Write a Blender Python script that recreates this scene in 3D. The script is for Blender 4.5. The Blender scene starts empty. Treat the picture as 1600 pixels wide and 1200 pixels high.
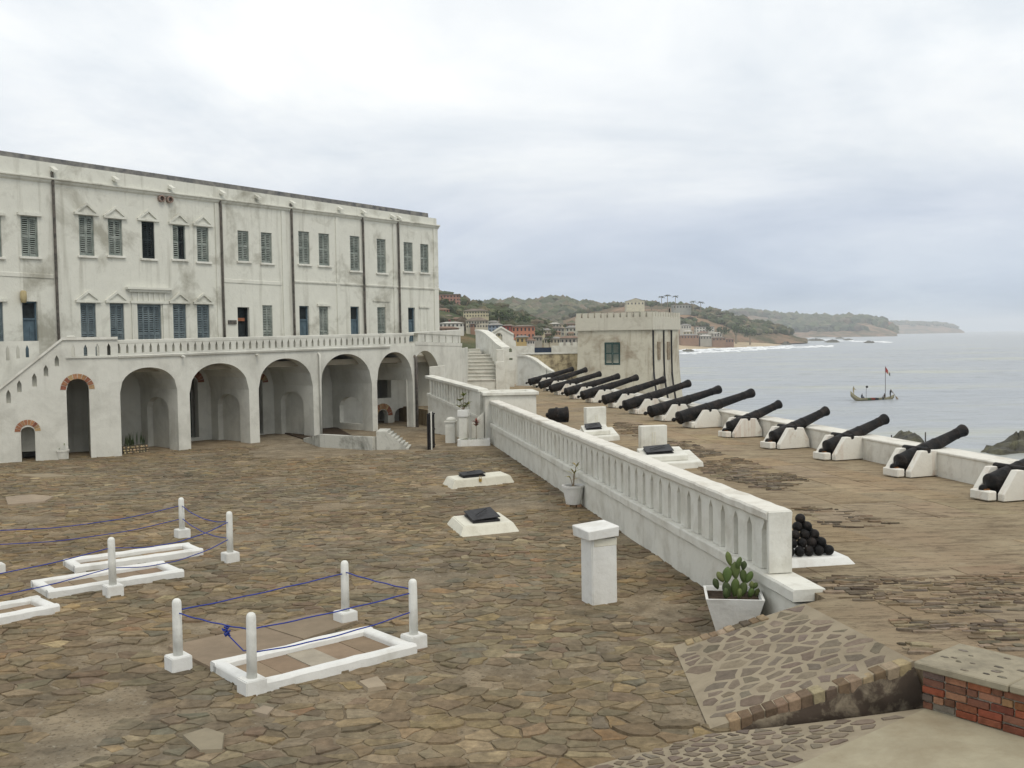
import bpy, bmesh, math, random
from mathutils import Vector, Matrix, noise

RND = random.Random(11)
rad = math.radians
scene = bpy.context.scene
COL = scene.collection

# ------------------------------------------------------------------ camera
H = 4.2                      # eye height above the courtyard paving
FPX = 1600.0                 # focal length in pixels of a 1600 px wide picture
ROLL = rad(0.9)
PITCH = math.atan((600 - (516.5 + math.tan(ROLL) * 700)) / FPX * math.cos(ROLL))
FW = Vector((0, math.cos(PITCH), -math.sin(PITCH)))
_rt, _up = Vector((1, 0, 0)), Vector((0, math.sin(PITCH), math.cos(PITCH)))
RT = _rt * math.cos(ROLL) - _up * math.sin(ROLL)
UP = _rt * math.sin(ROLL) + _up * math.cos(ROLL)
EYE = Vector((0, 0, H))
cd = bpy.data.cameras.new('camera')
cam = bpy.data.objects.new('camera', cd)
COL.objects.link(cam)
cd.sensor_width = 36.0
cd.lens = 36.0 * FPX / 1600.0
cd.clip_start = 0.1
cd.clip_end = 40000
cam.matrix_world = Matrix(((RT.x, UP.x, -FW.x, 0), (RT.y, UP.y, -FW.y, 0), (RT.z, UP.z, -FW.z, H), (0, 0, 0, 1)))
scene.camera = cam

# ------------------------------------------------------------------ sky and sun
SUN_EL, SUN_AZ = rad(56), rad(150)      # azimuth clockwise from +Y
world = bpy.data.worlds.new('World')
scene.world = world
world.use_nodes = True
nt = world.node_tree
for n in list(nt.nodes):
    nt.nodes.remove(n)


def N(tree, kind, **kw):
    n = tree.nodes.new(kind)
    for k, v in kw.items():
        if k.startswith('i_'):
            n.inputs[k[2:].replace('_', ' ')].default_value = v
        else:
            setattr(n, k, v)
    return n


def ramp(tree, src, stops, interp='LINEAR'):
    r = tree.nodes.new('ShaderNodeValToRGB')
    r.color_ramp.interpolation = interp
    e = r.color_ramp.elements
    while len(e) < len(stops):
        e.new(0.5)
    for el, (p, c) in zip(e, stops):
        el.position = p
        el.color = (c, c, c, 1) if isinstance(c, (int, float)) else (*c[:3], 1)
    tree.links.new(src, r.inputs['Fac'])
    return r.outputs['Color']


def mixc(tree, fac, a, b, blend='MIX'):
    m = tree.nodes.new('ShaderNodeMix')
    m.data_type = 'RGBA'
    m.blend_type = blend
    for sock, val in ((m.inputs[0], fac), (m.inputs[6], a), (m.inputs[7], b)):
        if isinstance(val, (int, float)):
            sock.default_value = val
        elif isinstance(val, tuple):
            sock.default_value = (*val[:3], 1)
        else:
            tree.links.new(val, sock)
    return m.outputs[2]


def math_n(tree, op, a, b=None):
    m = tree.nodes.new('ShaderNodeMath')
    m.operation = op
    for k, v in enumerate((a, b)):
        if v is None:
            continue
        if isinstance(v, (int, float)):
            m.inputs[k].default_value = v
        else:
            tree.links.new(v, m.inputs[k])
    return m.outputs[0]


sky = N(nt, 'ShaderNodeTexSky', sky_type='NISHITA', sun_disc=False, sun_elevation=SUN_EL, sun_rotation=SUN_AZ)
tc = N(nt, 'ShaderNodeTexCoord')
sep = N(nt, 'ShaderNodeSeparateXYZ')
nt.links.new(tc.outputs['Generated'], sep.inputs[0])
el = sep.outputs['Z']
den = math_n(nt, 'ADD', math_n(nt, 'MAXIMUM', el, 0.0), 0.22)
comb = N(nt, 'ShaderNodeCombineXYZ')
nt.links.new(math_n(nt, 'DIVIDE', sep.outputs['X'], den), comb.inputs[0])
nt.links.new(math_n(nt, 'DIVIDE', sep.outputs['Y'], den), comb.inputs[1])
cl1 = N(nt, 'ShaderNodeTexNoise', i_Scale=1.0, i_Detail=7.0, i_Roughness=0.56, i_Distortion=0.6)
nt.links.new(comb.outputs[0], cl1.inputs['Vector'])
cl2 = N(nt, 'ShaderNodeTexNoise', i_Scale=3.2, i_Detail=6.0, i_Roughness=0.6, i_Distortion=0.3)
nt.links.new(comb.outputs[0], cl2.inputs['Vector'])
grad = ramp(nt, el, [(0.0, (0.52, 0.63, 0.75)), (0.05, (0.56, 0.64, 0.77)), (0.11, (0.72, 0.77, 0.86)), (0.16, (0.93, 0.955, 0.975)), (0.25, (1.08, 1.09, 1.08)), (1.0, (1.05, 1.05, 1.04))])
lo = ramp(nt, cl1.outputs['Fac'], [(0.34, (0.80, 0.84, 0.89)), (0.50, (0.95, 0.965, 0.985)), (0.64, (1.10, 1.09, 1.065))])
hi = ramp(nt, cl2.outputs['Fac'], [(0.30, (0.955, 0.965, 0.975)), (0.70, (1.05, 1.045, 1.035))])
clouds = mixc(nt, 1.0, mixc(nt, 1.0, grad, lo, 'MULTIPLY'), hi, 'MULTIPLY')
clouds10 = mixc(nt, 1.0, clouds, (10.0, 10.0, 10.0), 'MULTIPLY')
skycol = mixc(nt, 0.93, sky.outputs[0], clouds10)
bg = N(nt, 'ShaderNodeBackground', i_Strength=0.1)
nt.links.new(skycol, bg.inputs['Color'])
wo = N(nt, 'ShaderNodeOutputWorld')
nt.links.new(bg.outputs[0], wo.inputs['Surface'])

sl = bpy.data.lights.new('sun', 'SUN')
sl.energy = 1.25
sl.angle = rad(22)
sl.color = (1.0, 0.93, 0.82)
sun = bpy.data.objects.new('sun', sl)
COL.objects.link(sun)
sdir = Vector((math.sin(SUN_AZ) * math.cos(SUN_EL), math.cos(SUN_AZ) * math.cos(SUN_EL), math.sin(SUN_EL)))
sun.rotation_euler = sdir.to_track_quat('Z', 'Y').to_euler()

vs = scene.view_settings
vs.view_transform = 'Standard'
vs.look = 'None'
vs.gamma = 1.0
vs.exposure = 0.0
vs.use_curve_mapping = False
cy = scene.cycles
cy.use_denoising = True
cy.max_bounces = 5
cy.diffuse_bounces = 3
cy.glossy_bounces = 2
cy.volume_bounces = 1
cy.transparent_max_bounces = 6

# ------------------------------------------------------------------ surveying: picture point -> place


def ray(x, y):
    return FW + RT * ((x - 800) / FPX) + UP * ((600 - y) / FPX)


def G(x, y, z=0.0):
    d = ray(x, y)
    return EYE + d * ((z - H) / d.z)


def D(x, y, dist):
    d = ray(x, y)
    return EYE + d * (dist / d.y)


class Fr:
    """A vertical plane: u along it, v into it (left of u), z up."""

    def __init__(s, p, ang):
        s.p = Vector((p[0], p[1], 0))
        s.a = rad(ang)
        s.u = Vector((math.sin(s.a), math.cos(s.a), 0))
        s.v = Vector((-math.cos(s.a), math.sin(s.a), 0))
        s.rz = math.pi / 2 - s.a

    def uz(s, x, y, v=0.0):
        d = ray(x, y)
        o = s.p + s.v * v
        t = s.v.dot(o - EYE.xy.to_3d()) / s.v.dot(Vector((d.x, d.y, 0)))
        P = EYE + d * t
        return (P - s.p).dot(s.u), P.z

    def loc(s, w):
        q = w - s.p
        return Vector((q.dot(s.u), q.dot(s.v), w.z))

    def pt(s, u, v, z=0.0):
        return s.p + s.u * u + s.v * v + Vector((0, 0, z))


def ang_of(a, b):
    return math.degrees(math.atan2(b[0] - a[0], b[1] - a[1]))


# ------------------------------------------------------------------ materials
MATS = {}


def newmat(name, rough=0.85, spec=0.3):
    m = bpy.data.materials.new(name)
    m.use_nodes = True
    t = m.node_tree
    b = t.nodes['Principled BSDF']
    b.inputs['Roughness'].default_value = rough
    b.inputs['Specular IOR Level'].default_value = spec
    MATS[name] = m
    return m, t, b


def pos(t, scale=(1, 1, 1), obj=False):
    mp = N(t, 'ShaderNodeMapping')
    mp.inputs['Scale'].default_value = scale
    if obj:
        t.links.new(N(t, 'ShaderNodeTexCoord').outputs['Object'], mp.inputs['Vector'])
    else:
        t.links.new(N(t, 'ShaderNodeNewGeometry').outputs['Position'], mp.inputs['Vector'])
    return mp.outputs[0]


def noise_n(t, vec, scale, detail=5.0, rough=0.6, dist=0.0):
    n = N(t, 'ShaderNodeTexNoise', i_Scale=scale, i_Detail=detail, i_Roughness=rough, i_Distortion=dist)
    t.links.new(vec, n.inputs['Vector'])
    return n.outputs['Fac']


def bump(t, b, height, strength=0.3, dist=0.02):
    n = N(t, 'ShaderNodeBump')
    n.inputs['Strength'].default_value = strength
    n.inputs['Distance'].default_value = dist
    t.links.new(height, n.inputs['Height'])
    t.links.new(n.outputs[0], b.inputs['Normal'])


def plaster(name, col, stain=(0.30, 0.28, 0.22), amt=0.5, lo=0.52, hi=0.75, scale=0.7, streak=0.35, fine=0.08, bs=0.25, stain2=None):
    m, t, b = newmat(name, 0.9, 0.2)
    p = pos(t)
    base = mixc(t, noise_n(t, p, 3.0, 4), tuple(c * (1 - fine) for c in col), tuple(min(1, c * (1 + fine)) for c in col))
    f1 = ramp(t, noise_n(t, p, scale, 9, 0.65, 0.4), [(lo, 0.0), (hi, amt)])
    c = mixc(t, f1, base, stain)
    f2 = ramp(t, noise_n(t, pos(t, (3.2, 3.2, 0.22)), 1.0, 6, 0.6), [(0.55, 0.0), (0.80, streak)])
    c = mixc(t, f2, c, stain2 or stain)
    f3 = ramp(t, noise_n(t, p, 14, 6, 0.7), [(0.60, 0.0), (0.74, amt * 0.7)])
    c = mixc(t, f3, c, stain)
    t.links.new(c, b.inputs['Base Color'])
    bump(t, b, math_n(t, 'ADD', noise_n(t, p, 9, 8, 0.7), math_n(t, 'MULTIPLY', noise_n(t, p, 2.2, 4, 0.5), 1.6)), bs * 1.8, 0.025)
    return m


def simple(name, col, var=0.15, scale=8.0, rough=0.8, spec=0.3, bs=0.15, col2=None, bd=0.01, lo=0.35, hi=0.65, obj=False):
    m, t, b = newmat(name, rough, spec)
    p = pos(t, obj=obj)
    f = ramp(t, noise_n(t, p, scale, 6, 0.65), [(lo, 0.0), (hi, 1.0)])
    c = mixc(t, f, tuple(x * (1 - var) for x in col), col2 or tuple(min(1, x * (1 + var)) for x in col))
    t.links.new(c, b.inputs['Base Color'])
    if bs:
        bump(t, b, noise_n(t, p, scale * 4, 6, 0.7), bs, bd)
    return m


def mottled(t, c, p, amt):
    """dust and damp lying across stones and joints alike"""
    a = ramp(t, noise_n(t, p, 1.7, 7, 0.7, 0.6), [(0.30, (1 - amt, 1 - amt * 0.95, 1 - amt * 0.9)), (0.70, (1 + amt, 1 + amt * 0.95, 1 + amt * 0.8))])
    c = mixc(t, 1.0, c, a, 'MULTIPLY')
    d = ramp(t, noise_n(t, pos(t, (1.0, 1.6, 1.0)), 3.2, 9, 0.78, 0.8), [(0.50, 0.0), (0.64, 0.75)])
    c = mixc(t, d, c, (0.205, 0.162, 0.108))
    h = ramp(t, noise_n(t, p, 0.16, 3, 0.5), [(0.36, (0.95, 0.985, 1.02)), (0.64, (1.05, 1.0, 0.92))])
    return mixc(t, 1.0, c, h, 'MULTIPLY')


def coloured(name, var=0.3, scale=9.0, rough=0.85, bs=0.35, spec=0.25, big=0.0, bd=0.012, speck=None, mottle=0.0):
    """Colour comes from the piece's own colour attribute, with grain."""
    m, t, b = newmat(name, rough, spec)
    a = N(t, 'ShaderNodeAttribute', attribute_name='Col')
    p = pos(t)
    g = ramp(t, noise_n(t, p, scale, 7, 0.7), [(0.28, 1 - var), (0.72, 1 + var)])
    c = mixc(t, 1.0, a.outputs['Color'], g, 'MULTIPLY')
    if big:
        g2 = ramp(t, noise_n(t, p, 0.45, 5, 0.6), [(0.32, (1 - big, 1 - big * 1.0, 1 - big * 1.0)), (0.68, (1 + big, 1 + big * 0.9, 1 + big * 0.7))])
        c = mixc(t, 1.0, c, g2, 'MULTIPLY')
    if mottle:
        c = mottled(t, c, p, mottle)
    if speck:
        f = ramp(t, noise_n(t, p, 5.5, 8, 0.8), [(0.60, 0.0), (0.70, 0.5)])
        c = mixc(t, f, c, speck)
    t.links.new(c, b.inputs['Base Color'])
    bump(t, b, noise_n(t, p, scale * 2.5, 8, 0.72), bs, bd)
    return m


WHITE = plaster('white_plaster', (0.68, 0.672, 0.605), stain=(0.34, 0.31, 0.235), amt=0.50, lo=0.47, hi=0.72, scale=1.6, streak=0.36)
WALLW = plaster('weathered_white_wall', (0.64, 0.635, 0.56), stain=(0.25, 0.235, 0.18), amt=0.70, lo=0.52, hi=0.68, scale=0.55, streak=0.60)
ARCW = plaster('arcade_plaster', (0.62, 0.615, 0.55), stain=(0.30, 0.29, 0.245), amt=0.55, lo=0.45, hi=0.74, scale=0.8, streak=0.36)
FRESH = plaster('fresh_white_paint', (0.71, 0.71, 0.675), stain=(0.36, 0.33, 0.27), amt=0.45, lo=0.50, hi=0.76, scale=2.0, streak=0.22)
PARA = plaster('parapet_plaster', (0.68, 0.66, 0.59), stain=(0.30, 0.25, 0.18), amt=0.62, lo=0.52, hi=0.74, scale=1.2, streak=0.35)
TURR = plaster('turret_plaster', (0.52, 0.485, 0.385), stain=(0.20, 0.145, 0.09), amt=0.8, lo=0.50, hi=0.70, scale=0.6, streak=0.6)
TURRW = plaster('turret_parapet_plaster', (0.53, 0.50, 0.41), stain=(0.20, 0.155, 0.11), amt=0.5, lo=0.56, hi=0.74, scale=0.8, streak=0.35)
OLDW = plaster('stained_yellow_wall', (0.52, 0.44, 0.28), stain=(0.10, 0.075, 0.05), amt=0.9, lo=0.46, hi=0.62, scale=1.5, streak=0.8)
MOULD_SHADE = plaster('mouldy_shaded_white_wall', (0.50, 0.495, 0.44), stain=(0.06, 0.06, 0.045), amt=0.85, lo=0.50, hi=0.66, scale=0.9, streak=0.75)  # mould streaks; the dark tone also stands in for shade on the stair
ROOFD = simple('weathered_dark_coping', (0.14, 0.145, 0.15), 0.3, 3.0, 0.9, 0.2, 0.3, col2=(0.24, 0.23, 0.205))
GREEN = simple('grey_green_shutter_paint', (0.20, 0.235, 0.21), 0.15, 3.0, 0.8, 0.2, 0.1, col2=(0.32, 0.345, 0.31))
BLUE = simple('faded_blue_shutter_paint', (0.12, 0.155, 0.17), 0.15, 3.0, 0.8, 0.2, 0.1, col2=(0.18, 0.22, 0.23))
BLUED = simple('blue_door_paint', (0.085, 0.125, 0.15), 0.2, 4.0, 0.7, 0.2, 0.1)
DARK = simple('dark_leaf_and_opening_shade', (0.02, 0.026, 0.028), 0.3, 5.0, 0.8, 0.2, 0.1)  # also stands in for shade inside the open window and bridge arch
BLACKW = simple('black_ironwork', (0.015, 0.014, 0.014), 0.3, 8.0, 0.6, 0.4, 0.2)
PIPE = simple('rusty_grey_drainpipe', (0.07, 0.07, 0.062), 0.3, 5.0, 0.8, 0.3, 0.2, col2=(0.15, 0.13, 0.11))
TERRA = simple('terracotta', (0.27, 0.20, 0.165), 0.25, 12.0, 0.9, 0.2, 0.2)
IRON = simple('tarred_iron', (0.008, 0.0078, 0.008), 0.5, 5.0, 0.6, 0.25, 0.9, col2=(0.030, 0.021, 0.016), bd=0.03, lo=0.45, hi=0.72)
RUST = simple('rust', (0.13, 0.045, 0.015), 0.4, 14.0, 0.9, 0.2, 0.3, col2=(0.26, 0.11, 0.035))
RUSTW = plaster('rust_streaked_white', (0.70, 0.68, 0.61), stain=(0.36, 0.22, 0.11), amt=0.55, lo=0.55, hi=0.70, scale=2.2, streak=0.55, stain2=(0.36, 0.14, 0.04))
STONE = coloured('paving_stone', 0.40, 8.0, 0.92, 0.9, 0.12, 0.18, 0.03, mottle=0.26)
COBBLE = coloured('ramp_cobble', 0.28, 9.0, 0.92, 0.6, 0.12, 0.0, 0.02)
STONEM = coloured('mottled_slab', 0.16, 3.5, 0.9, 0.35, 0.2, 0.15, 0.012)
BRICK = coloured('brick', 0.35, 14.0, 0.9, 0.6, 0.2, 0.0, 0.01)
HOUSE = coloured('house_render', 0.16, 0.3, 0.9, 0.0, 0.2)
LEAF = coloured('leaf', 0.25, 2.0, 0.6, 0.0, 0.25)
ROPE = simple('blue_nylon_rope', (0.018, 0.04, 0.26), 0.3, 40.0, 0.6, 0.3, 0.0)
SOIL = simple('dark_soil', (0.055, 0.04, 0.028), 0.4, 12.0, 0.95, 0.1, 0.6)
CONC = plaster('worn_concrete', (0.27, 0.24, 0.18), stain=(0.15, 0.12, 0.085), amt=0.6, lo=0.45, hi=0.7, scale=0.8, streak=0.0, fine=0.16)
CONCG = plaster('greenish_concrete', (0.34, 0.305, 0.215), stain=(0.22, 0.175, 0.11), amt=0.65, lo=0.42, hi=0.66, scale=1.1, streak=0.0, fine=0.18)
CAPM = plaster('cement_cap', (0.30, 0.265, 0.19), stain=(0.13, 0.115, 0.085), amt=0.6, lo=0.45, hi=0.7, scale=4.0, streak=0.0, fine=0.15)
MORT = plaster('ramp_mortar', (0.305, 0.258, 0.182), stain=(0.18, 0.145, 0.098), amt=0.65, lo=0.45, hi=0.7, scale=1.4, streak=0.0, fine=0.14)
WOODM = simple('weathered_wood', (0.25, 0.20, 0.14), 0.3, 6.0, 0.85, 0.2, 0.2)
SKIN = simple('dark_skin', (0.055, 0.032, 0.022), 0.1, 5.0, 0.6, 0.3, 0.0)
ROCKM = simple('wet_dark_rock', (0.045, 0.04, 0.03), 0.3, 0.5, 0.7, 0.4, 0.8, col2=(0.115, 0.11, 0.06), bd=0.4)

# ------------------------------------------------------------------ mesh builder


class MB:
    def __init__(s):
        s.v, s.f, s.c = [], [], []

    def add(s, vs, fs, col=None):
        o = len(s.v)
        s.v.extend(tuple(p) for p in vs)
        for f in fs:
            s.f.append(tuple(i + o for i in f))
            s.c.append(col)
        return s

    def box(s, x0, x1, y0, y1, z0, z1, col=None):
        vs = [(x0, y0, z0), (x1, y0, z0), (x1, y1, z0), (x0, y1, z0), (x0, y0, z1), (x1, y0, z1), (x1, y1, z1), (x0, y1, z1)]
        return s.add(vs, [(3, 2, 1, 0), (4, 5, 6, 7), (0, 1, 5, 4), (1, 2, 6, 5), (2, 3, 7, 6), (3, 0, 4, 7)], col)

    def hexa(s, lo4, hi4, col=None):
        return s.add(list(lo4) + list(hi4), [(3, 2, 1, 0), (4, 5, 6, 7), (0, 1, 5, 4), (1, 2, 6, 5), (2, 3, 7, 6), (3, 0, 4, 7)], col)

    def prism(s, poly, v0, v1, col=None):
        """poly in (u,z), extruded along v"""
        n = len(poly)
        vs = [(p[0], v0, p[1]) for p in poly] + [(p[0], v1, p[1]) for p in poly]
        fs = [tuple(range(n)), tuple(range(2 * n - 1, n - 1, -1))] + [(i, i + n, (i + 1) % n + n, (i + 1) % n) for i in range(n)]
        return s.add(vs, fs, col)

    def slab(s, poly, z0, z1, col=None, inset=0.0, tilt=None):
        """poly in (x,y), from z0 to z1, top shrunk a little, tilted top"""
        n = len(poly)
        cx = sum(p[0] for p in poly) / n
        cyy = sum(p[1] for p in poly) / n
        top = []
        for p in poly:
            dx, dy = p[0] - cx, p[1] - cyy
            L = math.hypot(dx, dy) or 1
            k = max(0.0, 1 - inset / L)
            z = z1 + (tilt[0] * dx + tilt[1] * dy if tilt else 0)
            top.append((cx + dx * k, cyy + dy * k, z))
        vs = [(p[0], p[1], z0) for p in poly] + top
        fs = [tuple(range(n, 2 * n))] + [(i, (i + 1) % n, (i + 1) % n + n, i + n) for i in range(n)]
        return s.add(vs, fs, col)

    def ext(s, prof, a, b, col=None, seg=0, lump=0.0):
        """(dv,dz) profile swept from (u,v,z) a to b; seg pieces with hand-made unevenness"""
        n = len(prof)
        if seg:
            vs = []
            for k in range(seg + 1):
                f = k / seg
                for p in prof:
                    w = Vector((a[0] + (b[0] - a[0]) * f, a[1] + p[0], a[2] + p[1]))
                    q = noise.noise_vector(w * 3.1 + Vector((a[0], b[2], 7.0))) * lump
                    vs.append((w.x, w.y + q.y, w.z + q.z))
                a_z = a[2] + (b[2] - a[2]) * f
            for k in range(seg + 1):
                for i in range(n):
                    x, y, z = vs[k * n + i]
                    vs[k * n + i] = (x, y + (b[1] - a[1]) * k / seg, z + (b[2] - a[2]) * k / seg)
            fs = [tuple(range(n)), tuple(range(len(vs) - 1, len(vs) - n - 1, -1))]
            for k in range(seg):
                for i in range(n):
                    fs.append((k * n + i, (k + 1) * n + i, (k + 1) * n + (i + 1) % n, k * n + (i + 1) % n))
            return s.add(vs, fs, col)
        vs = [(a[0], a[1] + p[0], a[2] + p[1]) for p in prof] + [(b[0], b[1] + p[0], b[2] + p[1]) for p in prof]
        fs = [tuple(range(n)), tuple(range(2 * n - 1, n - 1, -1))] + [(i, i + n, (i + 1) % n + n, (i + 1) % n) for i in range(n)]
        return s.add(vs, fs, col)

    def tube(s, pts, r, n=6, col=None, cap=True):
        pts = [Vector(p) for p in pts]
        rs = r if isinstance(r, (list, tuple)) else [r] * len(pts)
        vs = []
        ref = None
        for i, p in enumerate(pts):
            t = (pts[min(i + 1, len(pts) - 1)] - pts[max(i - 1, 0)]).normalized()
            if ref is None:
                ref = Vector((0, 0, 1)) if abs(t.z) < 0.9 else Vector((1, 0, 0))
            a = t.cross(ref).normalized()
            b = a.cross(t).normalized()
            ref = b
            for k in range(n):
                w = 2 * math.pi * k / n
                vs.append(p + a * (math.cos(w) * rs[i]) + b * (math.sin(w) * rs[i]))
        fs = []
        for i in range(len(pts) - 1):
            for k in range(n):
                fs.append((i * n + k, i * n + (k + 1) % n, (i + 1) * n + (k + 1) % n, (i + 1) * n + k))
        if cap:
            fs.append(tuple(range(n - 1, -1, -1)))
            fs.append(tuple(range(len(vs) - n, len(vs))))
        return s.add(vs, fs, col)

    def lathe(s, prof, n=20, M=None, col=None):
        """prof: (radius, height) about z"""
        M = M or Matrix()
        vs = []
        for r, h in prof:
            for k in range(n):
                w = 2 * math.pi * k / n
                vs.append(M @ Vector((r * math.cos(w), r * math.sin(w), h)))
        fs = []
        for i in range(len(prof) - 1):
            for k in range(n):
                fs.append((i * n + k, i * n + (k + 1) % n, (i + 1) * n + (k + 1) % n, (i + 1) * n + k))
        fs.append(tuple(range(n - 1, -1, -1)))
        fs.append(tuple(range(len(vs) - n, len(vs))))
        return s.add(vs, fs, col)

    def mesh(s, name, smooth=False, bevel=0.0, seg=1, weld=False):
        me = bpy.data.meshes.new(name)
        me.from_pydata([tuple(v) for v in s.v], [], s.f)
        if any(c is not None for c in s.c):
            at = me.color_attributes.new('Col', 'FLOAT_COLOR', 'CORNER')
            buf = []
            for f, c in zip(s.f, s.c):
                c = c or (0.5, 0.5, 0.5)
                buf.extend((c[0], c[1], c[2], 1.0) * len(f))
            at.data.foreach_set('color', buf)
        if bevel or weld:
            bm = bmesh.new()
            bm.from_mesh(me)
            if weld:
                bmesh.ops.remove_doubles(bm, verts=bm.verts, dist=1e-4)
            bmesh.ops.recalc_face_normals(bm, faces=bm.faces)
            if bevel:
                es = [e for e in bm.edges if len(e.link_faces) == 2 and e.calc_face_angle(0) > 0.5]
                bmesh.ops.bevel(bm, geom=es, offset=bevel, segments=seg, affect='EDGES', clamp_overlap=True)
            bm.to_mesh(me)
            bm.free()
        if smooth:
            me.polygons.foreach_set('use_smooth', [True] * len(me.polygons))
        return me

    def build(s, name, mat, parent=None, smooth=False, bevel=0.0, seg=1, weld=False, loc=None, rz=None):
        me = s.mesh(name, smooth, bevel, seg, weld)
        return inst(name, me, mat, parent, loc, rz)


def inst(name, me, mat=None, parent=None, loc=None, rz=None, scale=None):
    if mat is not None and not me.materials:
        me.materials.append(mat)
    o = bpy.data.objects.new(name, me)
    COL.objects.link(o)
    if parent is not None:
        o.parent = parent
    if loc is not None:
        o.location = loc
    if rz is not None:
        o.rotation_euler = (0, 0, rz)
    if scale is not None:
        o.scale = scale
    return o


def tag(o, label, cat, group=None):
    o['label'] = label
    o['category'] = cat
    if group:
        o['group'] = group
    return o


def thing(name, label, cat, loc=(0, 0, 0), rz=0.0, group=None):
    o = bpy.data.objects.new(name, None)
    COL.objects.link(o)
    o.location = loc
    o.rotation_euler = (0, 0, rz)
    o['kind'] = 'thing'
    return tag(o, label, cat, group)


def struct(o, kind='structure'):
    o['kind'] = kind
    return o


def wall_open(mb, u0, u1, zb, zt, ops, v0, v1):
    """wall in (u,z) between v0 and v1 with openings (ua, ub, z0, top(u), samples)"""
    zbf = zb if callable(zb) else (lambda u: zb)
    ztf = zt if callable(zt) else (lambda u: zt)
    cuts = {round(u0, 5), round(u1, 5)}
    for (ua, ub, z0, top, n) in ops:
        for k in range(n + 1):
            u = ua + (ub - ua) * k / n
            if u0 < u < u1:
                cuts.add(round(u, 5))
    cuts = sorted(cuts)

    def quad(p, q, r, s_):
        mb.add([p, q, r, s_], [(0, 1, 2, 3)])
    for a, b in zip(cuts, cuts[1:]):
        m = 0.5 * (a + b)
        act = sorted((o for o in ops if o[0] < m < o[1]), key=lambda o: o[2])
        ca, cb = zbf(a), zbf(b)
        segs = []
        for o in act:
            if o[2] > min(ca, cb) + 1e-4:
                segs.append((ca, cb, o[2], o[2]))
            ca, cb = o[3](a), o[3](b)
        segs.append((ca, cb, ztf(a), ztf(b)))
        for (p, q, r, s_) in segs:
            for v in (v0, v1):
                quad((a, v, p), (b, v, q), (b, v, s_), (a, v, r))
        quad((a, v0, ztf(a)), (b, v0, ztf(b)), (b, v1, ztf(b)), (a, v1, ztf(a)))
    for e in (u0, u1):
        quad((e, v0, zbf(e)), (e, v1, zbf(e)), (e, v1, ztf(e)), (e, v0, ztf(e)))
    for (ua, ub, z0, top, n) in ops:
        e = 1e-4
        quad((ua, v0, z0), (ua, v1, z0), (ua, v1, top(ua + e)), (ua, v0, top(ua + e)))
        quad((ub, v0, z0), (ub, v1, z0), (ub, v1, top(ub - e)), (ub, v0, top(ub - e)))
        quad((ua, v0, z0), (ub, v0, z0), (ub, v1, z0), (ua, v1, z0))
        for k in range(n):
            a, b = ua + (ub - ua) * k / n, ua + (ub - ua) * (k + 1) / n
            a_, b_ = max(a, ua + e), min(b, ub - e)
            quad((a, v0, top(a_)), (b, v0, top(b_)), (b, v1, top(b_)), (a, v1, top(a_)))


def flat_top(z):
    return lambda u: z


def arch_top(ua, ub, zs, za, p=2.0):
    c, h = 0.5 * (ua + ub), 0.5 * (ub - ua)
    return lambda u: zs + (za - zs) * max(0.0, 1 - abs((u - c) / h) ** p) ** (1 / p)


def lin(fr, a, b, v=0.0):
    u0, z0 = fr.uz(a[0], a[1], v)
    u1, z1 = fr.uz(b[0], b[1], v)
    return lambda u: z0 + (z1 - z0) * (u - u0) / (u1 - u0)


def clip(poly, nx, ny, d):
    """keep nx*x+ny*y<=d"""
    out = []
    n = len(poly)
    for i in range(n):
        p, q = poly[i], poly[(i + 1) % n]
        a, b = nx * p[0] + ny * p[1] - d, nx * q[0] + ny * q[1] - d
        if a <= 0:
            out.append(p)
        if (a < 0 < b) or (b < 0 < a):
            t = a / (a - b)
            out.append((p[0] + (q[0] - p[0]) * t, p[1] + (q[1] - p[1]) * t))
    return out


def inside(poly, x, y):
    r = False
    n = len(poly)
    for i in range(n):
        (x0, y0), (x1, y1) = poly[i], poly[(i + 1) % n]
        if (y0 > y) != (y1 > y) and x < (x1 - x0) * (y - y0) / (y1 - y0) + x0:
            r = not r
    return r


def scatter(region, sp, rnd, stretch=1.0):
    """uneven points in a polygon, spacing about sp"""
    xs = [p[0] for p in region]
    ys = [p[1] for p in region]
    cell = sp
    grid, out = {}, []
    x0, x1, y0, y1 = min(xs) - sp, max(xs) + sp, min(ys) - sp, max(ys) + sp
    tries = int((x1 - x0) * (y1 - y0) / (sp * sp) * 7)
    for _ in range(tries):
        x, y = rnd.uniform(x0, x1), rnd.uniform(y0, y1)
        r = sp * (0.60 + 0.5 * (0.5 + 0.5 * noise.noise(Vector((x * 0.55, y * 0.55, 3.1))))) * rnd.choice((0.45, 0.65, 1.0, 1.0, 1.25, 1.5))
        i, j = int(x / cell), int(y / cell)
        ok = True
        for a in (-2, -1, 0, 1, 2):
            for b in (-2, -1, 0, 1, 2):
                for q in grid.get((i + a, j + b), ()):
                    if (q[0] - x) ** 2 + ((q[1] - y) * stretch) ** 2 < r * r:
                        ok = False
                        break
                if not ok:
                    break
            if not ok:
                break
        if ok:
            grid.setdefault((i, j), []).append((x, y))
            out.append((x, y))
    return out, grid, cell


def warp(x, y):
    """uneven ground: neighbours stay fitted because the bend depends on place alone"""
    a = noise.noise_vector(Vector((x * 2.6, y * 2.6, 0.3)))
    b = noise.noise_vector(Vector((x * 9.0, y * 9.0, 5.1)))
    return x + 0.060 * a.x + 0.016 * b.x, y + 0.050 * a.y + 0.014 * b.y


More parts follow.
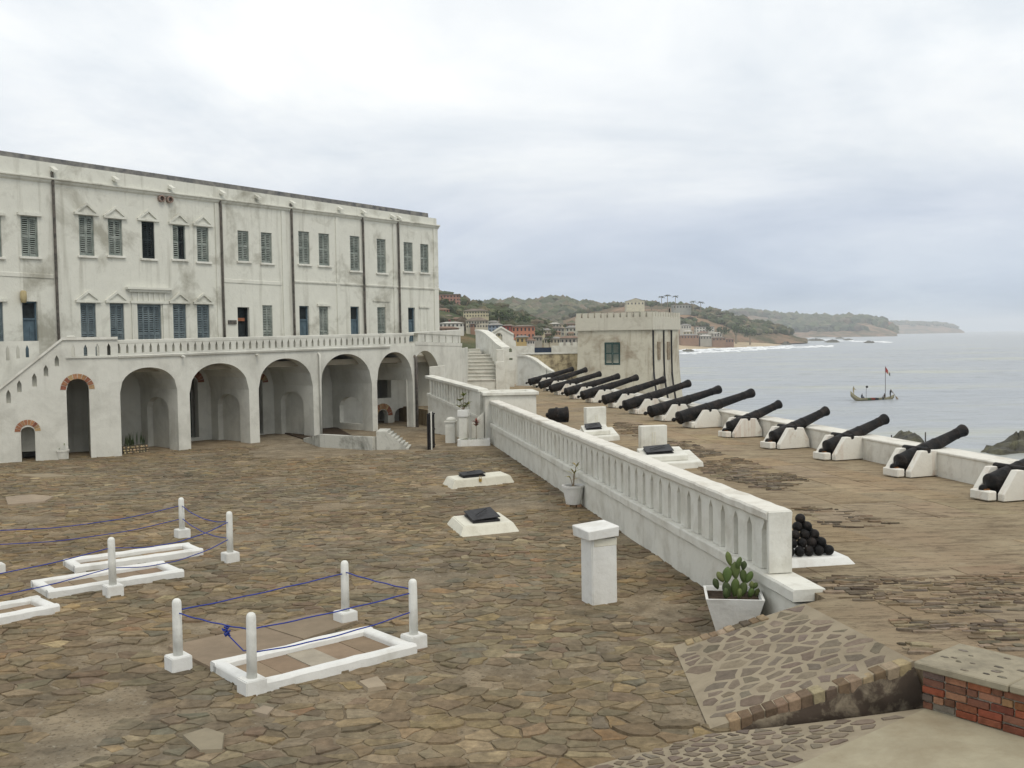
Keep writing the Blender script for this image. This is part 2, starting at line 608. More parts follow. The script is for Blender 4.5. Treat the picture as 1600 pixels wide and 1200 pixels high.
def cells(region, sp, rnd, gap, st=1.0, bend=True, vary=True):
    """irregular fitted stones filling a polygon: [(cx, cy, outline)]; st > 1 makes them wider than deep"""
    reg = [(x, y * st) for x, y in region]
    pts, grid, cell = scatter(reg, sp, rnd)
    res = []
    for (x, y) in pts:
        if not inside(reg, x, y):
            continue
        w = 1.7 * sp
        poly = [(x - w, y - w), (x + w, y - w), (x + w, y + w), (x - w, y + w)]
        i, j = int(x / cell), int(y / cell)
        nb = [q for a in range(-3, 4) for b in range(-3, 4) for q in grid.get((i + a, j + b), ()) if q != (x, y)]
        nb.sort(key=lambda q: (q[0] - x) ** 2 + (q[1] - y) ** 2)
        for q in nb[:18]:
            dx, dy = q[0] - x, q[1] - y
            L = math.hypot(dx, dy)
            nx, ny = dx / L, dy / L
            h = (math.sin((x + q[0]) * 127.1 + (y + q[1]) * 311.7) * 43758.5) % 1.0
            g = gap * ((0.25, 0.4, 0.7, 1.0, 1.6, 2.6)[int(h * 6)] if vary else 0.8 + 0.5 * h)
            poly = clip(poly, nx, ny, nx * x + ny * y + L * 0.5 - g * 0.5)
            if len(poly) < 3:
                break
        if len(poly) < 3:
            continue
        out = []
        n = len(poly)
        for a in range(n):
            p, q = poly[a], poly[(a + 1) % n]
            L = math.hypot(q[0] - p[0], q[1] - p[1])
            if L < 0.012:
                continue
            kk = rnd.uniform(0.0, 0.05)
            out.append((p[0] + (x - p[0]) * kk, (p[1] + (y - p[1]) * kk) / st))
            m = 3 if L > 0.28 else 2 if L > 0.12 else 1
            for k in range(1, m):
                t2 = k / m + rnd.uniform(-0.08, 0.08)
                e = rnd.uniform(-0.02, 0.006) * min(1, L / 0.25)
                nx, ny = (q[1] - p[1]) / L, -(q[0] - p[0]) / L
                out.append((p[0] + (q[0] - p[0]) * t2 + nx * e, (p[1] + (q[1] - p[1]) * t2 + ny * e) / st))
        if len(out) >= 3:
            if bend:
                out = [warp(*q) for q in out]
                cx, cy_ = sum(q[0] for q in out) / len(out), sum(q[1] for q in out) / len(out)
            else:
                cx, cy_ = x, y / st
            res.append((cx, cy_, out))
    return res


def jit(c, a, rnd=RND):
    k = 1 + rnd.uniform(-a, a)
    return tuple(max(0.0, x * k * (1 + rnd.uniform(-a, a) * 0.25)) for x in c)


ZS = -8.1          # sea level
ZP = 0.78          # gun platform

# ================================================================== SETTING
# ------------------------------------------------------------------ sea
m, t, b = newmat('sea_water', 0.22, 0.5)
p = pos(t)
near = noise_n(t, pos(t, (0.012, 0.03, 1)), 1.0, 5, 0.6, 0.6)
t.links.new(ramp(t, near, [(0.34, (0.255, 0.28, 0.305)), (0.52, (0.285, 0.305, 0.315)), (0.68, (0.34, 0.35, 0.285))]), b.inputs['Base Color'])
w1 = noise_n(t, pos(t, (0.05, 0.16, 1)), 1.0, 6, 0.62, 0.5)
w2 = noise_n(t, pos(t, (0.28, 0.6, 1)), 1.0, 5, 0.6, 0.3)
hh = math_n(t, 'ADD', math_n(t, 'MULTIPLY', w1, 1.0), math_n(t, 'MULTIPLY', w2, 0.28))
bump(t, b, hh, 0.8, 1.6)
b.inputs['Roughness'].default_value = 0.30
mb = MB()
xs = [-6000, -1500, -300, 0, 6, 60, 150, 430, 1000, 2500, 6000, 12000]
ys = [-60, 0, 15, 40, 56, 120, 200, 350, 720, 1000, 1800, 3500, 7000, 12000]
nx_ = len(xs)
mb.add([(x, y, ZS) for y in ys for x in xs], [(j * nx_ + i, j * nx_ + i + 1, (j + 1) * nx_ + i + 1, (j + 1) * nx_ + i) for j in range(len(ys) - 1) for i in range(nx_ - 1) if not (6 <= xs[i] and xs[i + 1] <= 430 and 56 <= ys[j] and ys[j + 1] <= 720)])
X0, X1, Y0, Y1, CS = 6.0, 430.0, 56.0, 720.0, 1.6
nxw, nyw = int((X1 - X0) / CS), int((Y1 - Y0) / CS)
V = []
for j in range(nyw + 1):
    y = Y0 + (Y1 - Y0) * j / nyw
    for i in range(nxw + 1):
        x = X0 + (X1 - X0) * i / nxw
        e = min(1.0, min(x - X0, X1 - x, y - Y0, Y1 - y) / 12.0)
        a_ = noise.noise(Vector((x * 0.030 + y * 0.012, y * 0.085, 0.0)))
        b_ = noise.noise(Vector((x * 0.11 - y * 0.03, y * 0.24, 3.0)))
        V.append((x, y, ZS + e * (0.30 * a_ + 0.26 * (abs(b_) * -1.6 + 0.3))))
mb.add(V, [(j * (nxw + 1) + i, j * (nxw + 1) + i + 1, (j + 1) * (nxw + 1) + i + 1, (j + 1) * (nxw + 1) + i) for j in range(nyw) for i in range(nxw)])
struct(mb.build('sea', m))

# ------------------------------------------------------------------ coast terrain
GROUND = MATS.setdefault('hill_ground', None)
m, t, b = newmat('hill_ground', 0.95, 0.1)
p = pos(t)
f = noise_n(t, p, 0.012, 7, 0.6, 0.5)
c = ramp(t, f, [(0.40, (0.055, 0.075, 0.03)), (0.52, (0.10, 0.105, 0.045)), (0.60, (0.24, 0.15, 0.085)), (0.72, (0.34, 0.20, 0.12))])
c = mixc(t, ramp(t, noise_n(t, p, 0.08, 5), [(0.45, 0.0), (0.6, 0.5)]), c, (0.05, 0.065, 0.028))
t.links.new(c, b.inputs['Base Color'])
bump(t, b, noise_n(t, p, 0.15, 6, 0.7), 0.8, 3.0)
m, t, b = newmat('earth_cliff', 0.95, 0.1)
p = pos(t)
c = ramp(t, noise_n(t, p, 0.02, 7, 0.65, 0.5), [(0.36, (0.07, 0.075, 0.036)), (0.47, (0.15, 0.12, 0.072)), (0.58, (0.27, 0.18, 0.115)), (0.70, (0.36, 0.255, 0.17))])
t.links.new(c, b.inputs['Base Color'])
bump(t, b, noise_n(t, p, 0.1, 6, 0.7), 1.0, 4.0)
m, t, b = newmat('far_foliage', 0.8, 0.2)
a = N(t, 'ShaderNodeAttribute', attribute_name='Col')
g = ramp(t, noise_n(t, pos(t), 0.35, 4), [(0.3, 0.65), (0.7, 1.35)])
t.links.new(mixc(t, 1.0, a.outputs['Color'], g, 'MULTIPLY'), b.inputs['Base Color'])
bump(t, b, noise_n(t, pos(t), 0.9, 5, 0.7), 0.9, 1.5)

_ico = bmesh.new()
bmesh.ops.create_icosphere(_ico, subdivisions=2, radius=1.0)
ICO_V = [v.co.copy() for v in _ico.verts]
ICO_F = [tuple(v.index for v in f.verts) for f in _ico.faces]
_ico.free()
_ico = bmesh.new()
bmesh.ops.create_icosphere(_ico, subdivisions=1, radius=1.0)
ICO1_V = [v.co.copy() for v in _ico.verts]
ICO1_F = [tuple(v.index for v in f.verts) for f in _ico.faces]
_ico.free()


def blob(mb, c, r, col, sq=0.8, rough=0.35, fine=True, rnd=RND):
    V, F_ = (ICO_V, ICO_F) if fine else (ICO1_V, ICO1_F)
    o = Vector((rnd.uniform(0, 99), rnd.uniform(0, 99), 0))
    vs = []
    for v in V:
        k = 1 + rough * noise.noise(v * 1.9 + o) + rough * 0.6 * rnd.uniform(-1, 1)
        vs.append((c[0] + v.x * r * k, c[1] + v.y * r * k, c[2] + v.z * r * k * sq))
    mb.add(vs, F_, col)


def interp(tab, x, k):
    if x <= tab[0][0]:
        return tab[0][k]
    for a, b_ in zip(tab, tab[1:]):
        if x <= b_[0]:
            f_ = (x - a[0]) / (b_[0] - a[0])
            return a[k] + (b_[k] - a[k]) * f_
    return tab[-1][k]


RIDGES = {}


def ridge(name, tab, dfoot, dcrest, zfoot, mat, cols=90, rows=12, rough=1.0, power=0.8):
    """tab: (picture x, crest y). A real hill from foot to crest to a falling back."""
    x0, x1 = tab[0][0], tab[-1][0]
    V = []
    for i in range(cols + 1):
        x = x0 + (x1 - x0) * i / cols
        df, dc = (d(x) if callable(d) else d for d in (dfoot, dcrest))
        cr = D(x, interp(tab, x, 1), dc)
        ft = D(x, 520, df)
        for j in range(rows * 2 + 1):
            s = j / rows
            if s <= 1:
                q = ft.lerp(cr, s)
                h = s ** power
            else:
                q = cr + (cr - ft) * (s - 1)
                h = max(0.0, 1 - (s - 1) ** 1.6)
            z = zfoot + (cr.z - zfoot) * h
            k = 0.0 if s == 0 else (0.35 if 0.9 < s < 1.1 else 1.0)
            z += rough * k * 2.2 * noise.noise(Vector((q.x * 0.02, q.y * 0.02, 1.0))) + rough * k * 0.9 * noise.noise(Vector((q.x * 0.09, q.y * 0.09, 4.0)))
            V.append((q.x, q.y, z if s > 0 else zfoot - 0.5))
    n = rows * 2 + 1
    mb = MB()
    mb.add(V, [(i * n + j, (i + 1) * n + j, (i + 1) * n + j + 1, i * n + j + 1) for i in range(cols) for j in range(n - 1)])
    RIDGES[name] = (V, cols, n, rows)
    return struct(mb.build(name, mat, smooth=True))


def on_ridge(name, fx, s):
    V, cols, n, rows = RIDGES[name]
    i = min(cols - 1, int(fx * cols))
    j = min(n - 2, int(s * rows))
    a, b_ = Vector(V[i * n + j]), Vector(V[(i + 1) * n + j + 1])
    return a.lerp(b_, 0.5)


HG, EC, FF = MATS['hill_ground'], MATS['earth_cliff'], MATS['far_foliage']
ridge('town_hill', [(600, 455), (650, 456), (690, 463), (720, 474), (745, 479), (770, 484), (800, 493), (830, 504), (870, 515), (930, 526)], 330, 620, -4.0, HG, power=0.75)
ridge('inland_hill', [(740, 484), (780, 480), (815, 477), (850, 479), (862, 474), (888, 475), (912, 481), (940, 486), (990, 490), (1040, 492)], 1300, 1750, -4.0, HG)
ridge('beach_hill', [(880, 500), (905, 492), (930, 485), (960, 479), (1000, 475), (1040, 477), (1080, 481), (1110, 488), (1140, 495), (1170, 504), (1200, 509), (1225, 517), (1245, 527), (1262, 531)], lambda x: 985 + max(0, x - 1080) * 1.0, 1230, -6.5, EC, power=0.7, rough=1.6)
ridge('long_headland', [(1080, 490), (1150, 490), (1180, 492), (1210, 496), (1250, 498), (1290, 498), (1320, 495), (1345, 493), (1365, 496), (1380, 503), (1392, 511), (1402, 519)], 2700, 3300, ZS - 0.2, EC, cols=110, rough=2.5)
ridge('far_headland', [(1345, 510), (1372, 506), (1395, 503), (1420, 504), (1450, 505), (1475, 507), (1490, 510), (1500, 514), (1507, 518.5)], 5200, 5500, ZS - 0.2, EC, cols=60, rough=2.5)


def wood(name, label, rn, count, size, s0, s1, f0, f1, pal, sq=0.75, keep=None, seed=1):
    rnd = random.Random(seed)
    mb = MB()
    for _ in range(count):
        fx, s = rnd.uniform(f0, f1), rnd.uniform(s0, s1)
        q = on_ridge(rn, fx, s)
        if keep and not keep(q, fx, s):
            continue
        r = size * rnd.uniform(0.55, 1.35)
        blob(mb, (q.x + rnd.uniform(-r, r), q.y + rnd.uniform(-r, r), q.z + r * 0.25), r, jit(rnd.choice(pal), 0.3, rnd), sq, 0.4, False, rnd)
    o = mb.build(name, FF)
    o['label'] = label
    o['category'] = 'vegetation'
    return struct(o, 'stuff')


GP = [(0.068, 0.085, 0.036), (0.085, 0.10, 0.045), (0.055, 0.068, 0.03), (0.11, 0.108, 0.056), (0.13, 0.11, 0.065)]
wood('hill_scrub', 'dark green scrub covering the town hillside', 'town_hill', 900, 3.6, 0.3, 1.25, 0.0, 0.8, GP, seed=2, keep=lambda q, f_, s: noise.noise(q * 0.02) > -0.05 or s > 0.95)
wood('inland_forest', 'hazy green forest on the inland hill behind the town', 'inland_hill', 1300, 12.0, 0.15, 1.1, 0.0, 1.0, GP, seed=3)
wood('beach_hill_scrub', 'green scrub on the hill above the beach', 'beach_hill', 1700, 4.6, 0.34, 1.2, 0.0, 0.93, GP, seed=4, keep=lambda q, f_, s: noise.noise(q * 0.014 + Vector((3, 1, 0))) > 0.02 or s > 0.93)
wood('headland_forest', 'green woodland along the long headland', 'long_headland', 2600, 15.0, 0.22, 1.1, 0.0, 0.985, GP, seed=5, keep=lambda q, f_, s: noise.noise(q * 0.004) > -0.02)
wood('far_headland_scrub', 'thin scrub on the farthest rocky headland', 'far_headland', 350, 12.0, 0.7, 1.1, 0.0, 0.93, [(0.07, 0.08, 0.04), (0.12, 0.11, 0.06)], 0.6, seed=6)

# town ground, beach, surf, shore rocks
m, t, b = newmat('town_ground', 0.95, 0.1)
t.links.new(ramp(t, noise_n(t, pos(t), 0.05, 6), [(0.35, (0.10, 0.10, 0.06)), (0.5, (0.22, 0.18, 0.12)), (0.65, (0.30, 0.24, 0.17))]), b.inputs['Base Color'])
mb = MB()
q = [(-500, 100), (-60, 100), (12, 130), (33, 260), (100, 700), (140, 930), (60, 1400), (-900, 1400)]
mb.slab([Vector(p_) for p_ in q], ZS - 1, -4.6)
struct(mb.build('town_ground', m))
SAND = simple('beach_sand', (0.42, 0.33, 0.21), 0.2, 0.03, 0.95, 0.1, 0.0, col2=(0.52, 0.42, 0.28))
near_e = [G(x, y, ZS - 0.05) for x, y in ((1000, 549.5), (1060, 546.5), (1120, 544), (1180, 541.8), (1222, 541))]
far_e = [D(1000, 536, 1000), D(1060, 534.5, 985), D(1120, 534, 1000), D(1180, 535.5, 1060), D(1236, 538.5, 1180)]
mb = MB()
for k in range(4):
    a, b_, c_, d_ = near_e[k], near_e[k + 1], far_e[k + 1], far_e[k]
    for q in range(6):
        f0, f1 = q / 6, (q + 1) / 6
        mb.add([a.lerp(d_, f0), b_.lerp(c_, f0), b_.lerp(c_, f1), a.lerp(d_, f1)], [(0, 1, 2, 3)])
struct(mb.build('beach', SAND))
FOAM = simple('surf_foam', (0.80, 0.82, 0.82), 0.08, 0.5, 0.9, 0.2, 0.0)


def surf(name, label, line, wid, seed, brk=0.25):
    """ragged breaking foam along a picture line: real low mounds on the water"""
    rnd = random.Random(seed)
    mb = MB()
    for (a, b_) in zip(line, line[1:]):
        n = max(3, int(math.hypot(b_[0] - a[0], (b_[1] - a[1]) * 4) / 1.3))
        for k in range(n):
            if rnd.random() < brk:
                continue
            f_ = (k + rnd.random()) / n
            c0 = G(a[0] + (b_[0] - a[0]) * f_, a[1] + (b_[1] - a[1]) * f_ + rnd.gauss(0, wid * 0.5), ZS)
            L = rnd.uniform(1.5, 5.0) * c0.y / FPX * 1.4
            W = max(1.2, rnd.uniform(0.15, 0.5) * c0.y / FPX * 18)
            ring = []
            for w in range(9):
                an = 2 * math.pi * w / 9
                kk = rnd.uniform(0.6, 1.2)
                ring.append((c0.x + math.cos(an) * L * kk, c0.y + math.sin(an) * W * kk))
            mb.slab(ring, ZS - 0.1, ZS + rnd.uniform(0.15, 0.6), inset=min(L, W) * 0.4)
    o = mb.build(name, FOAM)
    o['label'] = label
    o['category'] = 'surf'
    return struct(o, 'stuff')


surf('surf', 'white surf breaking along the sand beach', [(1062, 548), (1100, 546.5), (1150, 544.5), (1200, 542.5), (1240, 541)], 1.6, 1, 0.05)
surf('surf', 'second line of foam rolling towards the beach', [(1065, 553), (1110, 550), (1170, 547), (1230, 543.5), (1300, 541)], 1.3, 2, 0.15)
surf('surf', 'foam washing round the shore rocks off the cliff', [(1240, 533), (1280, 530), (1330, 533), (1395, 535)], 0.9, 3, 0.25)
surf('surf', 'foam lines beneath the long headland', [(1265, 527.5), (1300, 526.5), (1350, 525.5), (1400, 523.5)], 0.35, 4, 0.3)
surf('surf', 'thin foam line under the farthest headland', [(1400, 521.5), (1440, 520.5), (1480, 519.6), (1512, 519.2)], 0.15, 5, 0.3)


def rock(name, label, picks, z, hgt, seed, group=None):
    """a low jagged rock with the picked outline at water level"""
    rnd = random.Random(seed)
    out = [G(x, y, z) for x, y in picks]
    cx = sum(p_.x for p_ in out) / len(out)
    cy_ = sum(p_.y for p_ in out) / len(out)
    n = 40
    ring = []
    L = len(out)
    for k in range(n):
        f_ = k / n * L
        a, b_ = out[int(f_) % L], out[(int(f_) + 1) % L]
        ring.append(a.lerp(b_, f_ - int(f_)))
    V, F_ = [], []
    R_ = 7
    for r in range(R_):
        s = 1 - r / (R_ - 0.5)
        for q in ring:
            x, y = cx + (q.x - cx) * s, cy_ + (q.y - cy_) * s
            h = 0.0 if r == 0 else hgt * (1 - s ** 2.2) * (0.75 + 0.9 * noise.noise(Vector((x * 0.35, y * 0.35, seed)))) + 0.35 * hgt * noise.noise(Vector((x * 1.2, y * 1.2, seed + 5.0)))
            V.append((x, y, z - 0.6 if r == 0 else z + max(-0.2, h)))
    for r in range(R_ - 1):
        for k in range(n):
            F_.append((r * n + k, r * n + (k + 1) % n, (r + 1) * n + (k + 1) % n, (r + 1) * n + k))
    F_.append(tuple(range((R_ - 1) * n, R_ * n)))
    mb = MB().add(V, F_)
    return tag(mb.build(name, ROCKM), label, 'rock', group)


rock('shore_rock', 'large dark weedy rock in the sea at the far end of the parapet', [(1522, 712), (1545, 700), (1575, 695), (1600, 684), (1660, 690), (1680, 715), (1600, 713), (1560, 716)], ZS, 1.5, 3)
rock('shore_rock', 'low dark rock showing behind the parapet between two cannon', [(1385, 689), (1400, 686), (1425, 684), (1445, 690), (1450, 698), (1420, 700), (1395, 696)], ZS, 1.3, 8)
for k, (x, y, w, hh_) in enumerate([(1275, 532, 16, 3), (1300, 534.5, 14, 3), (1250, 533.5, 14, 4), (1325, 531, 9, 2), (1358, 535.3, 10, 2), (1075, 548.5, 12, 1.2), (1312, 528.5, 9, 2.5), (1228, 538, 10, 3)]):
    rock('reef_rock', ['flat dark reef rock in the foam off the cliff', 'reef rock second out from the cliff foot', 'dark reef rock touching the cliff foot', 'small reef rock beyond the main reef', 'outermost reef rock nearest the open sea', 'low dark rock on the beach beside the turret', 'distant reef rock under the headland', 'dark rock at the end of the sand beach'][k],
         [(x - w, y), (x, y - 1.2), (x + w, y + 0.1), (x + w * 0.6, y + 0.9), (x - w * 0.5, y + 1.0)], ZS, hh_, 20 + k, 'reef rocks off the cliff')

# ------------------------------------------------------------------ courtyard
A0 = G(190, 713)
ARC = Fr(A0, 43)                         # arcade face
FAC = Fr(A0 + ARC.v * 3.2, 38)           # upper facade
WN = G(1195, 985)
LW = Fr(WN, -9.5)                        # long balustrade wall; v points to the courtyard
UP_CORN = LW

m, t, b = newmat('courtyard_mortar', 0.95, 0.15)
p = pos(t)
c = mixc(t, ramp(t, noise_n(t, p, 1.3, 8, 0.7, 0.5), [(0.40, 0.0), (0.60, 1.0)]), (0.16, 0.127, 0.086), (0.27, 0.222, 0.155))
c = mottled(t, c, p, 0.22)
c = mixc(t, ramp(t, noise_n(t, p, 7, 6, 0.7), [(0.58, 0.0), (0.70, 0.7)]), c, (0.36, 0.33, 0.26))
c = mixc(t, ramp(t, noise_n(t, p, 16, 6, 0.7), [(0.34, 0.8), (0.47, 0.0)]), c, (0.07, 0.055, 0.038))
t.links.new(c, b.inputs['Base Color'])
bump(t, b, noise_n(t, p, 9, 9, 0.75), 0.7, 0.04)
court_reg = [(-24, 6), (LW.pt(-9, 0).x + 3.5, 6), (4.6, 13.5), (LW.pt(0, 0.1).x, LW.pt(0, 0.1).y), (LW.pt(27, 0.1).x, LW.pt(27, 0.1).y), (-1, 47), (-24, 47)]
mb = MB()
V, gx, gy = [], 60, 80
for j in range(gy + 1):
    for i in range(gx + 1):
        x, y = -26 + 34.0 * i / gx, 3 + 50.0 * j / gy
        V.append((x, y, 0.005 + 0.007 * noise.noise(Vector((x * 0.6, y * 0.6, 0)))))
mb.add(V, [(j * (gx + 1) + i, j * (gx + 1) + i + 1, (j + 1) * (gx + 1) + i + 1, (j + 1) * (gx + 1) + i) for j in range(gy) for i in range(gx)])
court = struct(mb.build('courtyard', m, smooth=True))

PAL = [((0.208, 0.170, 0.120), 5), ((0.184, 0.152, 0.110), 6), ((0.190, 0.165, 0.125), 5), ((0.222, 0.180, 0.122), 4), ((0.180, 0.140, 0.106), 2.5), ((0.245, 0.190, 0.118), 1.4), ((0.285, 0.240, 0.172), 1.0), ((0.230, 0.160, 0.105), 0.35), ((0.145, 0.121, 0.092), 2.5), ((0.162, 0.150, 0.120), 2.5)]
PW = [w for _, w in PAL]
rnd = random.Random(5)
# the part of the courtyard the picture can show, with a margin for a step aside
view = [(-1.6 - 0.53 * 7, 7), (6.4, 7), (5.2, 12.2), (3.0, 12.6), (2.6, 14.6), (WN.x + 0.2, WN.y), (LW.pt(26, 0).x, LW.pt(26, 0).y), (-1.5, 42.5), (-8, 42.5), (-14.5, 39), (-21, 37), (-21, 34)]
stones = []
for (x, y, out) in cells(view, 0.335, rnd, 0.013, 1.25):
    conc = noise.noise(Vector((x * 0.16, y * 0.12, 7.7)))
    if y > 24 and conc > 0.30:
        continue
    if rnd.random() < 0.05 or noise.noise(Vector((x * 0.75, y * 0.75, 6.1))) + 0.45 * noise.noise(Vector((x * 2.3, y * 2.3, 1.1))) > 0.40:
        continue
    k = noise.noise(Vector((x * 0.30, y * 0.30, 2.2)))
    col = jit(rnd.choices([q for q, _ in PAL], PW)[0], 0.12, rnd)
    wm = 1 + 0.22 * k
    col = (col[0] * wm * 1.01, col[1] * wm * 0.975, col[2] * wm * 0.89)
    h = rnd.choice((0.011, 0.013, 0.015, 0.018, 0.028)) + rnd.uniform(-0.002, 0.003)
    stones.append((x * x * 0.6 + y * y, x, y, out, col, h, (rnd.gauss(0, 0.03), rnd.gauss(0, 0.03))))
stones.sort(key=lambda s: s[0])


def in_frame(x, y, z=0.0, mg=10):
    q = Vector((x, y, z)) - EYE
    w = q.dot(FW)
    if w < 0.5:
        return False
    px_, py_ = 800 + FPX * q.dot(RT) / w, 600 - FPX * q.dot(UP) / w
    return -mg < px_ < 1600 + mg and -mg < py_ < 1200 + mg


rest = MB()
n_single = 0
for (_, x, y, out, col, h, tl) in stones:
    if n_single < 300 and in_frame(x, y):
        mb = MB()
        mb.slab([(a - x, b_ - y) for a, b_ in out], -0.03, h, col, 0.006, tl)
        mb.build('paving_stone', STONE, court, loc=(x, y, 0))
        n_single += 1
    else:
        rest.slab(out, -0.03, h, col, 0.006, tl)
o = rest.build('paving_stones', STONE, court)
o['kind'] = 'stuff'

# pale flat slabs set among the paving
slab_picks = [[(205 / 3.333 + 220, 1055 / 3.333 + 840), (363, 1143), (392, 1179), (340, 1182)], [(283, 1153), (345, 1146), (341, 1178), (316, 1179)]]
for pk in ([(284, 1155), (322, 1143), (352, 1152), (348, 1178), (312, 1180)], [(392, 1118), (412, 1108), (430, 1112), (418, 1124)], [(8, 779), (50, 775), (85, 778), (70, 786), (12, 791)], [(22, 744), (80, 742), (118, 746), (62, 748)], [(560, 1070), (590, 1062), (605, 1078), (575, 1082)]):
    q = [G(x, y) for x, y in pk]
    cx = sum(p_.x for p_ in q) / len(q)
    cy_ = sum(p_.y for p_ in q) / len(q)
    MB().slab([(p_.x - cx, p_.y - cy_) for p_ in q], -0.02, 0.05, jit((0.27, 0.228, 0.165), 0.12), 0.015).build('paving_slab', STONEM, court, loc=(cx, cy_, 0))

# ------------------------------------------------------------------ gun platform
mb = MB()
pe = LW.pt(-1.7, -0.25)
ZA = 0.40
_b0 = G(1440, 1106, ZA + 0.024)
_BW = Fr(_b0, ang_of(_b0, G(1600, 1152, ZA + 0.024)))
_cc = G(1086, 670, ZP)
_CF = Fr(_cc, -9.5)
_q = [LW.pt(-1.40, -0.03), LW.pt(-1.35, -0.25), LW.pt(26.2, -0.25), Vector((-0.6, 45, 0)), Vector((-3.2, 47.5, 0)), Vector((-7.5, 56, 0)), Vector((-7.5, 82, 0)), _CF.pt(40, 3), _CF.pt(34, -1.4), _CF.pt(-31, -1.4), _BW.pt(6.0, 0.5), _BW.pt(0.3, 0.5)]
plat = [(q_.x, q_.y) for q_ in _q] + [(0, 0)]
RT1, RT2 = G(1256, 944, ZP), G(1428, 1034, ZP)      # top edge of the ramp
plat[-1] = (RT2.x, RT2.y)
plat[0] = (RT1.x, RT1.y)


def platform_mat(name, attr):
    m, t, b = newmat(name, 0.95, 0.12)
    p = pos(t)
    c = mixc(t, ramp(t, noise_n(t, p, 0.7, 8, 0.65, 0.5), [(0.35, 0.0), (0.65, 1.0)]), (0.255, 0.20, 0.128), (0.365, 0.30, 0.198))
    c = mixc(t, ramp(t, noise_n(t, p, 0.32, 6, 0.6), [(0.50, 0.0), (0.66, 0.7)]), c, (0.32, 0.24, 0.155))
    c = mixc(t, ramp(t, noise_n(t, pos(t, (1.3, 4.5, 1.0)), 1.0, 9, 0.78, 0.4), [(0.49, 0.0), (0.63, 0.85)]), c, (0.14, 0.106, 0.07))
    c = mixc(t, ramp(t, noise_n(t, pos(t, (5.0, 16.0, 1.0)), 1.0, 7, 0.75), [(0.55, 0.0), (0.67, 0.8)]), c, (0.075, 0.056, 0.04))
    c = mixc(t, ramp(t, noise_n(t, p, 3.1, 8, 0.75), [(0.60, 0.0), (0.74, 0.45)]), c, (0.40, 0.35, 0.26))
    if attr:
        a = N(t, 'ShaderNodeAttribute', attribute_name='Col')
        c = mixc(t, 1.0, c, a.outputs['Color'], 'MULTIPLY')
    t.links.new(c, b.inputs['Base Color'])
    bump(t, b, noise_n(t, pos(t, (2, 5, 1)), 3.0, 9, 0.75), 0.9, 0.05)
    return m


m = platform_mat('platform_screed', False)
SLABM = platform_mat('platform_slab_stone', True)
mb.slab(plat, -8.0, ZP)
platform = struct(mb.build('gun_platform', m))

# big worn slabs of the platform, laid in rows along the parapet
rnd = random.Random(8)
mbrest = MB()
row = -6.6
SLC = [(1.0, 1.0, 1.0), (0.93, 0.94, 0.96), (1.08, 1.05, 1.0), (0.97, 0.95, 0.93), (1.04, 1.0, 0.95)]
preg = [p_ for p_ in plat]
while row < -0.4:
    wv = rnd.uniform(0.75, 1.15)
    u = -6.0 + rnd.uniform(0, 1)
    while u < 58:
        L = rnd.uniform(1.1, 2.4)
        quadp = [(u + 0.004, row + 0.004), (u + L - 0.004, row + 0.004), (u + L - 0.004, row + wv - 0.004), (u + 0.004, row + wv - 0.004)]
        pw = []
        for a in range(4):
            (ua, va), (ub, vb) = quadp[a], quadp[(a + 1) % 4]
            for tt in (0, 0.5):
                q = LW.pt(ua + (ub - ua) * tt, va + (vb - va) * tt)
                pw.append((q.x + rnd.gauss(0, 0.008), q.y + rnd.gauss(0, 0.008)))
        cx = sum(q[0] for q in pw) / 8
        cy_ = sum(q[1] for q in pw) / 8
        worn = noise.noise(Vector((cx * 0.33, cy_ * 0.2, 9.0)))
        if all(inside(preg, *q) for q in pw) and worn < 0.10:
            col = jit(rnd.choice(SLC), 0.07, rnd)
            h = rnd.uniform(0.006, 0.010)
            tl = (rnd.gauss(0, 0.0025), rnd.gauss(0, 0.0025))
            if cy_ < 44 and in_frame(cx, cy_, ZP):
                MB().slab([(a - cx, b_ - cy_) for a, b_ in pw], -0.01, h, col, 0.012, tl).build('platform_slab', SLABM, platform, loc=(cx, cy_, ZP))
            else:
                mbrest.slab(pw, ZP - 0.01, ZP + h, col, 0.012, tl)
        u += L
    row += wv
o = mbrest.build('platform_slabs', SLABM, platform)
o['kind'] = 'stuff'

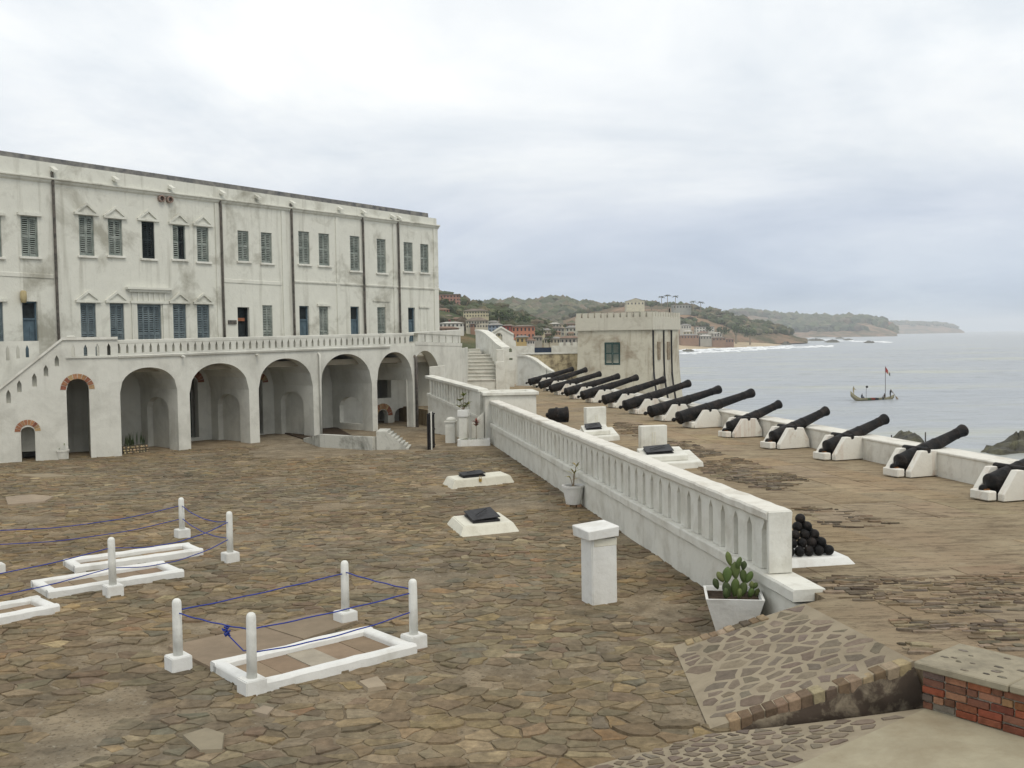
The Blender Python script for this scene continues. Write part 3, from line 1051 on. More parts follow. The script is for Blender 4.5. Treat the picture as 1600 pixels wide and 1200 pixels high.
# worn patches of thin stones on edge
patches = [
    [(1245, 905), (1330, 900), (1420, 905), (1600, 895), (1600, 955), (1480, 965), (1380, 945), (1290, 928)],
    [(1360, 955), (1480, 972), (1600, 968), (1600, 1002), (1500, 1000), (1400, 985)],
    [(1400, 1006), (1440, 1000), (1480, 1003), (1440, 1025), (1425, 1030)],
    [(1480, 1003), (1600, 1003), (1600, 1030), (1540, 1018)],
    [(1095, 722), (1150, 715), (1215, 735), (1262, 752), (1210, 768), (1140, 752), (1090, 735)],
    [(1040, 690), (1075, 690), (1130, 712), (1090, 716), (1050, 702)],
    [(960, 660), (1000, 662), (1000, 685), (965, 676)],
    [(1245, 790), (1330, 800), (1400, 818), (1330, 830), (1262, 812)],
]
rnd = random.Random(12)
cand = []
for k, pk in enumerate(patches):
    reg = [(G(x, y, ZP).x, G(x, y, ZP).y) for x, y in pk]
    x0, x1 = min(q[0] for q in reg), max(q[0] for q in reg)
    y0, y1 = min(q[1] for q in reg), max(q[1] for q in reg)
    y = y0
    while y < y1:
        wy = rnd.uniform(0.035, 0.12)
        x = x0 + rnd.uniform(0, 0.2)
        while x < x1:
            L = rnd.uniform(0.08, 0.40)
            yy = y + rnd.gauss(0, 0.012)
            dens = 0.88 if k != 7 else 0.45
            if rnd.random() < dens and inside(reg, x + L / 2, yy + wy / 2) and noise.noise(Vector((x * 1.1, y * 1.6, 4.4))) > -0.25:
                sk = rnd.gauss(0, 0.02)
                e = lambda: rnd.uniform(0, 0.018)
                out = [(x + e(), yy + e()), (x + L * 0.5, yy - e() + sk * 0.5), (x + L - e(), yy + sk + e()), (x + L - e(), yy + wy * 0.85 + sk), (x + L * 0.5, yy + wy * 0.9), (x + e(), yy + wy * 0.8)]
                col = jit(rnd.choice([(0.20, 0.15, 0.10), (0.15, 0.115, 0.08), (0.25, 0.20, 0.14), (0.14, 0.115, 0.09), (0.23, 0.185, 0.135), (0.10, 0.08, 0.06)]), 0.2, rnd)
                cand.append((yy, x, out, col, rnd.uniform(0.012, 0.032), (rnd.gauss(0, 0.04), rnd.gauss(0, 0.06))))
            x += L
        y += wy
cand.sort(key=lambda c_: c_[0])
mbrest = MB()
for k, (yy, x, out, col, h, tl) in enumerate(cand):
    if k < 260 and in_frame(x, yy, ZP):
        MB().slab([(a - x, b_ - yy) for a, b_ in out], -0.02, h, col, 0.006, tl).build('edge_stone', STONE, platform, loc=(x, yy, ZP))
    else:
        mbrest.slab([(a, b_) for a, b_ in out], ZP - 0.02, ZP + h, col, 0.006, tl)
o = mbrest.build('edge_stones', STONE, platform)
o['kind'] = 'stuff'

# ------------------------------------------------------------------ ramp from courtyard to platform
RB1, RB2 = G(1052, 1012, 0.0), G(1108, 1142, 0.0)   # bottom edge
ramp_o = thing('stone_ramp', 'sloping ramp of dark stones in mortar between courtyard and gun platform', 'ramp')
mb = MB()
lo4 = [RB1 + Vector((0, 0, -0.3)), RB2 + Vector((0, 0, -0.3)), Vector((RT2.x, RT2.y, -0.3)), Vector((RT1.x, RT1.y, -0.3))]
hi4 = [RB1 + Vector((0, 0, 0.02)), RB2 + Vector((0, 0, 0.02)), RT2 + Vector((0, 0, 0.01)), RT1 + Vector((0, 0, 0.01))]


def ramp_pt(s, r):
    """s: bottom 0 -> top 1, r: courtyard edge 0 -> lower edge 1"""
    a = hi4[0].lerp(hi4[1], r)
    b_ = hi4[3].lerp(hi4[2], r)
    return a.lerp(b_, s)


mb = MB()
n = 12
mb.add([ramp_pt(i / n, j / n) for i in range(n + 1) for j in range(n + 1)], [(i * (n + 1) + j, (i + 1) * (n + 1) + j, (i + 1) * (n + 1) + j + 1, i * (n + 1) + j + 1) for i in range(n) for j in range(n)])
for i in range(n):
    for r_ in (0.0, 1.0):
        a, b_ = ramp_pt(i / n, r_), ramp_pt((i + 1) / n, r_)
        mb.add([a, b_, Vector((b_.x, b_.y, -0.3)), Vector((a.x, a.y, -0.3))], [(0, 1, 2, 3)])
mb.build('mortar_bed', MORT, ramp_o)
rl = (RT1 - RB1).length
rw = (RB2 - RB1).length
rnd = random.Random(21)
reg = [(0.10, 0.12), (rl - 0.05, 0.10), (rl - 0.05, rw - 0.17), (0.14, rw - 0.17)]
up_n = (hi4[3] - hi4[0]).cross(hi4[0] - hi4[1]).normalized()
if up_n.z < 0:
    up_n = -up_n


def pocket_stones(reg, sp, rnd, shrink, fn, name, parent, nrm, cols):
    for (x, y, out) in cells(reg, sp, rnd, 0.05, 1.0, False, False):
        k = shrink * rnd.uniform(0.9, 1.06)
        st = rnd.uniform(0.88, 1.06)
        poly = [(x + (a - x) * k * st, y + (b_ - y) * k) for a, b_ in out]
        col = jit(rnd.choice(cols), 0.16, rnd)
        c0 = fn(x, y)
        n = len(poly)
        h = rnd.uniform(0.0015, 0.004)
        vs = [fn(*q) - nrm * 0.02 - c0 for q in poly] + [fn(*(x + (q[0] - x) * 0.97, y + (q[1] - y) * 0.97)) + nrm * h - c0 for q in poly]
        mb = MB().add(vs, [tuple(range(n, 2 * n))] + [(i, (i + 1) % n, (i + 1) % n + n, i + n) for i in range(n)], col)
        mb.build(name, COBBLE, parent, loc=c0)


DKST = [(0.185, 0.150, 0.112), (0.168, 0.138, 0.104), (0.20, 0.165, 0.12), (0.176, 0.142, 0.110)]
pocket_stones(reg, 0.275, rnd, 0.98, lambda a, b_: ramp_pt(a / rl, b_ / rw), 'cobble', ramp_o, up_n, DKST)

# brick edging along both sides of the ramp
BRC = [(0.29, 0.22, 0.135), (0.25, 0.19, 0.12), (0.19, 0.135, 0.085), (0.30, 0.245, 0.16), (0.15, 0.105, 0.07), (0.11, 0.085, 0.06)]


def edging(r0, r1, s0, s1, n, dz, name='edging_brick', drop=0.12):
    for k in range(n):
        a, b_ = s0 + (s1 - s0) * k / n, s0 + (s1 - s0) * (k + 0.94) / n
        if rnd.random() < 0.06:
            continue
        q = [ramp_pt(a, r0), ramp_pt(b_, r0), ramp_pt(b_, r1), ramp_pt(a, r1)]
        j = rnd.uniform(-0.008, 0.012)
        c0 = q[0].copy()
        top = [p_ + up_n * (dz + j) - c0 + Vector((rnd.gauss(0, 0.006), rnd.gauss(0, 0.006), 0)) for p_ in q]
        bot = [p_ - Vector((0, 0, drop)) - c0 for p_ in q]
        MB().hexa(bot, top, jit(rnd.choice(BRC), 0.2, rnd)).build(name, BRICK, ramp_o, loc=c0, bevel=0.008)


edging(0.935, 1.008, 0.10, 0.99, 15, 0.006)
edging(-0.012, 0.055, 0.10, 0.72, 10, 0.015)
# crumbling side of the ramp under the edging
mb = MB()
n = 22
V, F_ = [], []
for i in range(n + 1):
    s = 0.16 + 0.84 * i / n
    tp = ramp_pt(s, 1.0)
    for j in range(6):
        f_ = j / 5
        q = Vector((tp.x, tp.y, tp.z - 0.06)).lerp(Vector((tp.x + 0.03, tp.y - 0.05, 0.35 * s - 0.10)), f_)
        k = 0.06 * noise.noise(Vector((q.x * 5, q.z * 7, 1.5))) + (0.05 * math.sin(f_ * math.pi))
        V.append(q + Vector((0.3, -0.9, 0)).normalized() * k * (0.3 + s))
for i in range(n):
    for j in range(5):
        F_.append((i * 6 + j, (i + 1) * 6 + j, (i + 1) * 6 + j + 1, i * 6 + j + 1))
mb.add(V, F_)
CRUMB = plaster('crumbling_mortar', (0.24, 0.20, 0.14), stain=(0.055, 0.04, 0.03), amt=0.95, lo=0.40, hi=0.55, scale=3.0, streak=0.3)
mb.build('side_face', CRUMB, ramp_o, smooth=True)

# lower strip of stones in mortar (rises from the courtyard to the apron) and the concrete apron
ZA = 0.40
LA, LB_ = G(1104, 1147, 0.02), G(925, 1200, 0.0)
RA, RB_ = G(1452, 1108, ZA), G(1245, 1200, ZA)
LB_ = LA + (LB_ - LA) * 1.6
RB_ = RA + (RB_ - RA) * 2.2


def path_pt(s, r):
    """s: far 0 -> near 1, r: courtyard 0 -> apron 1"""
    return LA.lerp(LB_, s).lerp(RA.lerp(RB_, s), r)


def path_z0(x, y, up=0.018):
    """height of the rising strip: courtyard level at its left edge, apron level at its right"""

    def dist(a, b_):
        d_ = (b_ - a).xy.normalized()
        return abs(d_.x * (y - a.y) - d_.y * (x - a.x))
    dl, dr = dist(LA, LB_), dist(RA, RB_)
    return Vector((x, y, up + ZA * dl / (dl + dr)))


def path_z(x, y):
    return path_z0(x, y, 0.026)


mb = MB()
n = 10
PV = [path_pt(i / n, j / n) for i in range(n + 1) for j in range(n + 1)]
mb.add([path_z0(q.x, q.y) for q in PV], [(i * (n + 1) + j, i * (n + 1) + j + 1, (i + 1) * (n + 1) + j + 1, (i + 1) * (n + 1) + j) for i in range(n) for j in range(n)])
lower = struct(mb.build('lower_path', MORT))
pl_, pw_ = (LB_ - LA).length, (RA - LA).length
rnd = random.Random(31)
pocket_stones([(path_pt(s_, r_).x, path_pt(s_, r_).y) for s_, r_ in ((0.05, 0.04), (0.04, 0.97), (1, 0.96), (1, 0.0))], 0.25, rnd, 0.97, path_z, 'cobble', lower, Vector((-0.1, 0, 1)).normalized(), DKST)
mb = MB()
ap = [(RA.x, RA.y), (RB_.x, RB_.y), (RB_.x + 4, 5.0), (RA.x + 6, 5.0), (RA.x + 6, RA.y + 2.0), (RA.x + 0.4, RA.y + 0.35)]
mb.slab(ap, -0.2, ZA + 0.024)
struct(mb.build('concrete_apron', CONCG))

# ------------------------------------------------------------------ brick wall beside the ramp
b0 = G(1440, 1106, ZA + 0.024)
b1 = G(1600, 1152, ZA + 0.024)
BW = Fr(b0, ang_of(b0, b1))
brick_wall = thing('brick_wall', 'low red brick wall with worn cement cap at the ramp top', 'wall', (b0.x, b0.y, 0), BW.rz)
zc = BW.uz(1436, 1044)[1]
Lb = 4.2
MB().box(0.02, Lb, 0.03, 1.0, 0.1, zc - 0.01).build('mortar_core', plaster('brick_joint', (0.36, 0.33, 0.26), stain=(0.12, 0.10, 0.08), amt=0.8, lo=0.5, hi=0.66, scale=4, streak=0.2), brick_wall)
rnd = random.Random(41)
RED = [(0.27, 0.085, 0.045), (0.28, 0.11, 0.055), (0.21, 0.07, 0.042), (0.17, 0.08, 0.05), (0.30, 0.16, 0.09), (0.15, 0.115, 0.09), (0.16, 0.08, 0.05)]
nc = 5
ch = (zc - ZA - 0.024) / nc
for r in range(nc):
    u = -0.11 if r % 2 else 0.0
    while u < Lb - 0.1:
        L = rnd.choice((0.225, 0.235, 0.22, 0.11))
        ua, ub = max(0.0, u) + 0.006, min(Lb, u + L) - 0.006
        if ub - ua > 0.04:
            z0 = ZA + 0.024 + r * ch + 0.006
            dz = rnd.gauss(0, 0.004)
            MB().box(0, ub - ua, rnd.uniform(-0.008, 0.012), 0.1, dz, ch - 0.013 + dz, jit(rnd.choice(RED), 0.25, rnd)).build('brick', BRICK, brick_wall, bevel=0.006, loc=(ua, 0, z0))
        u += L + 0.004
for k in range(5):
    ua = k * 0.95 - 0.06
    MB().box(0.006, 0.944, -0.06, 0.86, 0, 0.075).build('cap_slab', CAPM, brick_wall, bevel=0.012, loc=(ua, 0, zc + 0.002 + 0.004 * (k % 2)))
    for q in range(16):
        w_ = rnd.uniform(0.03, 0.075)
        x, y = rnd.uniform(0.06, 0.82), rnd.uniform(0.0, 0.78)
        MB().slab([(x, y), (x + w_, y - 0.008), (x + w_ * 1.5, y + w_ * 0.25), (x + w_, y + w_ * 0.6), (x + 0.1 * w_, y + w_ * 0.5)], 0.07, 0.082, jit((0.18, 0.16, 0.13), 0.2, rnd), 0.003).build('pebble', STONE, brick_wall, loc=(ua, 0, zc + 0.002))

# ================================================================== MAIN BUILDING
bld = thing('main_building', 'long white two-storey castle building with shuttered windows and dark roofline', 'building', (FAC.p.x, FAC.p.y, 0), FAC.rz)
UL, UR = FAC.uz(-170, 400)[0], FAC.uz(683, 400)[0]
z_corn = lin(FAC, (0, 271), (686.5, 354))
z_band0 = lin(FAC, (0, 242), (670, 339.2))
z_band1 = lin(FAC, (0, 234.6), (670, 333))
ZT = 3.35                                        # terrace floor
UPW = [(-22, 2, 337, 401, 'hood'), (32.6, 59, 338, 401, 'hood'), (123.3, 146.7, 337, 399.5, 'ped'), (169, 191, 342.6, 399.5, 'ped'), (221.6, 241.4, 346.5, 404, 'dark'), (270, 289.6, 352, 405, 'half'), (307.6, 326, 354.6, 409, 'ped'), (371.5, 388.8, 360.6, 408, ''), (408, 425, 363.5, 411, ''), (466.5, 483.6, 361.7, 412.6, ''), (498, 514.6, 365, 415, ''), (547, 562, 369, 423, ''), (589, 603, 373.6, 426.5, ''), (631, 645, 378.6, 424, ''), (657, 669.7, 381.5, 426, '')]
LOW = [(-20, 5, 472, 545, 'blue'), (35, 59, 471, 545, 'door'), (126, 150, 473.6, 545, 'bped'), (172, 194, 474, 545, 'bped'), (215, 252, 475.5, 545, 'wide'), (270.5, 291, 475, 545, 'bped'), (308, 327.5, 476, 545, 'bped'), (371.5, 390, 480, 545, 'open'), (410.4, 426, 477, 545, 'g'), (468, 483, 478, 545, 'door'), (499, 513, 479, 545, 'ghood'), (548, 561.6, 479, 545, 'door'), (589.8, 602.6, 480, 545, 'g'), (638, 648.7, 480.6, 545, 'door'), (657, 668.5, 481, 545, 'blind')]
ops, wins = [], []
for row_, lst in (('u', UPW), ('l', LOW)):
    for (xl, xr, yt, yb, kind) in lst:
        ua, ub = FAC.uz(xl, yt + 20)[0], FAC.uz(xr, yt + 20)[0]
        zt_ = FAC.uz((xl + xr) / 2, yt)[1]
        z0 = FAC.uz((xl + xr) / 2, yb)[1] if row_ == 'u' else ZT + (0.02 if kind in ('door', 'open', 'wide') else 0.10)
        if kind != 'blind':
            ops.append((ua, ub, z0, flat_top(zt_), 1))
        wins.append((row_, kind, ua, ub, z0, zt_))
mb = MB()
wall_open(mb, UL, UR, ZT - 3.3, lambda u: z_band0(u) - 0.02, ops, 0.0, 0.32)
# far end, back and inner floor of the building
mb.box(UR - 0.3, UR - 0.001, 0.32, 9.0, 0.0, z_band0(UR) - 0.02)
mb.box(UL, UR - 0.3, 8.7, 9.0, 0.0, z_band0(UR) - 0.05)
mb.box(UL, UL + 0.3, 0.32, 8.7, 0.0, z_band0(UR))
mb.build('wall', WALLW, bld)
mb = MB()
V = [(UL, 0.33, z_corn(UL) + 0.1), (UR - 0.3, 0.33, z_corn(UR) + 0.1), (UR - 0.3, 8.7, z_corn(UR) + 0.1), (UL, 8.7, z_corn(UL) + 0.1)]
mb.add(V, [(0, 1, 2, 3)])
mb.box(UL + 0.3, UR - 0.3, 0.33, 8.7, ZT - 0.1, ZT - 0.02)
mid = FAC.uz(500, 440)[1]
mb.box(UL + 0.3, UR - 0.3, 0.33, 8.7, mid - 0.1, mid + 0.05)
for uu in (FAC.uz(346, 400)[0], FAC.uz(443, 400)[0], FAC.uz(86, 400)[0]):
    mb.box(uu, uu + 0.2, 0.33, 8.6, ZT - 0.02, z_corn(uu))
mb.build('roof', ROOFD, bld)
ub_ = FAC.uz(670, 336)[0]
mb = MB()
mb.ext([(0.05, 0), (0.45, 0), (0.45, 1), (0.05, 1)], (UL, 0, 0), (UL, 0, 0))
mb = MB()
a_, b2 = z_band0(UL), z_band0(ub_)
c_, d_ = z_band1(UL), z_band1(ub_)
mb.hexa([(UL, 0.04, a_ - 0.05), (ub_, 0.04, b2 - 0.05), (ub_, 0.5, b2 - 0.05), (UL, 0.5, a_ - 0.05)], [(UL, 0.06, c_), (ub_, 0.06, d_), (ub_, 0.5, d_), (UL, 0.5, c_)])
mb.build('roof_coping', ROOFD, bld)
prof = [(0.0, -0.16), (-0.07, -0.10), (-0.10, -0.03), (-0.17, 0.0), (-0.17, 0.05), (0.0, 0.09)]
mb = MB()
mb.ext(prof, (UL, 0, z_corn(UL)), (UR + 0.12, 0, z_corn(UR + 0.1)))
mb.build('cornice', WALLW, bld)
zs_ = lin(FAC, (458, 440), (686.5, 452))
u0_ = FAC.uz(458, 440)[0]
mb = MB().ext([(0, -0.06), (-0.04, -0.05), (-0.06, 0.0), (-0.06, 0.04), (0, 0.06)], (u0_, 0, zs_(u0_)), (UR + 0.1, 0, zs_(UR + 0.1)))
mb.build('string_course', WALLW, bld)
for (xa, ya, xb, yb) in ((-60, 424, 84, 432), (348, 438, 440, 443)):
    p0, p1 = FAC.uz(xa, ya), FAC.uz(xb, yb)
    MB().ext([(0, -0.03), (-0.03, -0.02), (-0.03, 0.12), (0, 0.14)], (p0[0], 0, p0[1] - 0.06), (p1[0], 0, p1[1] - 0.06)).build('string_course', WALLW, bld)
# flat pilaster strips
for x in (443, 527, 616, 340):
    u = FAC.uz(x, 400)[0]
    MB().box(u - 0.10, u + 0.10, -0.045, -0.001, ZT, z_corn(u) - 0.15).build('pilaster', WALLW, bld)
MB().box(UR - 0.32, UR + 0.03, -0.05, 0.3, ZT - 2, z_corn(UR) - 0.14).build('pilaster', WALLW, bld)
# drainpipes
for x, yt, yb in ((86, 272, 545), (346, 314, 545), (456, 320, 545), (567, 340, 545), (622, 345, 545)):
    u = FAC.uz(x, 420)[0]
    zt_ = FAC.uz(x, yt)[1]
    MB().tube([(u + 0.02, -0.09, ZT), (u, -0.09, ZT + 2), (u - 0.01, -0.09, zt_ - 0.3), (u - 0.02, -0.05, zt_ + 0.05)], 0.055, 8).build('drainpipe', PIPE, bld, smooth=True)
# roof spouts through the parapet
for x, y in ((82, 266), (178, 281), (265, 294), (345, 302), (400, 309), (455, 318), (529, 327), (566, 332), (611, 339), (622, 341)):
    u, z = FAC.uz(x, y)
    mb = MB().hexa([(u - 0.09, -0.30, z - 0.13), (u + 0.09, -0.30, z - 0.13), (u + 0.09, 0.02, z + 0.0), (u - 0.09, 0.02, z + 0.0)], [(u - 0.09, -0.30, z - 0.02), (u + 0.09, -0.30, z - 0.02), (u + 0.09, 0.02, z + 0.16), (u - 0.09, 0.02, z + 0.16)])
    mb.build('roof_spout', WALLW, bld)
for x, y in ((250.5, 310.5), (263.5, 312)):
    u, z = FAC.uz(x, y)
    Mx = Matrix.Translation((u, 0.02, z)) @ Matrix.Rotation(math.pi / 2, 4, 'X')
    MB().lathe([(0.10, 0.0), (0.145, 0.0), (0.15, 0.16), (0.10, 0.17), (0.095, 0.02)], 14, Mx).build('vent_pipe', TERRA, bld, smooth=False)


def shutter_mesh(w, h, mats_dark=False):
    mb = MB()
    st = min(0.05, w * 0.14)
    mb.box(0, st, 0, 0.04, 0, h)
    mb.box(w - st, w, 0, 0.04, 0, h)
    rails = [0.0, h * 0.5 - 0.03, h - 0.07]
    for z in rails:
        mb.box(st, w - st, 0.002, 0.038, z, z + 0.07)
    for a, b_ in ((rails[0] + 0.07, rails[1]), (rails[1] + 0.07, rails[2])):
        n = max(3, int((b_ - a) / 0.075))
        for k in range(n):
            z = a + (b_ - a) * (k + 0.1) / n
            mb.hexa([(st, 0.004, z), (w - st, 0.004, z), (w - st, 0.034, z + 0.035), (st, 0.034, z + 0.035)], [(st, 0.004, z + 0.012), (w - st, 0.004, z + 0.012), (w - st, 0.034, z + 0.047), (st, 0.034, z + 0.047)])
    return mb


def pediment(mb, uc, w, z, hgt):
    """triangular gable hood over a window"""
    mb.box(uc - w / 2 - 0.03, uc + w / 2 + 0.03, -0.10, 0.0, z, z + 0.09)
    mb.prism([(uc - w / 2, z + 0.09), (uc + w / 2, z + 0.09), (uc, z + 0.09 + hgt)], -0.035, 0.0)
    for s in (-1, 1):
        a = (uc + s * (w / 2 + 0.04), z + 0.09)
        b_ = (uc, z + 0.13 + hgt)
        mb.prism([a, (a[0] - s * 0.13, a[1]), (b_[0], b_[1] - 0.11), (b_[0], b_[1])] if s < 0 else [a, b_, (b_[0], b_[1] - 0.11), (a[0] - s * 0.13, a[1])], -0.10, 0.0)


for (row_, kind, ua, ub, z0, zt_) in wins:
    w, h, uc = ub - ua, zt_ - z0, 0.5 * (ua + ub)
    if kind == 'blind':
        f = MB().box(ua, ua + 0.05, -0.02, 0, ZT, zt_)
        f.box(ub - 0.05, ub + 0.02, -0.02, 0, ZT, zt_)
        f.box(ua - 0.12, ub + 0.12, -0.07, 0, zt_, zt_ + 0.08)
        f.build('blind_window', WALLW, bld)
        continue
    if kind == 'door':
        d = MB().box(ua + 0.02, ub - 0.02, 0.16, 0.20, z0, z0 + h * 0.72)
        d.box(ua + 0.08, uc - 0.03, 0.145, 0.16, z0 + 0.15, z0 + h * 0.62)
        d.box(uc + 0.03, ub - 0.08, 0.145, 0.16, z0 + 0.15, z0 + h * 0.62)
        d = d.build('door', BLUED, bld)
        f = MB().box(ua, ua + 0.06, 0.10, 0.22, z0, zt_).box(ub - 0.06, ub, 0.10, 0.22, z0, zt_).box(ua + 0.06, ub - 0.06, 0.10, 0.22, zt_ - 0.06, zt_).box(ua + 0.06, ub - 0.06, 0.12, 0.22, z0 + h * 0.72, z0 + h * 0.72 + 0.07)
        f.build('door_frame', BLUED, d)
        MB().box(ua + 0.06, ub - 0.06, 0.18, 0.19, z0 + h * 0.72 + 0.07, zt_ - 0.06).build('fanlight', DARK, d)
        continue
    if kind == 'open':
        f = MB().box(ua, ua + 0.05, 0.14, 0.26, z0, zt_).box(ub - 0.05, ub, 0.14, 0.26, z0, zt_).box(ua + 0.05, ub - 0.05, 0.14, 0.26, zt_ - 0.05, zt_)
        f = f.build('doorway', DARK, bld)
        MB().box(ua + 0.05, ub - 0.05, 0.29, 0.31, z0, zt_ - 0.05).build('dark_inner_panel', DARK, f)  # dark panel filling the doorway behind its frame
        MB().box(ua + 0.12, ub - 0.12, 0.20, 0.22, zt_ - 0.62, zt_ - 0.48).build('sign_board', simple('orange_sign', (0.26, 0.10, 0.05), 0.2), f)
        continue
    sh = DARK if kind == 'dark' else (BLUE if (kind in ('bped', 'wide', 'blue')) else GREEN)  # dark windows stand open; their inner shade is put into the shutter colour
    root = MB().box(ua, ua + 0.03, 0.05, 0.16, z0, zt_).box(ub - 0.03, ub, 0.05, 0.16, z0, zt_).box(ua + 0.03, ub - 0.03, 0.05, 0.16, zt_ - 0.03, zt_)
    root = root.build('window', sh, bld)
    nleaf = 4 if kind == 'wide' else 2
    lw = (w - 0.07) / nleaf
    for k in range(nleaf):
        me = shutter_mesh(lw - 0.01, h - 0.05)
        s_ = me.build('shutter', DARK if (kind == 'half' and k == 1) else sh, root)
        s_.location = (ua + 0.035 + k * lw + 0.005, 0.06 + RND.uniform(0, 0.02), z0 + 0.01)
    if row_ == 'u':
        MB().box(ua - 0.10, ub + 0.10, -0.09, 0.05, z0 - 0.09, z0 + 0.0).build('sill', WHITE, root, bevel=0.01)
    if kind in ('hood', 'ghood', 'blue'):
        MB().box(ua - 0.14, ub + 0.14, -0.10, 0.0, zt_ + 0.02, zt_ + 0.13).build('hood', WALLW, root)
    if kind in ('ped', 'half', 'dark', 'bped'):
        q = MB()
        pediment(q, uc, w + 0.34, zt_ + 0.02, 0.36)
        q.build('pediment', WALLW, root)
    if kind == 'wide':
        q = MB().box(ua - 0.28, ua - 0.06, -0.06, 0, z0, zt_ + 0.03).box(ub + 0.06, ub + 0.28, -0.06, 0, z0, zt_ + 0.03)
        q.box(ua - 0.32, ub + 0.32, -0.10, 0, zt_ + 0.03, zt_ + 0.13)
        for k in range(7):
            q.box(ua - 0.2 + k * (w + 0.4) / 6 - 0.03, ua - 0.2 + k * (w + 0.4) / 6 + 0.03, -0.04, 0, zt_ + 0.13, zt_ + 0.50)
        q.box(ua - 0.40, ub + 0.40, -0.12, 0, zt_ + 0.50, zt_ + 0.60)
        q.box(ua - 0.52, ub + 0.52, -0.20, 0, zt_ + 0.60, zt_ + 0.69)
        q.build('entablature', WALLW, root)
# hood line over the tenth shuttered window, name board, wall lamp
u, z = FAC.uz(596, 470.5)
MB().box(u - 0.62, u + 0.62, -0.04, 0, z - 0.03, z + 0.03).build('hood', WALLW, bld)
u, z = FAC.uz(362.5, 503.5)
MB().box(u - 0.22, u + 0.22, -0.05, 0, z - 0.09, z + 0.09).build('name_board', PIPE, bld)
u, z = FAC.uz(34, 464)
MB().lathe([(0.06, -0.22), (0.10, -0.2), (0.12, 0.0), (0.11, 0.2), (0.05, 0.24)], 10, Matrix.Translation((u, -0.13, z))).build('wall_lamp', simple('yellowed_lamp_glass', (0.40, 0.33, 0.18), 0.1), bld, smooth=True)

# ================================================================== ARCADE AND TERRACE
arc = thing('arcade_terrace', 'white arcade of five round arches carrying the terrace balustrade', 'arcade', (A0.x, A0.y, 0), ARC.rz)
U_END = ARC.uz(649, 560)[0]
z_m = lin(ARC, (190, 557), (640, 540))           # moulding under balustrade
z_b = lin(ARC, (190, 531), (640, 520))           # balustrade top
APX = [(188.5, 278, 611, 574), (297, 390, 612, 567.5), (405, 490, 606, 560), (501.5, 582, 602, 553), (590, 646, 597, 550)]
ops = []
for (xl, xr, ys, ya) in APX:
    ua, ub = ARC.uz(xl, 640)[0], ARC.uz(xr, 640)[0]
    ua = max(ua, 0.02)
    xm = 0.5 * (xl + xr)
    ops.append((ua, ub, -0.6, arch_top(ua, ub, ARC.uz(xm, ys)[1], ARC.uz(xm, ya)[1], 2.1), 22))
mb = MB()
TA = 0.32
wall_open(mb, 0.0, U_END, -0.6, lambda u: z_m(u), ops, 0.0, TA)
bays = list(ops)
mb.build('arcade_wall', ARCW, arc)
prof = [(0.0, -0.07), (-0.07, -0.05), (-0.09, 0.02), (0.0, 0.05)]
MB().ext(prof, (-0.02, 0, z_m(0)), (U_END - 1.6, 0, z_m(U_END - 1.6))).build('moulding', ARCW, arc)
# balustrade: bottom rail, pointed-slit balusters, top rail
n_sl = 46
ua, ub = ARC.uz(200, 542)[0], ARC.uz(642, 531)[0]
cw = (ub - ua) / (n_sl - 1)


def baluster_mesh(w, slit, h, apex, t0, t1):
    poly = [(slit, 0), (w - slit, 0), (w - slit, h - apex), (w - 0.0005, h), (0.0005, h), (slit, h - apex)]
    return MB().prism(poly, t0, t1).mesh('baluster')


hb = 0.36
bme = baluster_mesh(cw, 0.052, hb, 0.15, 0.06, 0.24)
zr0 = lambda u: z_m(u) + 0.12
MB().hexa([(0, 0.06, z_m(0) + 0.002), (U_END, 0.06, z_m(U_END) + 0.002), (U_END, 0.34, z_m(U_END) + 0.002), (0, 0.34, z_m(0) + 0.002)], [(0, 0.06, zr0(0)), (U_END, 0.06, zr0(U_END)), (U_END, 0.34, zr0(U_END)), (0, 0.34, zr0(0))]).build('bottom_rail', ARCW, arc)
for k in range(-1, n_sl):
    u = ua + cw * k
    if u < -0.1 or u + cw > U_END:
        continue
    inst('baluster', bme, ARCW, arc, (u, 0, zr0(u)))
z1 = lambda u: zr0(u) + hb - 0.012
MB().hexa([(0, 0.05, z1(0)), (U_END, 0.05, z1(U_END)), (U_END, 0.35, z1(U_END)), (0, 0.35, z1(0))], [(0, 0.05, z_b(0)), (U_END, 0.05, z_b(U_END)), (U_END, 0.35, z_b(U_END)), (0, 0.35, z_b(0))]).build('top_rail', ARCW, arc, bevel=0.02)
# terrace slab (soffit of the arcade) and ground-floor inner wall with doors and niches
mb = MB()
fe = ARC.loc(FAC.pt(UR, 3))
mb.hexa([(0.3, 0.5, ZT - 0.25), (U_END + 0.2, 0.5, ZT - 0.25), (fe.x, fe.y, ZT - 0.25), (0.3, 9, ZT - 0.25)], [(0.3, 0.5, ZT - 0.005), (U_END + 0.2, 0.5, ZT - 0.005), (fe.x, fe.y, ZT - 0.005), (0.3, 9, ZT - 0.005)])
mb.hexa([(-6, 3.3, ZT - 0.25), (0.299, 3.3, ZT - 0.25), (0.299, 9, ZT - 0.25), (-6, 9, ZT - 0.25)], [(-6, 3.3, ZT - 0.006), (0.299, 3.3, ZT - 0.006), (0.299, 9, ZT - 0.006), (-6, 9, ZT - 0.006)])
mb.build('terrace_floor', CONC, arc)
VI = 3.0


def iu(x, y=640):
    return ARC.uz(x, y, VI)[0]


def iz(x, y):
    return ARC.uz(x, y, VI)[1]


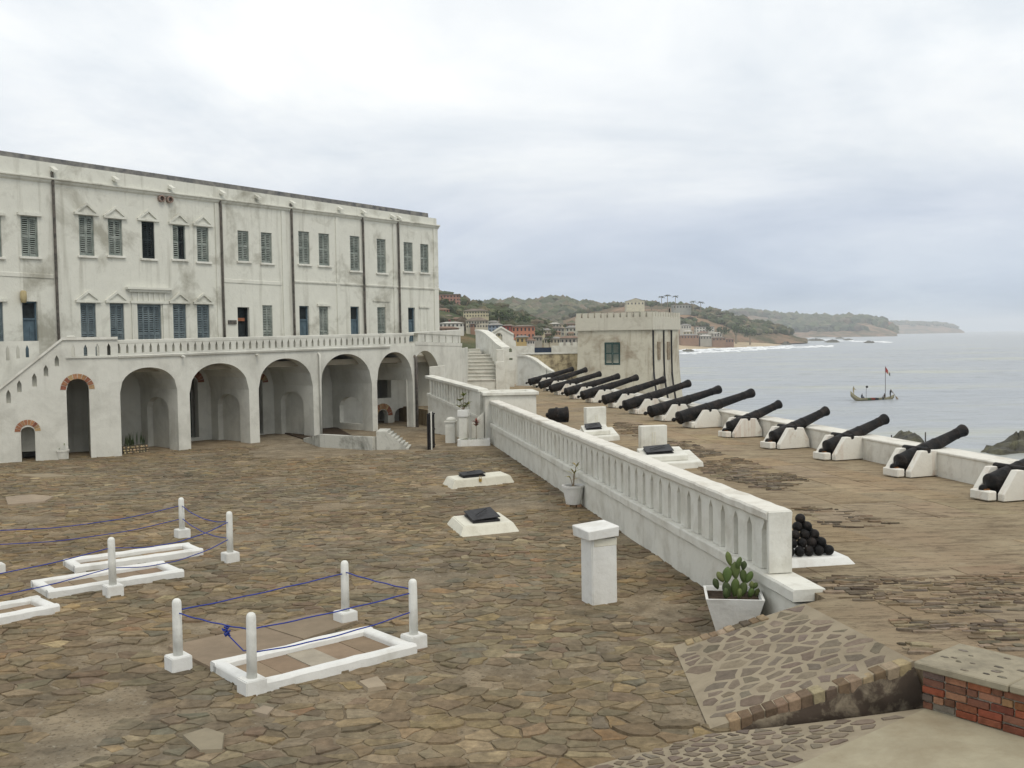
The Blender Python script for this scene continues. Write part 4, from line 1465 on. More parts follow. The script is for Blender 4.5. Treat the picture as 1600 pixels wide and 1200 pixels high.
iops = []
for (xl, xr, ys, ya, yb) in ((293, 310, 598, 590, 684), (403, 411, 598, 585, 678), (501, 504, 618, 617, 672), (590, 612, 578, 577, 622), (590, 606, 650, 640, 674), (616, 640, 650, 637, 705)):
    ua, ub = iu(xl), iu(xr)
    xm = 0.5 * (xl + xr)
    iops.append((ua, ub, max(-0.55, iz(xm, yb)), arch_top(ua, ub, iz(xm, ys), iz(xm, ya), 2.0), 12))
mb = MB()
wall_open(mb, -4.0, U_END + 3.0, -0.6, ZT - 0.26, iops, VI, VI + 0.3)
mb.build('inner_wall', ARCW, arc)
# each bay is vaulted from the arch face to the inner wall
for k, (a, b_, z0, top, n_) in enumerate(bays):
    mb = MB()
    m_ = 20
    us = [a + (b_ - a) * q_ / m_ for q_ in range(m_ + 1)]
    for p_, q_ in zip(us, us[1:]):
        zp, zq = top(max(p_, a + 1e-4)), top(min(q_, b_ - 1e-4))
        mb.add([(p_, TA - 0.002, zp), (q_, TA - 0.002, zq), (q_, VI - 0.002, zq), (p_, VI - 0.002, zp)], [(0, 1, 2, 3)])
    mb.build('vault', ARCW, arc)
# cross walls between the bays, each with a blind arched niche facing the open side
for k in range(len(bays) - 1):
    ua, ub = bays[k][1], bays[k + 1][0]
    if k == 3:
        ub = ua + 0.25
    zsp = ZT - 0.262
    tmp = MB()
    va, vb = TA + 0.42, VI - 0.55
    za = (2.05, 2.0, 1.95, 1.55)[k]
    wall_open(tmp, TA + 0.003, VI - 0.003, -0.5, zsp - 0.002, [(va, vb, -0.4 if k < 3 else 0.3, arch_top(va, vb, za - 0.45, za, 2.0), 14)], 0.0, ub - ua)
    tmp.box(va - 0.05, vb + 0.05, 0.24, 0.26, -0.5, za + 0.05) if ub - ua > 0.27 else None
    mb = MB()
    mb.add([(ua + 0.002 + q_[1] * 0.99, q_[0], q_[2]) for q_ in tmp.v], tmp.f)
    mb.build('cross_wall', ARCW, arc)
# dark rooms behind
mb = MB().box(-4, U_END + 3, VI + 3.0, VI + 3.2, -0.6, ZT - 0.26)
mb.box(-4.2, -4.0, VI, VI + 3.2, -0.6, ZT - 0.26).box(U_END + 3.0, U_END + 3.2, VI, VI + 3.2, -0.6, ZT - 0.26)
mb.build('room_wall', CONC, arc)
def brick_ring(parent, fn, uc, zs, r_in, r_out, v0, v1, n, squash=1.0, half=False):
    mb = MB()
    rr = random.Random(int(uc * 100))
    a0, a1 = (0.0, math.pi) if not half else (0.0, math.pi * 0.55)
    for k in range(n):
        a, b_ = a0 + (a1 - a0) * (k + 0.06) / n, a0 + (a1 - a0) * (k + 0.94) / n
        poly = [(uc + math.cos(a) * r_in, zs + math.sin(a) * r_in * squash), (uc + math.cos(a) * r_out, zs + math.sin(a) * r_out * squash), (uc + math.cos(b_) * r_out, zs + math.sin(b_) * r_out * squash), (uc + math.cos(b_) * r_in, zs + math.sin(b_) * r_in * squash)]
        mb.prism(poly, v0 + rr.uniform(0, 0.012), v1, jit(rr.choice([(0.30, 0.14, 0.08), (0.34, 0.19, 0.10), (0.24, 0.10, 0.06), (0.38, 0.26, 0.14)]), 0.15, rr))
    return mb.build('brick_arch', BRICK, parent)


DKRED = [(0.20, 0.05, 0.035)]
for (xl, xr, ys) in ((293, 310, 598), (403, 411, 598), (590, 606, 650)):
    ua, ub = iu(xl), iu(xr)
    r = 0.5 * (ub - ua)
    brick_ring(arc, None, 0.5 * (ua + ub), iz(0.5 * (xl + xr), ys), r + 0.02, r + 0.30, VI - 0.03, VI - 0.001, 11)
# dark door leaves
for (xl, xr, yt, yb) in ((294, 303, 600, 684), (405, 409, 610, 678)):
    ua, ub = iu(xl), iu(xr)
    MB().box(ua, ub, VI + 0.20, VI + 0.25, max(-0.1, iz(xl, yb)), iz(xl, yt)).build('door_leaf', DARK, arc)
# downpipes
for x, yt, yb, mat_, r in ((497.5, 551, 700, ARCW, 0.05), (648, 556, 703, PIPE, 0.07)):
    u, zt_ = ARC.uz(x, yt)
    MB().tube([(u, -0.09, -0.5), (u, -0.09, zt_ - 0.1), (u - 0.02, 0.02, zt_)], r, 8).build('downpipe', mat_, arc, smooth=True)
for x, y in ((284, 556.5), (400, 554)):
    u, z = ARC.uz(x, y)
    MB().tube([(u, 0.1, z), (u, -0.22, z - 0.02)], 0.045, 8).build('drain_spout', WHITE, arc)

# low mouldy wall and bed in front of the fourth arch
LWP = [G(474, 690), G(500, 699), G(582, 704)]
low = thing('low_planter_wall', 'low white mould-streaked wall fronting the raised bed under the fourth arch', 'wall')
lf = Fr(LWP[1], ang_of(LWP[1], LWP[2]))
zt_ = lf.uz(540, 681)[1]
L = (LWP[2] - LWP[1]).length
q = lambda u, v, z: lf.pt(u, v, z)
mb = MB().hexa([q(0, 0, -0.1), q(L, 0, -0.1), q(L, 0.25, -0.1), q(0, 0.25, -0.1)], [q(0, 0, zt_), q(L, 0, zt_), q(L, 0.25, zt_), q(0, 0.25, zt_)])
e = LWP[0]
mb.hexa([Vector((e.x, e.y, -0.1)), q(-0.001, 0, -0.1), q(-0.001, 0.25, -0.1), Vector((e.x - 0.05, e.y + 0.25, -0.1))], [Vector((e.x, e.y, 0.12)), q(-0.001, 0, zt_), q(-0.001, 0.25, zt_), Vector((e.x - 0.05, e.y + 0.25, 0.12))])
mb.build('wall_face', MOULD_SHADE, low)
fl = ARC.pt(ARC.uz(500, 640)[0], 2.9)
fr_ = ARC.pt(ARC.uz(586, 640)[0], 2.9)
mb = MB().hexa([q(0.05, 0.251, -0.1), q(L - 0.05, 0.251, -0.1), Vector((fr_.x, fr_.y, -0.1)), Vector((fl.x, fl.y, -0.1))], [q(0.05, 0.251, 0.05), q(L - 0.05, 0.251, 0.05), Vector((fr_.x, fr_.y, 0.05)), Vector((fl.x, fl.y, 0.05))])
mb.build('soil_bed', SOIL, low)

# stair flank inside the fifth arch
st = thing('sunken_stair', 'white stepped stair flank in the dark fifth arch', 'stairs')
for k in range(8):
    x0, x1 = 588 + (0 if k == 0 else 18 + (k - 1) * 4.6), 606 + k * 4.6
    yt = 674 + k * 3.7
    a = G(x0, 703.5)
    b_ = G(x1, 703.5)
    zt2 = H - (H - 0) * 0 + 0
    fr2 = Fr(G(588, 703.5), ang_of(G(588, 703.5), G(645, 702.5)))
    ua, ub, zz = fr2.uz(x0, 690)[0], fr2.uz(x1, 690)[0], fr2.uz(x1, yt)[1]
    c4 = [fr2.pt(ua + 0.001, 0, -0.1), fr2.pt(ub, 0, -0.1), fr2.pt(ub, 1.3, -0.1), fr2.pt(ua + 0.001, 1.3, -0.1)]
    MB().hexa(c4, [Vector((p_.x, p_.y, max(0.02, zz))) for p_ in c4]).build('step', MOULD_SHADE, st)  # darker mouldy plaster puts the arch's shade into the step colour

# ================================================================== BRIDGE at the end of the terrace
P0 = ARC.pt(U_END, 0.0)
P1 = D(724, 560, 55.0)
BR = Fr(P0, ang_of(P0, P1))
brd = thing('terrace_bridge', 'white arched bridge with pointed slits linking the terrace to the stair', 'bridge', (P0.x, P0.y, 0), BR.rz)
UB = BR.uz(722, 560)[0]
zt_f = lin(BR, (650, 519), (722, 515))
zm_f = lin(BR, (650, 539), (722, 541))
ua, ub = BR.uz(650, 600)[0] + 0.05, BR.uz(690, 600)[0]
mb = MB()
wall_open(mb, 0.0, UB, -0.6, zm_f, [(ua, ub, -0.5, arch_top(ua - 1.0, ub, BR.uz(665, 612)[1], BR.uz(665, 548)[1], 2.0), 20)], 0.0, 0.5)
mb.build('bridge_wall', ARCW, brd)
nb = 7
cwb = (BR.uz(709, 530)[0] - BR.uz(655, 530)[0]) / (nb - 2)
zr = lambda u: zm_f(u) + 0.16
hbr = 0.40
me = baluster_mesh(cwb, 0.07, hbr, 0.14, 0.08, 0.34)
MB().hexa([(0, -0.02, zm_f(0) + 0.002), (UB, -0.02, zm_f(UB) + 0.002), (UB, 0.42, zm_f(UB) + 0.002), (0, 0.42, zm_f(0) + 0.002)], [(0, -0.02, zr(0)), (UB, -0.02, zr(UB)), (UB, 0.42, zr(UB)), (0, 0.42, zr(0))]).build('bottom_rail', ARCW, brd)
u = BR.uz(655, 530)[0] - cwb
k = 0
while u + cwb < UB - 0.1:
    if u > -0.1:
        inst('baluster', me, ARCW, brd, (u, 0, zr(u)))
    u += cwb
MB().box(max(u, 0) + 0.001, UB, 0.07, 0.35, zr(UB) - 0.1, zr(UB) + hbr).build('end_post', ARCW, brd)
MB().hexa([(0, 0.04, zr(0) + hbr - 0.01), (UB, 0.04, zr(UB) + hbr - 0.01), (UB, 0.38, zr(UB) + hbr - 0.01), (0, 0.38, zr(0) + hbr - 0.01)], [(0, 0.04, zt_f(0)), (UB, 0.04, zt_f(UB)), (UB, 0.38, zt_f(UB)), (0, 0.38, zt_f(0))]).build('top_rail', ARCW, brd, bevel=0.02)
MB().box(0.0, UB, 0.5, 8.0, ZT - 0.3, ZT - 0.01).build('deck', CONC, brd)
MB().box(UB - 0.4, UB, 0.5, 9.0, -0.5, ZT + 0.6).build('return_wall', ARCW, brd)
MB().box(-0.4, UB + 3, 8.0, 8.3, -0.6, ZT - 0.02).build('back_wall', ARCW, brd)
MB().box(ub + 0.05, ub + 0.3, 0.5, 8.0, -0.6, ZT - 0.31).build('arch_side', ARCW, brd)
VD = 1.6
ua2, ub2 = BR.uz(654, 640, VD)[0], BR.uz(684, 640, VD)[0]
mb = MB()
wall_open(mb, BR.uz(650.5, 640, VD)[0], ub + 0.05, -0.6, ZT - 0.31, [(ua2, ub2, -0.5, arch_top(ua2, ub2, BR.uz(668, 612, VD)[1], BR.uz(668, 588, VD)[1]), 14)], VD, VD + 0.4)
mb.build('inner_arch', ARCW, brd)
MB().box(ua2 - 0.1, ub2 + 0.3, VD + 0.42, VD + 0.5, -0.6, ZT - 0.32).build('passage_shade_panel', DARK, brd)  # dark panel added behind the arch in place of the passage's shade

# ================================================================== STAIR BLOCK at the left
S0 = G(0, 724)
SB = Fr(S0, ang_of(S0, A0))
stb = thing('stair_block', 'white outer stair block with sloping parapet and brick-arched openings', 'building', (S0.x, S0.y, 0), SB.rz)
UA = SB.uz(187.5, 640)[0]
USl = SB.uz(98, 545)[0]
zflat = SB.uz(140, 531)[1]
p0 = SB.uz(0, 609)
zsl = lambda u: min(zflat, p0[1] + (zflat - p0[1]) * (u - p0[0]) / (USl - p0[0]))
ops = []
for (xl, xr, ys, ya, yb) in ((105, 140.5, 610, 591, 722), (31.5, 53.5, 675, 667, 728)):
    ua, ub, xm = SB.uz(xl, 650)[0], SB.uz(xr, 650)[0], 0.5 * (xl + xr)
    ops.append((ua, ub, -0.2, arch_top(ua, ub, SB.uz(xm, ys)[1], SB.uz(xm, ya)[1], 2.0), 14))
rings = [(o[0], o[1], o[3](o[0] + 1e-3)) for o in ops]
# flat-part slits and the stepped little pointed windows
nch = []
for (x, yt, yb, w) in ((114, 538, 557, 5.5), (133.5, 538, 556, 5.5), (152, 537, 556, 5.5), (170, 536, 555, 5.5)):
    ua, ub = SB.uz(x - w / 2, 545)[0], SB.uz(x + w / 2, 545)[0]
    zt2 = SB.uz(x, yt)[1]
    z0 = SB.uz(x, yb)[1]
    ops.append((ua, ub, z0, arch_top(ua, ub, zt2 - 0.14, zt2, 1.0), 4))
for (x, yt, yb, w) in ((12.5, 609, 630, 7), (30, 594, 613, 7), (54, 583, 604, 7), (72.5, 570, 588, 7), (90, 555, 572, 6.5)):
    ua, ub = SB.uz(x - w / 2, 600)[0], SB.uz(x + w / 2, 600)[0]
    zt2, z0 = SB.uz(x, yt)[1], SB.uz(x, yb)[1]
    ops.append((ua, ub, z0, arch_top(ua, ub, zt2 - 0.14, zt2, 1.0), 4))
    nch.append((ua, ub, z0, zt2))
UL2 = SB.uz(-190, 650)[0]
mb = MB()
cut_ops = [o for o in ops]
# add a cut at the break of slope
mb2 = MB()
wall_open(mb2, UL2, USl, -0.2, zsl, [o for o in cut_ops if o[1] < USl + 0.01], 0.0, 0.45)
wall_open(mb2, USl, UA, -0.2, zflat, [o for o in cut_ops if o[0] > USl - 0.01], 0.0, 0.45)
for (a, b_, z0, z1_) in nch:
    mb2.box(a - 0.02, b_ + 0.02, 0.22, 0.24, z0 - 0.02, z1_ + 0.02)
# fill behind: the solid of the stair, the vault tunnel and right return
mb2.box(UA - 0.45, UA - 0.001, 0.451, 1.2, -0.2, zflat - 0.02)
mb2.build('stair_wall', ARCW, stb)
for (a, b_, zs2) in rings:
    r = 0.5 * (b_ - a)
    zz = zs2
    brick_ring(stb, None, 0.5 * (a + b_), zz, r + 0.01, r + 0.20, -0.02, 0.0, 13 if r > 0.4 else 10, squash=1.0 if r < 0.4 else 0.95)
# tunnel linings behind the two openings
for (a, b_, zs2) in rings:
    mb = MB().box(a - 0.2, a - 0.001, 0.46, 2.6, -0.2, zs2 + 0.6).box(b_ + 0.001, b_ + 0.2, 0.46, 2.6, -0.2, zs2 + 0.6).box(a - 0.2, b_ + 0.2, 2.6, 2.8, -0.2, zs2 + 0.6).box(a - 0.2, b_ + 0.2, 0.46, 2.8, zs2 + 0.601, zs2 + 0.7)
    mb.build('tunnel', ARCW, stb)
# copings
pr = [(-0.06, -0.03), (-0.06, 0.07), (0.50, 0.07), (0.50, -0.03)]
MB().ext(pr, (UL2, 0, zsl(UL2) + 0.032), (USl - 0.002, 0, zsl(USl) + 0.032)).build('sloping_coping', WHITE, stb)
MB().ext(pr, (USl, 0, zflat + 0.032), (UA, 0, zflat + 0.032)).build('coping', WHITE, stb)
z0 = SB.uz(140, 558)[1]
MB().box(USl + 0.1, UA - 0.01, -0.05, -0.001, z0 - 0.03, z0 + 0.03).build('moulding', ARCW, stb)
MB().box(UA - 1.75, UA - 1.45, 0.05, 0.35, zflat + 0.103, zflat + 0.16).build('coping_knob', WHITE, stb, bevel=0.03)
# landing and the rear parapet of the stair with slits
MB().box(USl, UA, 0.46, 3.0, ZT - 0.3, ZT - 0.012).build('landing', CONC, stb)
n_st = 12
for k in range(n_st):
    u1 = USl - k * (USl - UL2) / n_st
    u0 = USl - (k + 1) * (USl - UL2) / n_st
    zz = zsl(u0) - 0.85
    MB().box(u0 + 0.001, u1, 0.46, 0.74, max(-0.2, zz - 0.6), zz).build('step', ARCW, stb)
VR = 0.75
x_s = ((53 / 4.286, 386, 485), (122 / 4.286, 383, 472), (184 / 4.286, 380, 465))
ops2 = []
for (x, yt, yb) in x_s:
    yt, yb = 450 + yt / 4.286, 450 + yb / 4.286
    ua, ub = SB.uz(x - 2.6, 560, VR)[0], SB.uz(x + 2.6, 560, VR)[0]
    zt2, z0 = SB.uz(x, yt, VR)[1], SB.uz(x, yb, VR)[1]
    ops2.append((ua, ub, z0, arch_top(ua, ub, zt2 - 0.15, zt2, 1.0), 4))
ue = SB.uz(62, 560, VR)[0]
mb = MB()
wall_open(mb, UL2, ue, 0.3, SB.uz(30, 533, VR)[1], ops2, VR, VR + 0.22)
mb.build('rear_parapet', ARCW, stb)

# ================================================================== LONG BALUSTRADE WALL
lw = thing('long_balustrade_wall', 'long white balustrade wall with pointed slits between courtyard and guns', 'wall', (WN.x, WN.y, 0), LW.rz)
U1 = LW.uz(767, 660)[0]
zb_, zt_ = 0.835, 1.70
# v>0 is the courtyard side; wall thickness goes to v<0 (platform side)
UE = -0.2
prof_b = [(0.0, -0.6), (0.0, zb_ - 0.20), (-0.5, zb_ - 0.20), (-0.5, -0.6)]
prof_b = [(p_[0] * 0.74, p_[1]) for p_ in prof_b]
mb = MB().ext(prof_b, (-1.0, 0, 0), (U1, 0, 0), None, 80, 0.012)
mb.build('base_wall', WHITE, lw)
plinth = [(0.05, -0.16), (0.05, -0.03), (0.03, 0.0), (-0.40, 0.0), (-0.40, -0.16)]
MB().ext(plinth, (-1.04, 0, zb_ - 0.006), (U1, 0, zb_ - 0.006), None, 110, 0.008).build('plinth', WHITE, lw)
sp_ = 0.532
SW = 0.088
n_s = int((U1 - 0.3) / sp_)
hB = 0.735
me = MB().prism([(SW, 0), (sp_ - SW, 0), (sp_ - SW, hB - 0.17), (sp_ - 0.0005, hB - 0.05), (sp_ - 0.0005, hB), (0.0005, hB), (0.0005, hB - 0.05), (SW, hB - 0.17)], -0.28, -0.05).mesh('baluster')
u = 0.12
for k in range(n_s):
    inst('baluster', me, WHITE, lw, (u, 0, zb_))
    u += sp_
MB().box(u + SW, U1 + 0.2, -0.28, -0.05, zb_, zb_ + hB).build('end_pier', WHITE, lw)
MB().box(-0.10, 0.12 - SW, -0.282, -0.048, zb_ + 0.001, zb_ + hB).build('end_pier', WHITE, lw)
MB().box(-0.16, -0.101, -0.41, -0.0, zb_ + 0.001, zt_ + 0.06).build('end_post', WHITE, lw, bevel=0.015) if False else None
MB().box(-0.135, -0.101, -0.355, -0.005, zb_ + 0.001, zb_ + hB + 0.14).build('end_post', WHITE, lw, bevel=0.01)
rail = [(-0.02, 0.0), (0.01, 0.03), (0.02, 0.12), (0.0, 0.15), (-0.36, 0.15), (-0.38, 0.12), (-0.37, 0.03), (-0.34, 0.0)]
MB().ext(rail, (-0.099, 0.0, zb_ + hB - 0.004), (U1 + 0.2, 0.0, zb_ + hB - 0.004), None, 110, 0.014).build('top_rail', PARA, lw)

# ------------------------------------------------------------------ square block at the far end of the wall
BF = Fr(D(758, 640, 40.7), 84)
sqb = thing('square_basin', 'white square masonry basin with moulded rim at the far end of the balustrade', 'basin', (BF.p.x, BF.p.y, 0), BF.rz)
zt2 = BF.uz(800, 613)[1]
wU = BF.uz(838, 630)[0]
MB().box(0, wU, 0, 1.8, -0.2, zt2 - 0.12).build('basin_wall', WHITE, sqb, bevel=0.02)
mb = MB()
for (a, b_, c_, d_) in ((-0.10, wU + 0.10, -0.10, 0.28), (-0.10, wU + 0.10, 1.52, 1.9), (-0.10, 0.28, 0.2801, 1.5199), (wU - 0.28, wU + 0.10, 0.2801, 1.5199)):
    mb.box(a, b_, c_, d_, zt2 - 0.119, zt2 + 0.02)
mb.build('rim', WHITE, sqb, bevel=0.02)

# ------------------------------------------------------------------ second balustrade beyond the opening
Q0, Q1 = D(749, 640, 41.6), D(668, 600, 46.0)
SBF = Fr(Q0, ang_of(Q0, Q1))
sb2 = thing('gate_balustrade', 'short white balustrade wall running down towards the black gate', 'wall', (Q0.x, Q0.y, 0), SBF.rz)
LU = (Q1 - Q0).xy.length
ztop = lin(SBF, (748, 607), (668, 586))
zbt = lin(SBF, (748, 653), (669, 617))
MB().hexa([(0, 0, -0.3), (LU, 0, -0.3), (LU, -0.35, -0.3), (0, -0.35, -0.3)], [(0, 0, zbt(0)), (LU, 0, zbt(LU)), (LU, -0.35, zbt(LU)), (0, -0.35, zbt(0))]).build('base_wall', WHITE, sb2)
MB().ext([(0.05, -0.08), (0.05, 0.04), (-0.4, 0.04), (-0.4, -0.08)], (0, 0, zbt(0) + 0.041), (LU, 0, zbt(LU) + 0.041)).build('plinth', WHITE, sb2)
hg = lambda u: ztop(u) - 0.16 - (zbt(u) + 0.08)
nsl = 15
w_ = (LU - 0.9) / nsl
for k in range(nsl):
    u = 0.75 + k * w_
    h_ = hg(u)
    MB().prism([(0.055, 0), (w_ - 0.055, 0), (w_ - 0.055, h_ - 0.1), (w_ - 0.0005, h_ + 0.02), (0.0005, h_ + 0.02), (0.055, h_ - 0.1)], -0.28, -0.04).build('baluster', WHITE, sb2, loc=(u, 0, zbt(u) + 0.082))
MB().box(-0.05, 0.745, -0.40, 0.02, 0.0, ztop(0) - 0.02).build('end_post', WHITE, sb2, bevel=0.02)
MB().ext([(0.07, 0), (0.09, 0.12), (-0.36, 0.14), (-0.38, 0)], (-0.08, 0, ztop(0) - 0.15), (LU + 0.1, 0, ztop(LU) - 0.15)).build('top_rail', WHITE, sb2, bevel=0.012)
# black gate beside it
g0 = G(672, 703)
gate = thing('iron_gate', 'black iron bar gate at the foot of the short balustrade', 'gate', (g0.x, g0.y, 0), rad(80))
hgt = H - (H - 0) * (645 - 531) / (703 - 531)
for k in range(6):
    MB().box(k * 0.14, k * 0.14 + 0.05, 0, 0.04, 0.02, 1.35).build('bar', BLACKW, gate)
for z in (0.1, 0.7, 1.3):
    MB().box(0, 0.8, -0.01, 0.05, z, z + 0.05).build('rail', BLACKW, gate)
MB().box(-0.06, 0.82, 0.06, 0.09, 0.0, 1.38).build('backing_sheet', BLACKW, gate)
MB().tube([(0.05, -0.05, 0), (0.05, -0.05, 1.45)], 0.03, 8).build('gate_post', WHITE, gate)

# ================================================================== STEPS, GABLE WALL, FAR WALLS
DS = 64.0
s_b = G(722, 601, ZP)
ST = Fr((D(716, 600, DS).x, DS), 88)
zst0 = ZP - 0.05
stairs = thing('terrace_steps', 'broad flight of white steps climbing from the gun platform to the terrace', 'stairs', (ST.p.x, ST.p.y, 0), ST.rz)
ys = [601, 594.5, 588, 582.5, 576.5, 571, 565.5, 560, 555, 551, 546]
xl = [714, 716, 718, 719.5, 721, 722.5, 724, 726, 730, 732, 733]
xr = [777, 776, 775, 774, 773, 772, 771, 768, 752, 750, 748]
zprev = -0.5
for k in range(len(ys) - 1):
    v = k * 0.42
    ua, ub = ST.uz(xl[k], ys[k], v)[0], ST.uz(xr[k], ys[k], v)[0]
    zt2 = ST.uz(745, ys[k + 1], v)[1]
    MB().box(ua - 0.02, ub + 0.02, v - 0.07, v + 0.4, zt2 + 0.001, zt2 + 0.05).build('nosing', PARA, stairs)
    MB().box(ua, ub, v, v + 0.42 * (11 - k), -0.5, zt2).build('step', WHITE, stairs, bevel=0.03) if k < 8 else MB().box(ua, ub, v, v + 1.5, -0.5, zt2).build('step', WHITE, stairs, bevel=0.03)
# curved parapet running up the right side of the flight
cur = [(785, 545, 64.4), (776, 539, 65.4), (768, 531, 66.6), (760, 524, 67.9), (752, 519, 69.3), (743, 517.5, 71.0)]
cur = [ST.loc(D(*q)) for q in cur]
pm, cp = MB(), MB()
for a, b_ in zip(cur, cur[1:]):
    w_ = Vector((0.42, 0, 0))
    pm.hexa([Vector((a.x, a.y, -0.4)), Vector((b_.x, b_.y, -0.4)), Vector((b_.x, b_.y, -0.4)) + w_, Vector((a.x, a.y, -0.4)) + w_], [a, b_, b_ + w_, a + w_])
    e, t_ = Vector((0, 0, 0.003)), Vector((0, 0, 0.11))
    o1, o2 = Vector((-0.06, 0, 0)), Vector((0.48, 0, 0))
    cp.hexa([a + o1 + e, b_ + o1 + e, b_ + o2 + e, a + o2 + e], [a + o1 + t_, b_ + o1 + t_, b_ + o2 + t_, a + o2 + t_])
pm.build('curved_parapet', WHITE, stairs)
cp.build('parapet_coping', WHITE, stairs)
a, b_ = ST.uz(774, 560, 0.0), ST.uz(788, 566, 0.0)
MB().box(a[0], b_[0], -0.15, 0.39, -0.4, ST.uz(780, 565, 0.0)[1]).build('newel_block', WHITE, stairs, bevel=0.03)
MB().box(a[0] + 0.06, b_[0] - 0.03, -0.1, 0.385, -0.4, ST.uz(780, 546, 0.0)[1]).build('newel_post', WHITE, stairs, bevel=0.03)
# left flank: rounded white wall below the bridge end, and the low wing wall
fl = thing('stair_flank_wall', 'plain white rounded wall left of the broad steps', 'wall')
mb = MB()
pp = [(648, 60), (668, 58), (690, 57), (706, 57.4), (718, 59.0), (728, 62.5), (731, 66)]
zt2 = None
V, F_ = [], []
for k, (x, d_) in enumerate(pp):
    q = D(x, 541, d_ - 0.6)
    V += [(q.x, q.y, -0.5), (q.x, q.y, ZT + 0.28)]
for k in range(len(pp) - 1):
    F_.append((2 * k, 2 * k + 2, 2 * k + 3, 2 * k + 1))
n0 = len(V)
V += [(v[0] - 0.1, v[1] + 0.6, v[2]) for v in V]
for k in range(len(pp) - 1):
    F_.append((n0 + 2 * k, n0 + 2 * k + 1, n0 + 2 * k + 3, n0 + 2 * k + 2))
    F_.append((2 * k + 1, 2 * k + 3, n0 + 2 * k + 3, n0 + 2 * k + 1))
mb.add(V, F_)
mb.build('wall_face', ARCW, fl, smooth=False)
w0 = D(671, 600, 50.0)
wf = Fr(w0, 88)
a = wf.uz(671, 573)
b_ = wf.uz(695, 571)
MB().prism([(0, 0), (b_[0], 0), (b_[0], b_[1]), (0, a[1])], 0, 0.3).build('wing_wall', WHITE, thing('wing_wall', 'small plain white wing wall beside the bridge arch', 'wall', (w0.x, w0.y, 0), wf.rz), bevel=0.02)

# gable wall with arched bell opening
GBF = Fr((D(763, 580, 71).x, 71), 86)
gb = thing('gable_wall', 'white gabled wall with arched opening, round hole and slot', 'wall', (GBF.p.x, GBF.p.y, 0), GBF.rz)
oa, ob = GBF.uz(774.5, 540)[0], GBF.uz(785, 540)[0]
roofl = [GBF.uz(x, y) for x, y in ((763, 525), (783, 512.5), (802.5, 524))]
ops = [(oa, ob, GBF.uz(780, 541)[1], arch_top(oa, ob, GBF.uz(780, 525)[1], GBF.uz(780, 520)[1]), 10)]
hu, hz = GBF.uz(797, 547)
hr = 0.14
so = GBF.uz(794, 562)[0], GBF.uz(801, 562)[0]
ops.append((so[0], so[1], GBF.uz(797, 562.5)[1], flat_top(GBF.uz(797, 559.5)[1]), 1))
c0 = hu
rt_top = lambda u: roofl[0][1] + (roofl[1][1] - roofl[0][1]) * (u - roofl[0][0]) / (roofl[1][0] - roofl[0][0]) if u < roofl[1][0] else roofl[1][1] + (roofl[2][1] - roofl[1][1]) * (u - roofl[1][0]) / (roofl[2][0] - roofl[1][0])
ops.append((hu - hr, hu + hr, hz - hr, arch_top(hu - hr, hu + hr, hz, hz + hr), 10))
mb = MB()
pk = roofl[1][0]
wall_open(mb, roofl[0][0], pk, -0.4, rt_top, [o for o in ops if o[1] <= pk], 0.0, 0.45)
wall_open(mb, pk, roofl[2][0], -0.4, rt_top, [o for o in ops if o[0] >= pk - 0.3 and o[1] > pk], 0.0, 0.45) if not (oa < pk < ob) else None
if oa < pk < ob:
    o = ops[0]
    wall_open(mb, pk, roofl[2][0], -0.4, rt_top, [(pk + 1e-4, o[1], o[2], o[3], 8)] + ops[1:], 0.0, 0.45)
    mb.v, mb.f, mb.c = mb.v, mb.f, mb.c
    m2 = MB()
    wall_open(m2, roofl[0][0], pk, -0.4, rt_top, [(o[0], pk - 1e-4, o[2], o[3], 8)], 0.0, 0.45)
    mb = MB()
    # jamb faces in the middle of the opening are dropped
    for src in (m2,):
        for f_ in src.f:
            vs = [src.v[i] for i in f_]
            if all(abs(v[0] - pk) < 2e-3 for v in vs) and max(v[2] for v in vs) < o[3](pk) + 0.05:
                continue
            mb.add(vs, [(0, 1, 2, 3)])
    m3 = MB()
    wall_open(m3, pk, roofl[2][0], -0.4, rt_top, [(pk + 1e-4, o[1], o[2], o[3], 8)] + ops[1:], 0.0, 0.45)
    for f_ in m3.f:
        vs = [m3.v[i] for i in f_]
        if all(abs(v[0] - pk) < 2e-3 for v in vs):
            continue
        mb.add(vs, [(0, 1, 2, 3)])
mb.build('gable_face', WHITE, gb)
cp = MB()
for (a, b_) in zip(roofl, roofl[1:]):
    cp.hexa([(a[0], -0.08, a[1] + 0.002), (b_[0], -0.08, b_[1] + 0.002), (b_[0], 0.53, b_[1] + 0.002), (a[0], 0.53, a[1] + 0.002)], [(a[0], -0.08, a[1] + 0.13), (b_[0], -0.08, b_[1] + 0.13), (b_[0], 0.53, b_[1] + 0.13), (a[0], 0.53, a[1] + 0.13)])
cp.build('coping', WHITE, gb)
# buttressed shoulder
MB().prism([GBF.uz(802.6, 545), GBF.uz(802.6, 533), GBF.uz(805, 532), GBF.uz(806.5, 536), GBF.uz(806.5, 600), GBF.uz(802.6, 600)], 0.02, 0.44).build('shoulder', WHITE, gb)

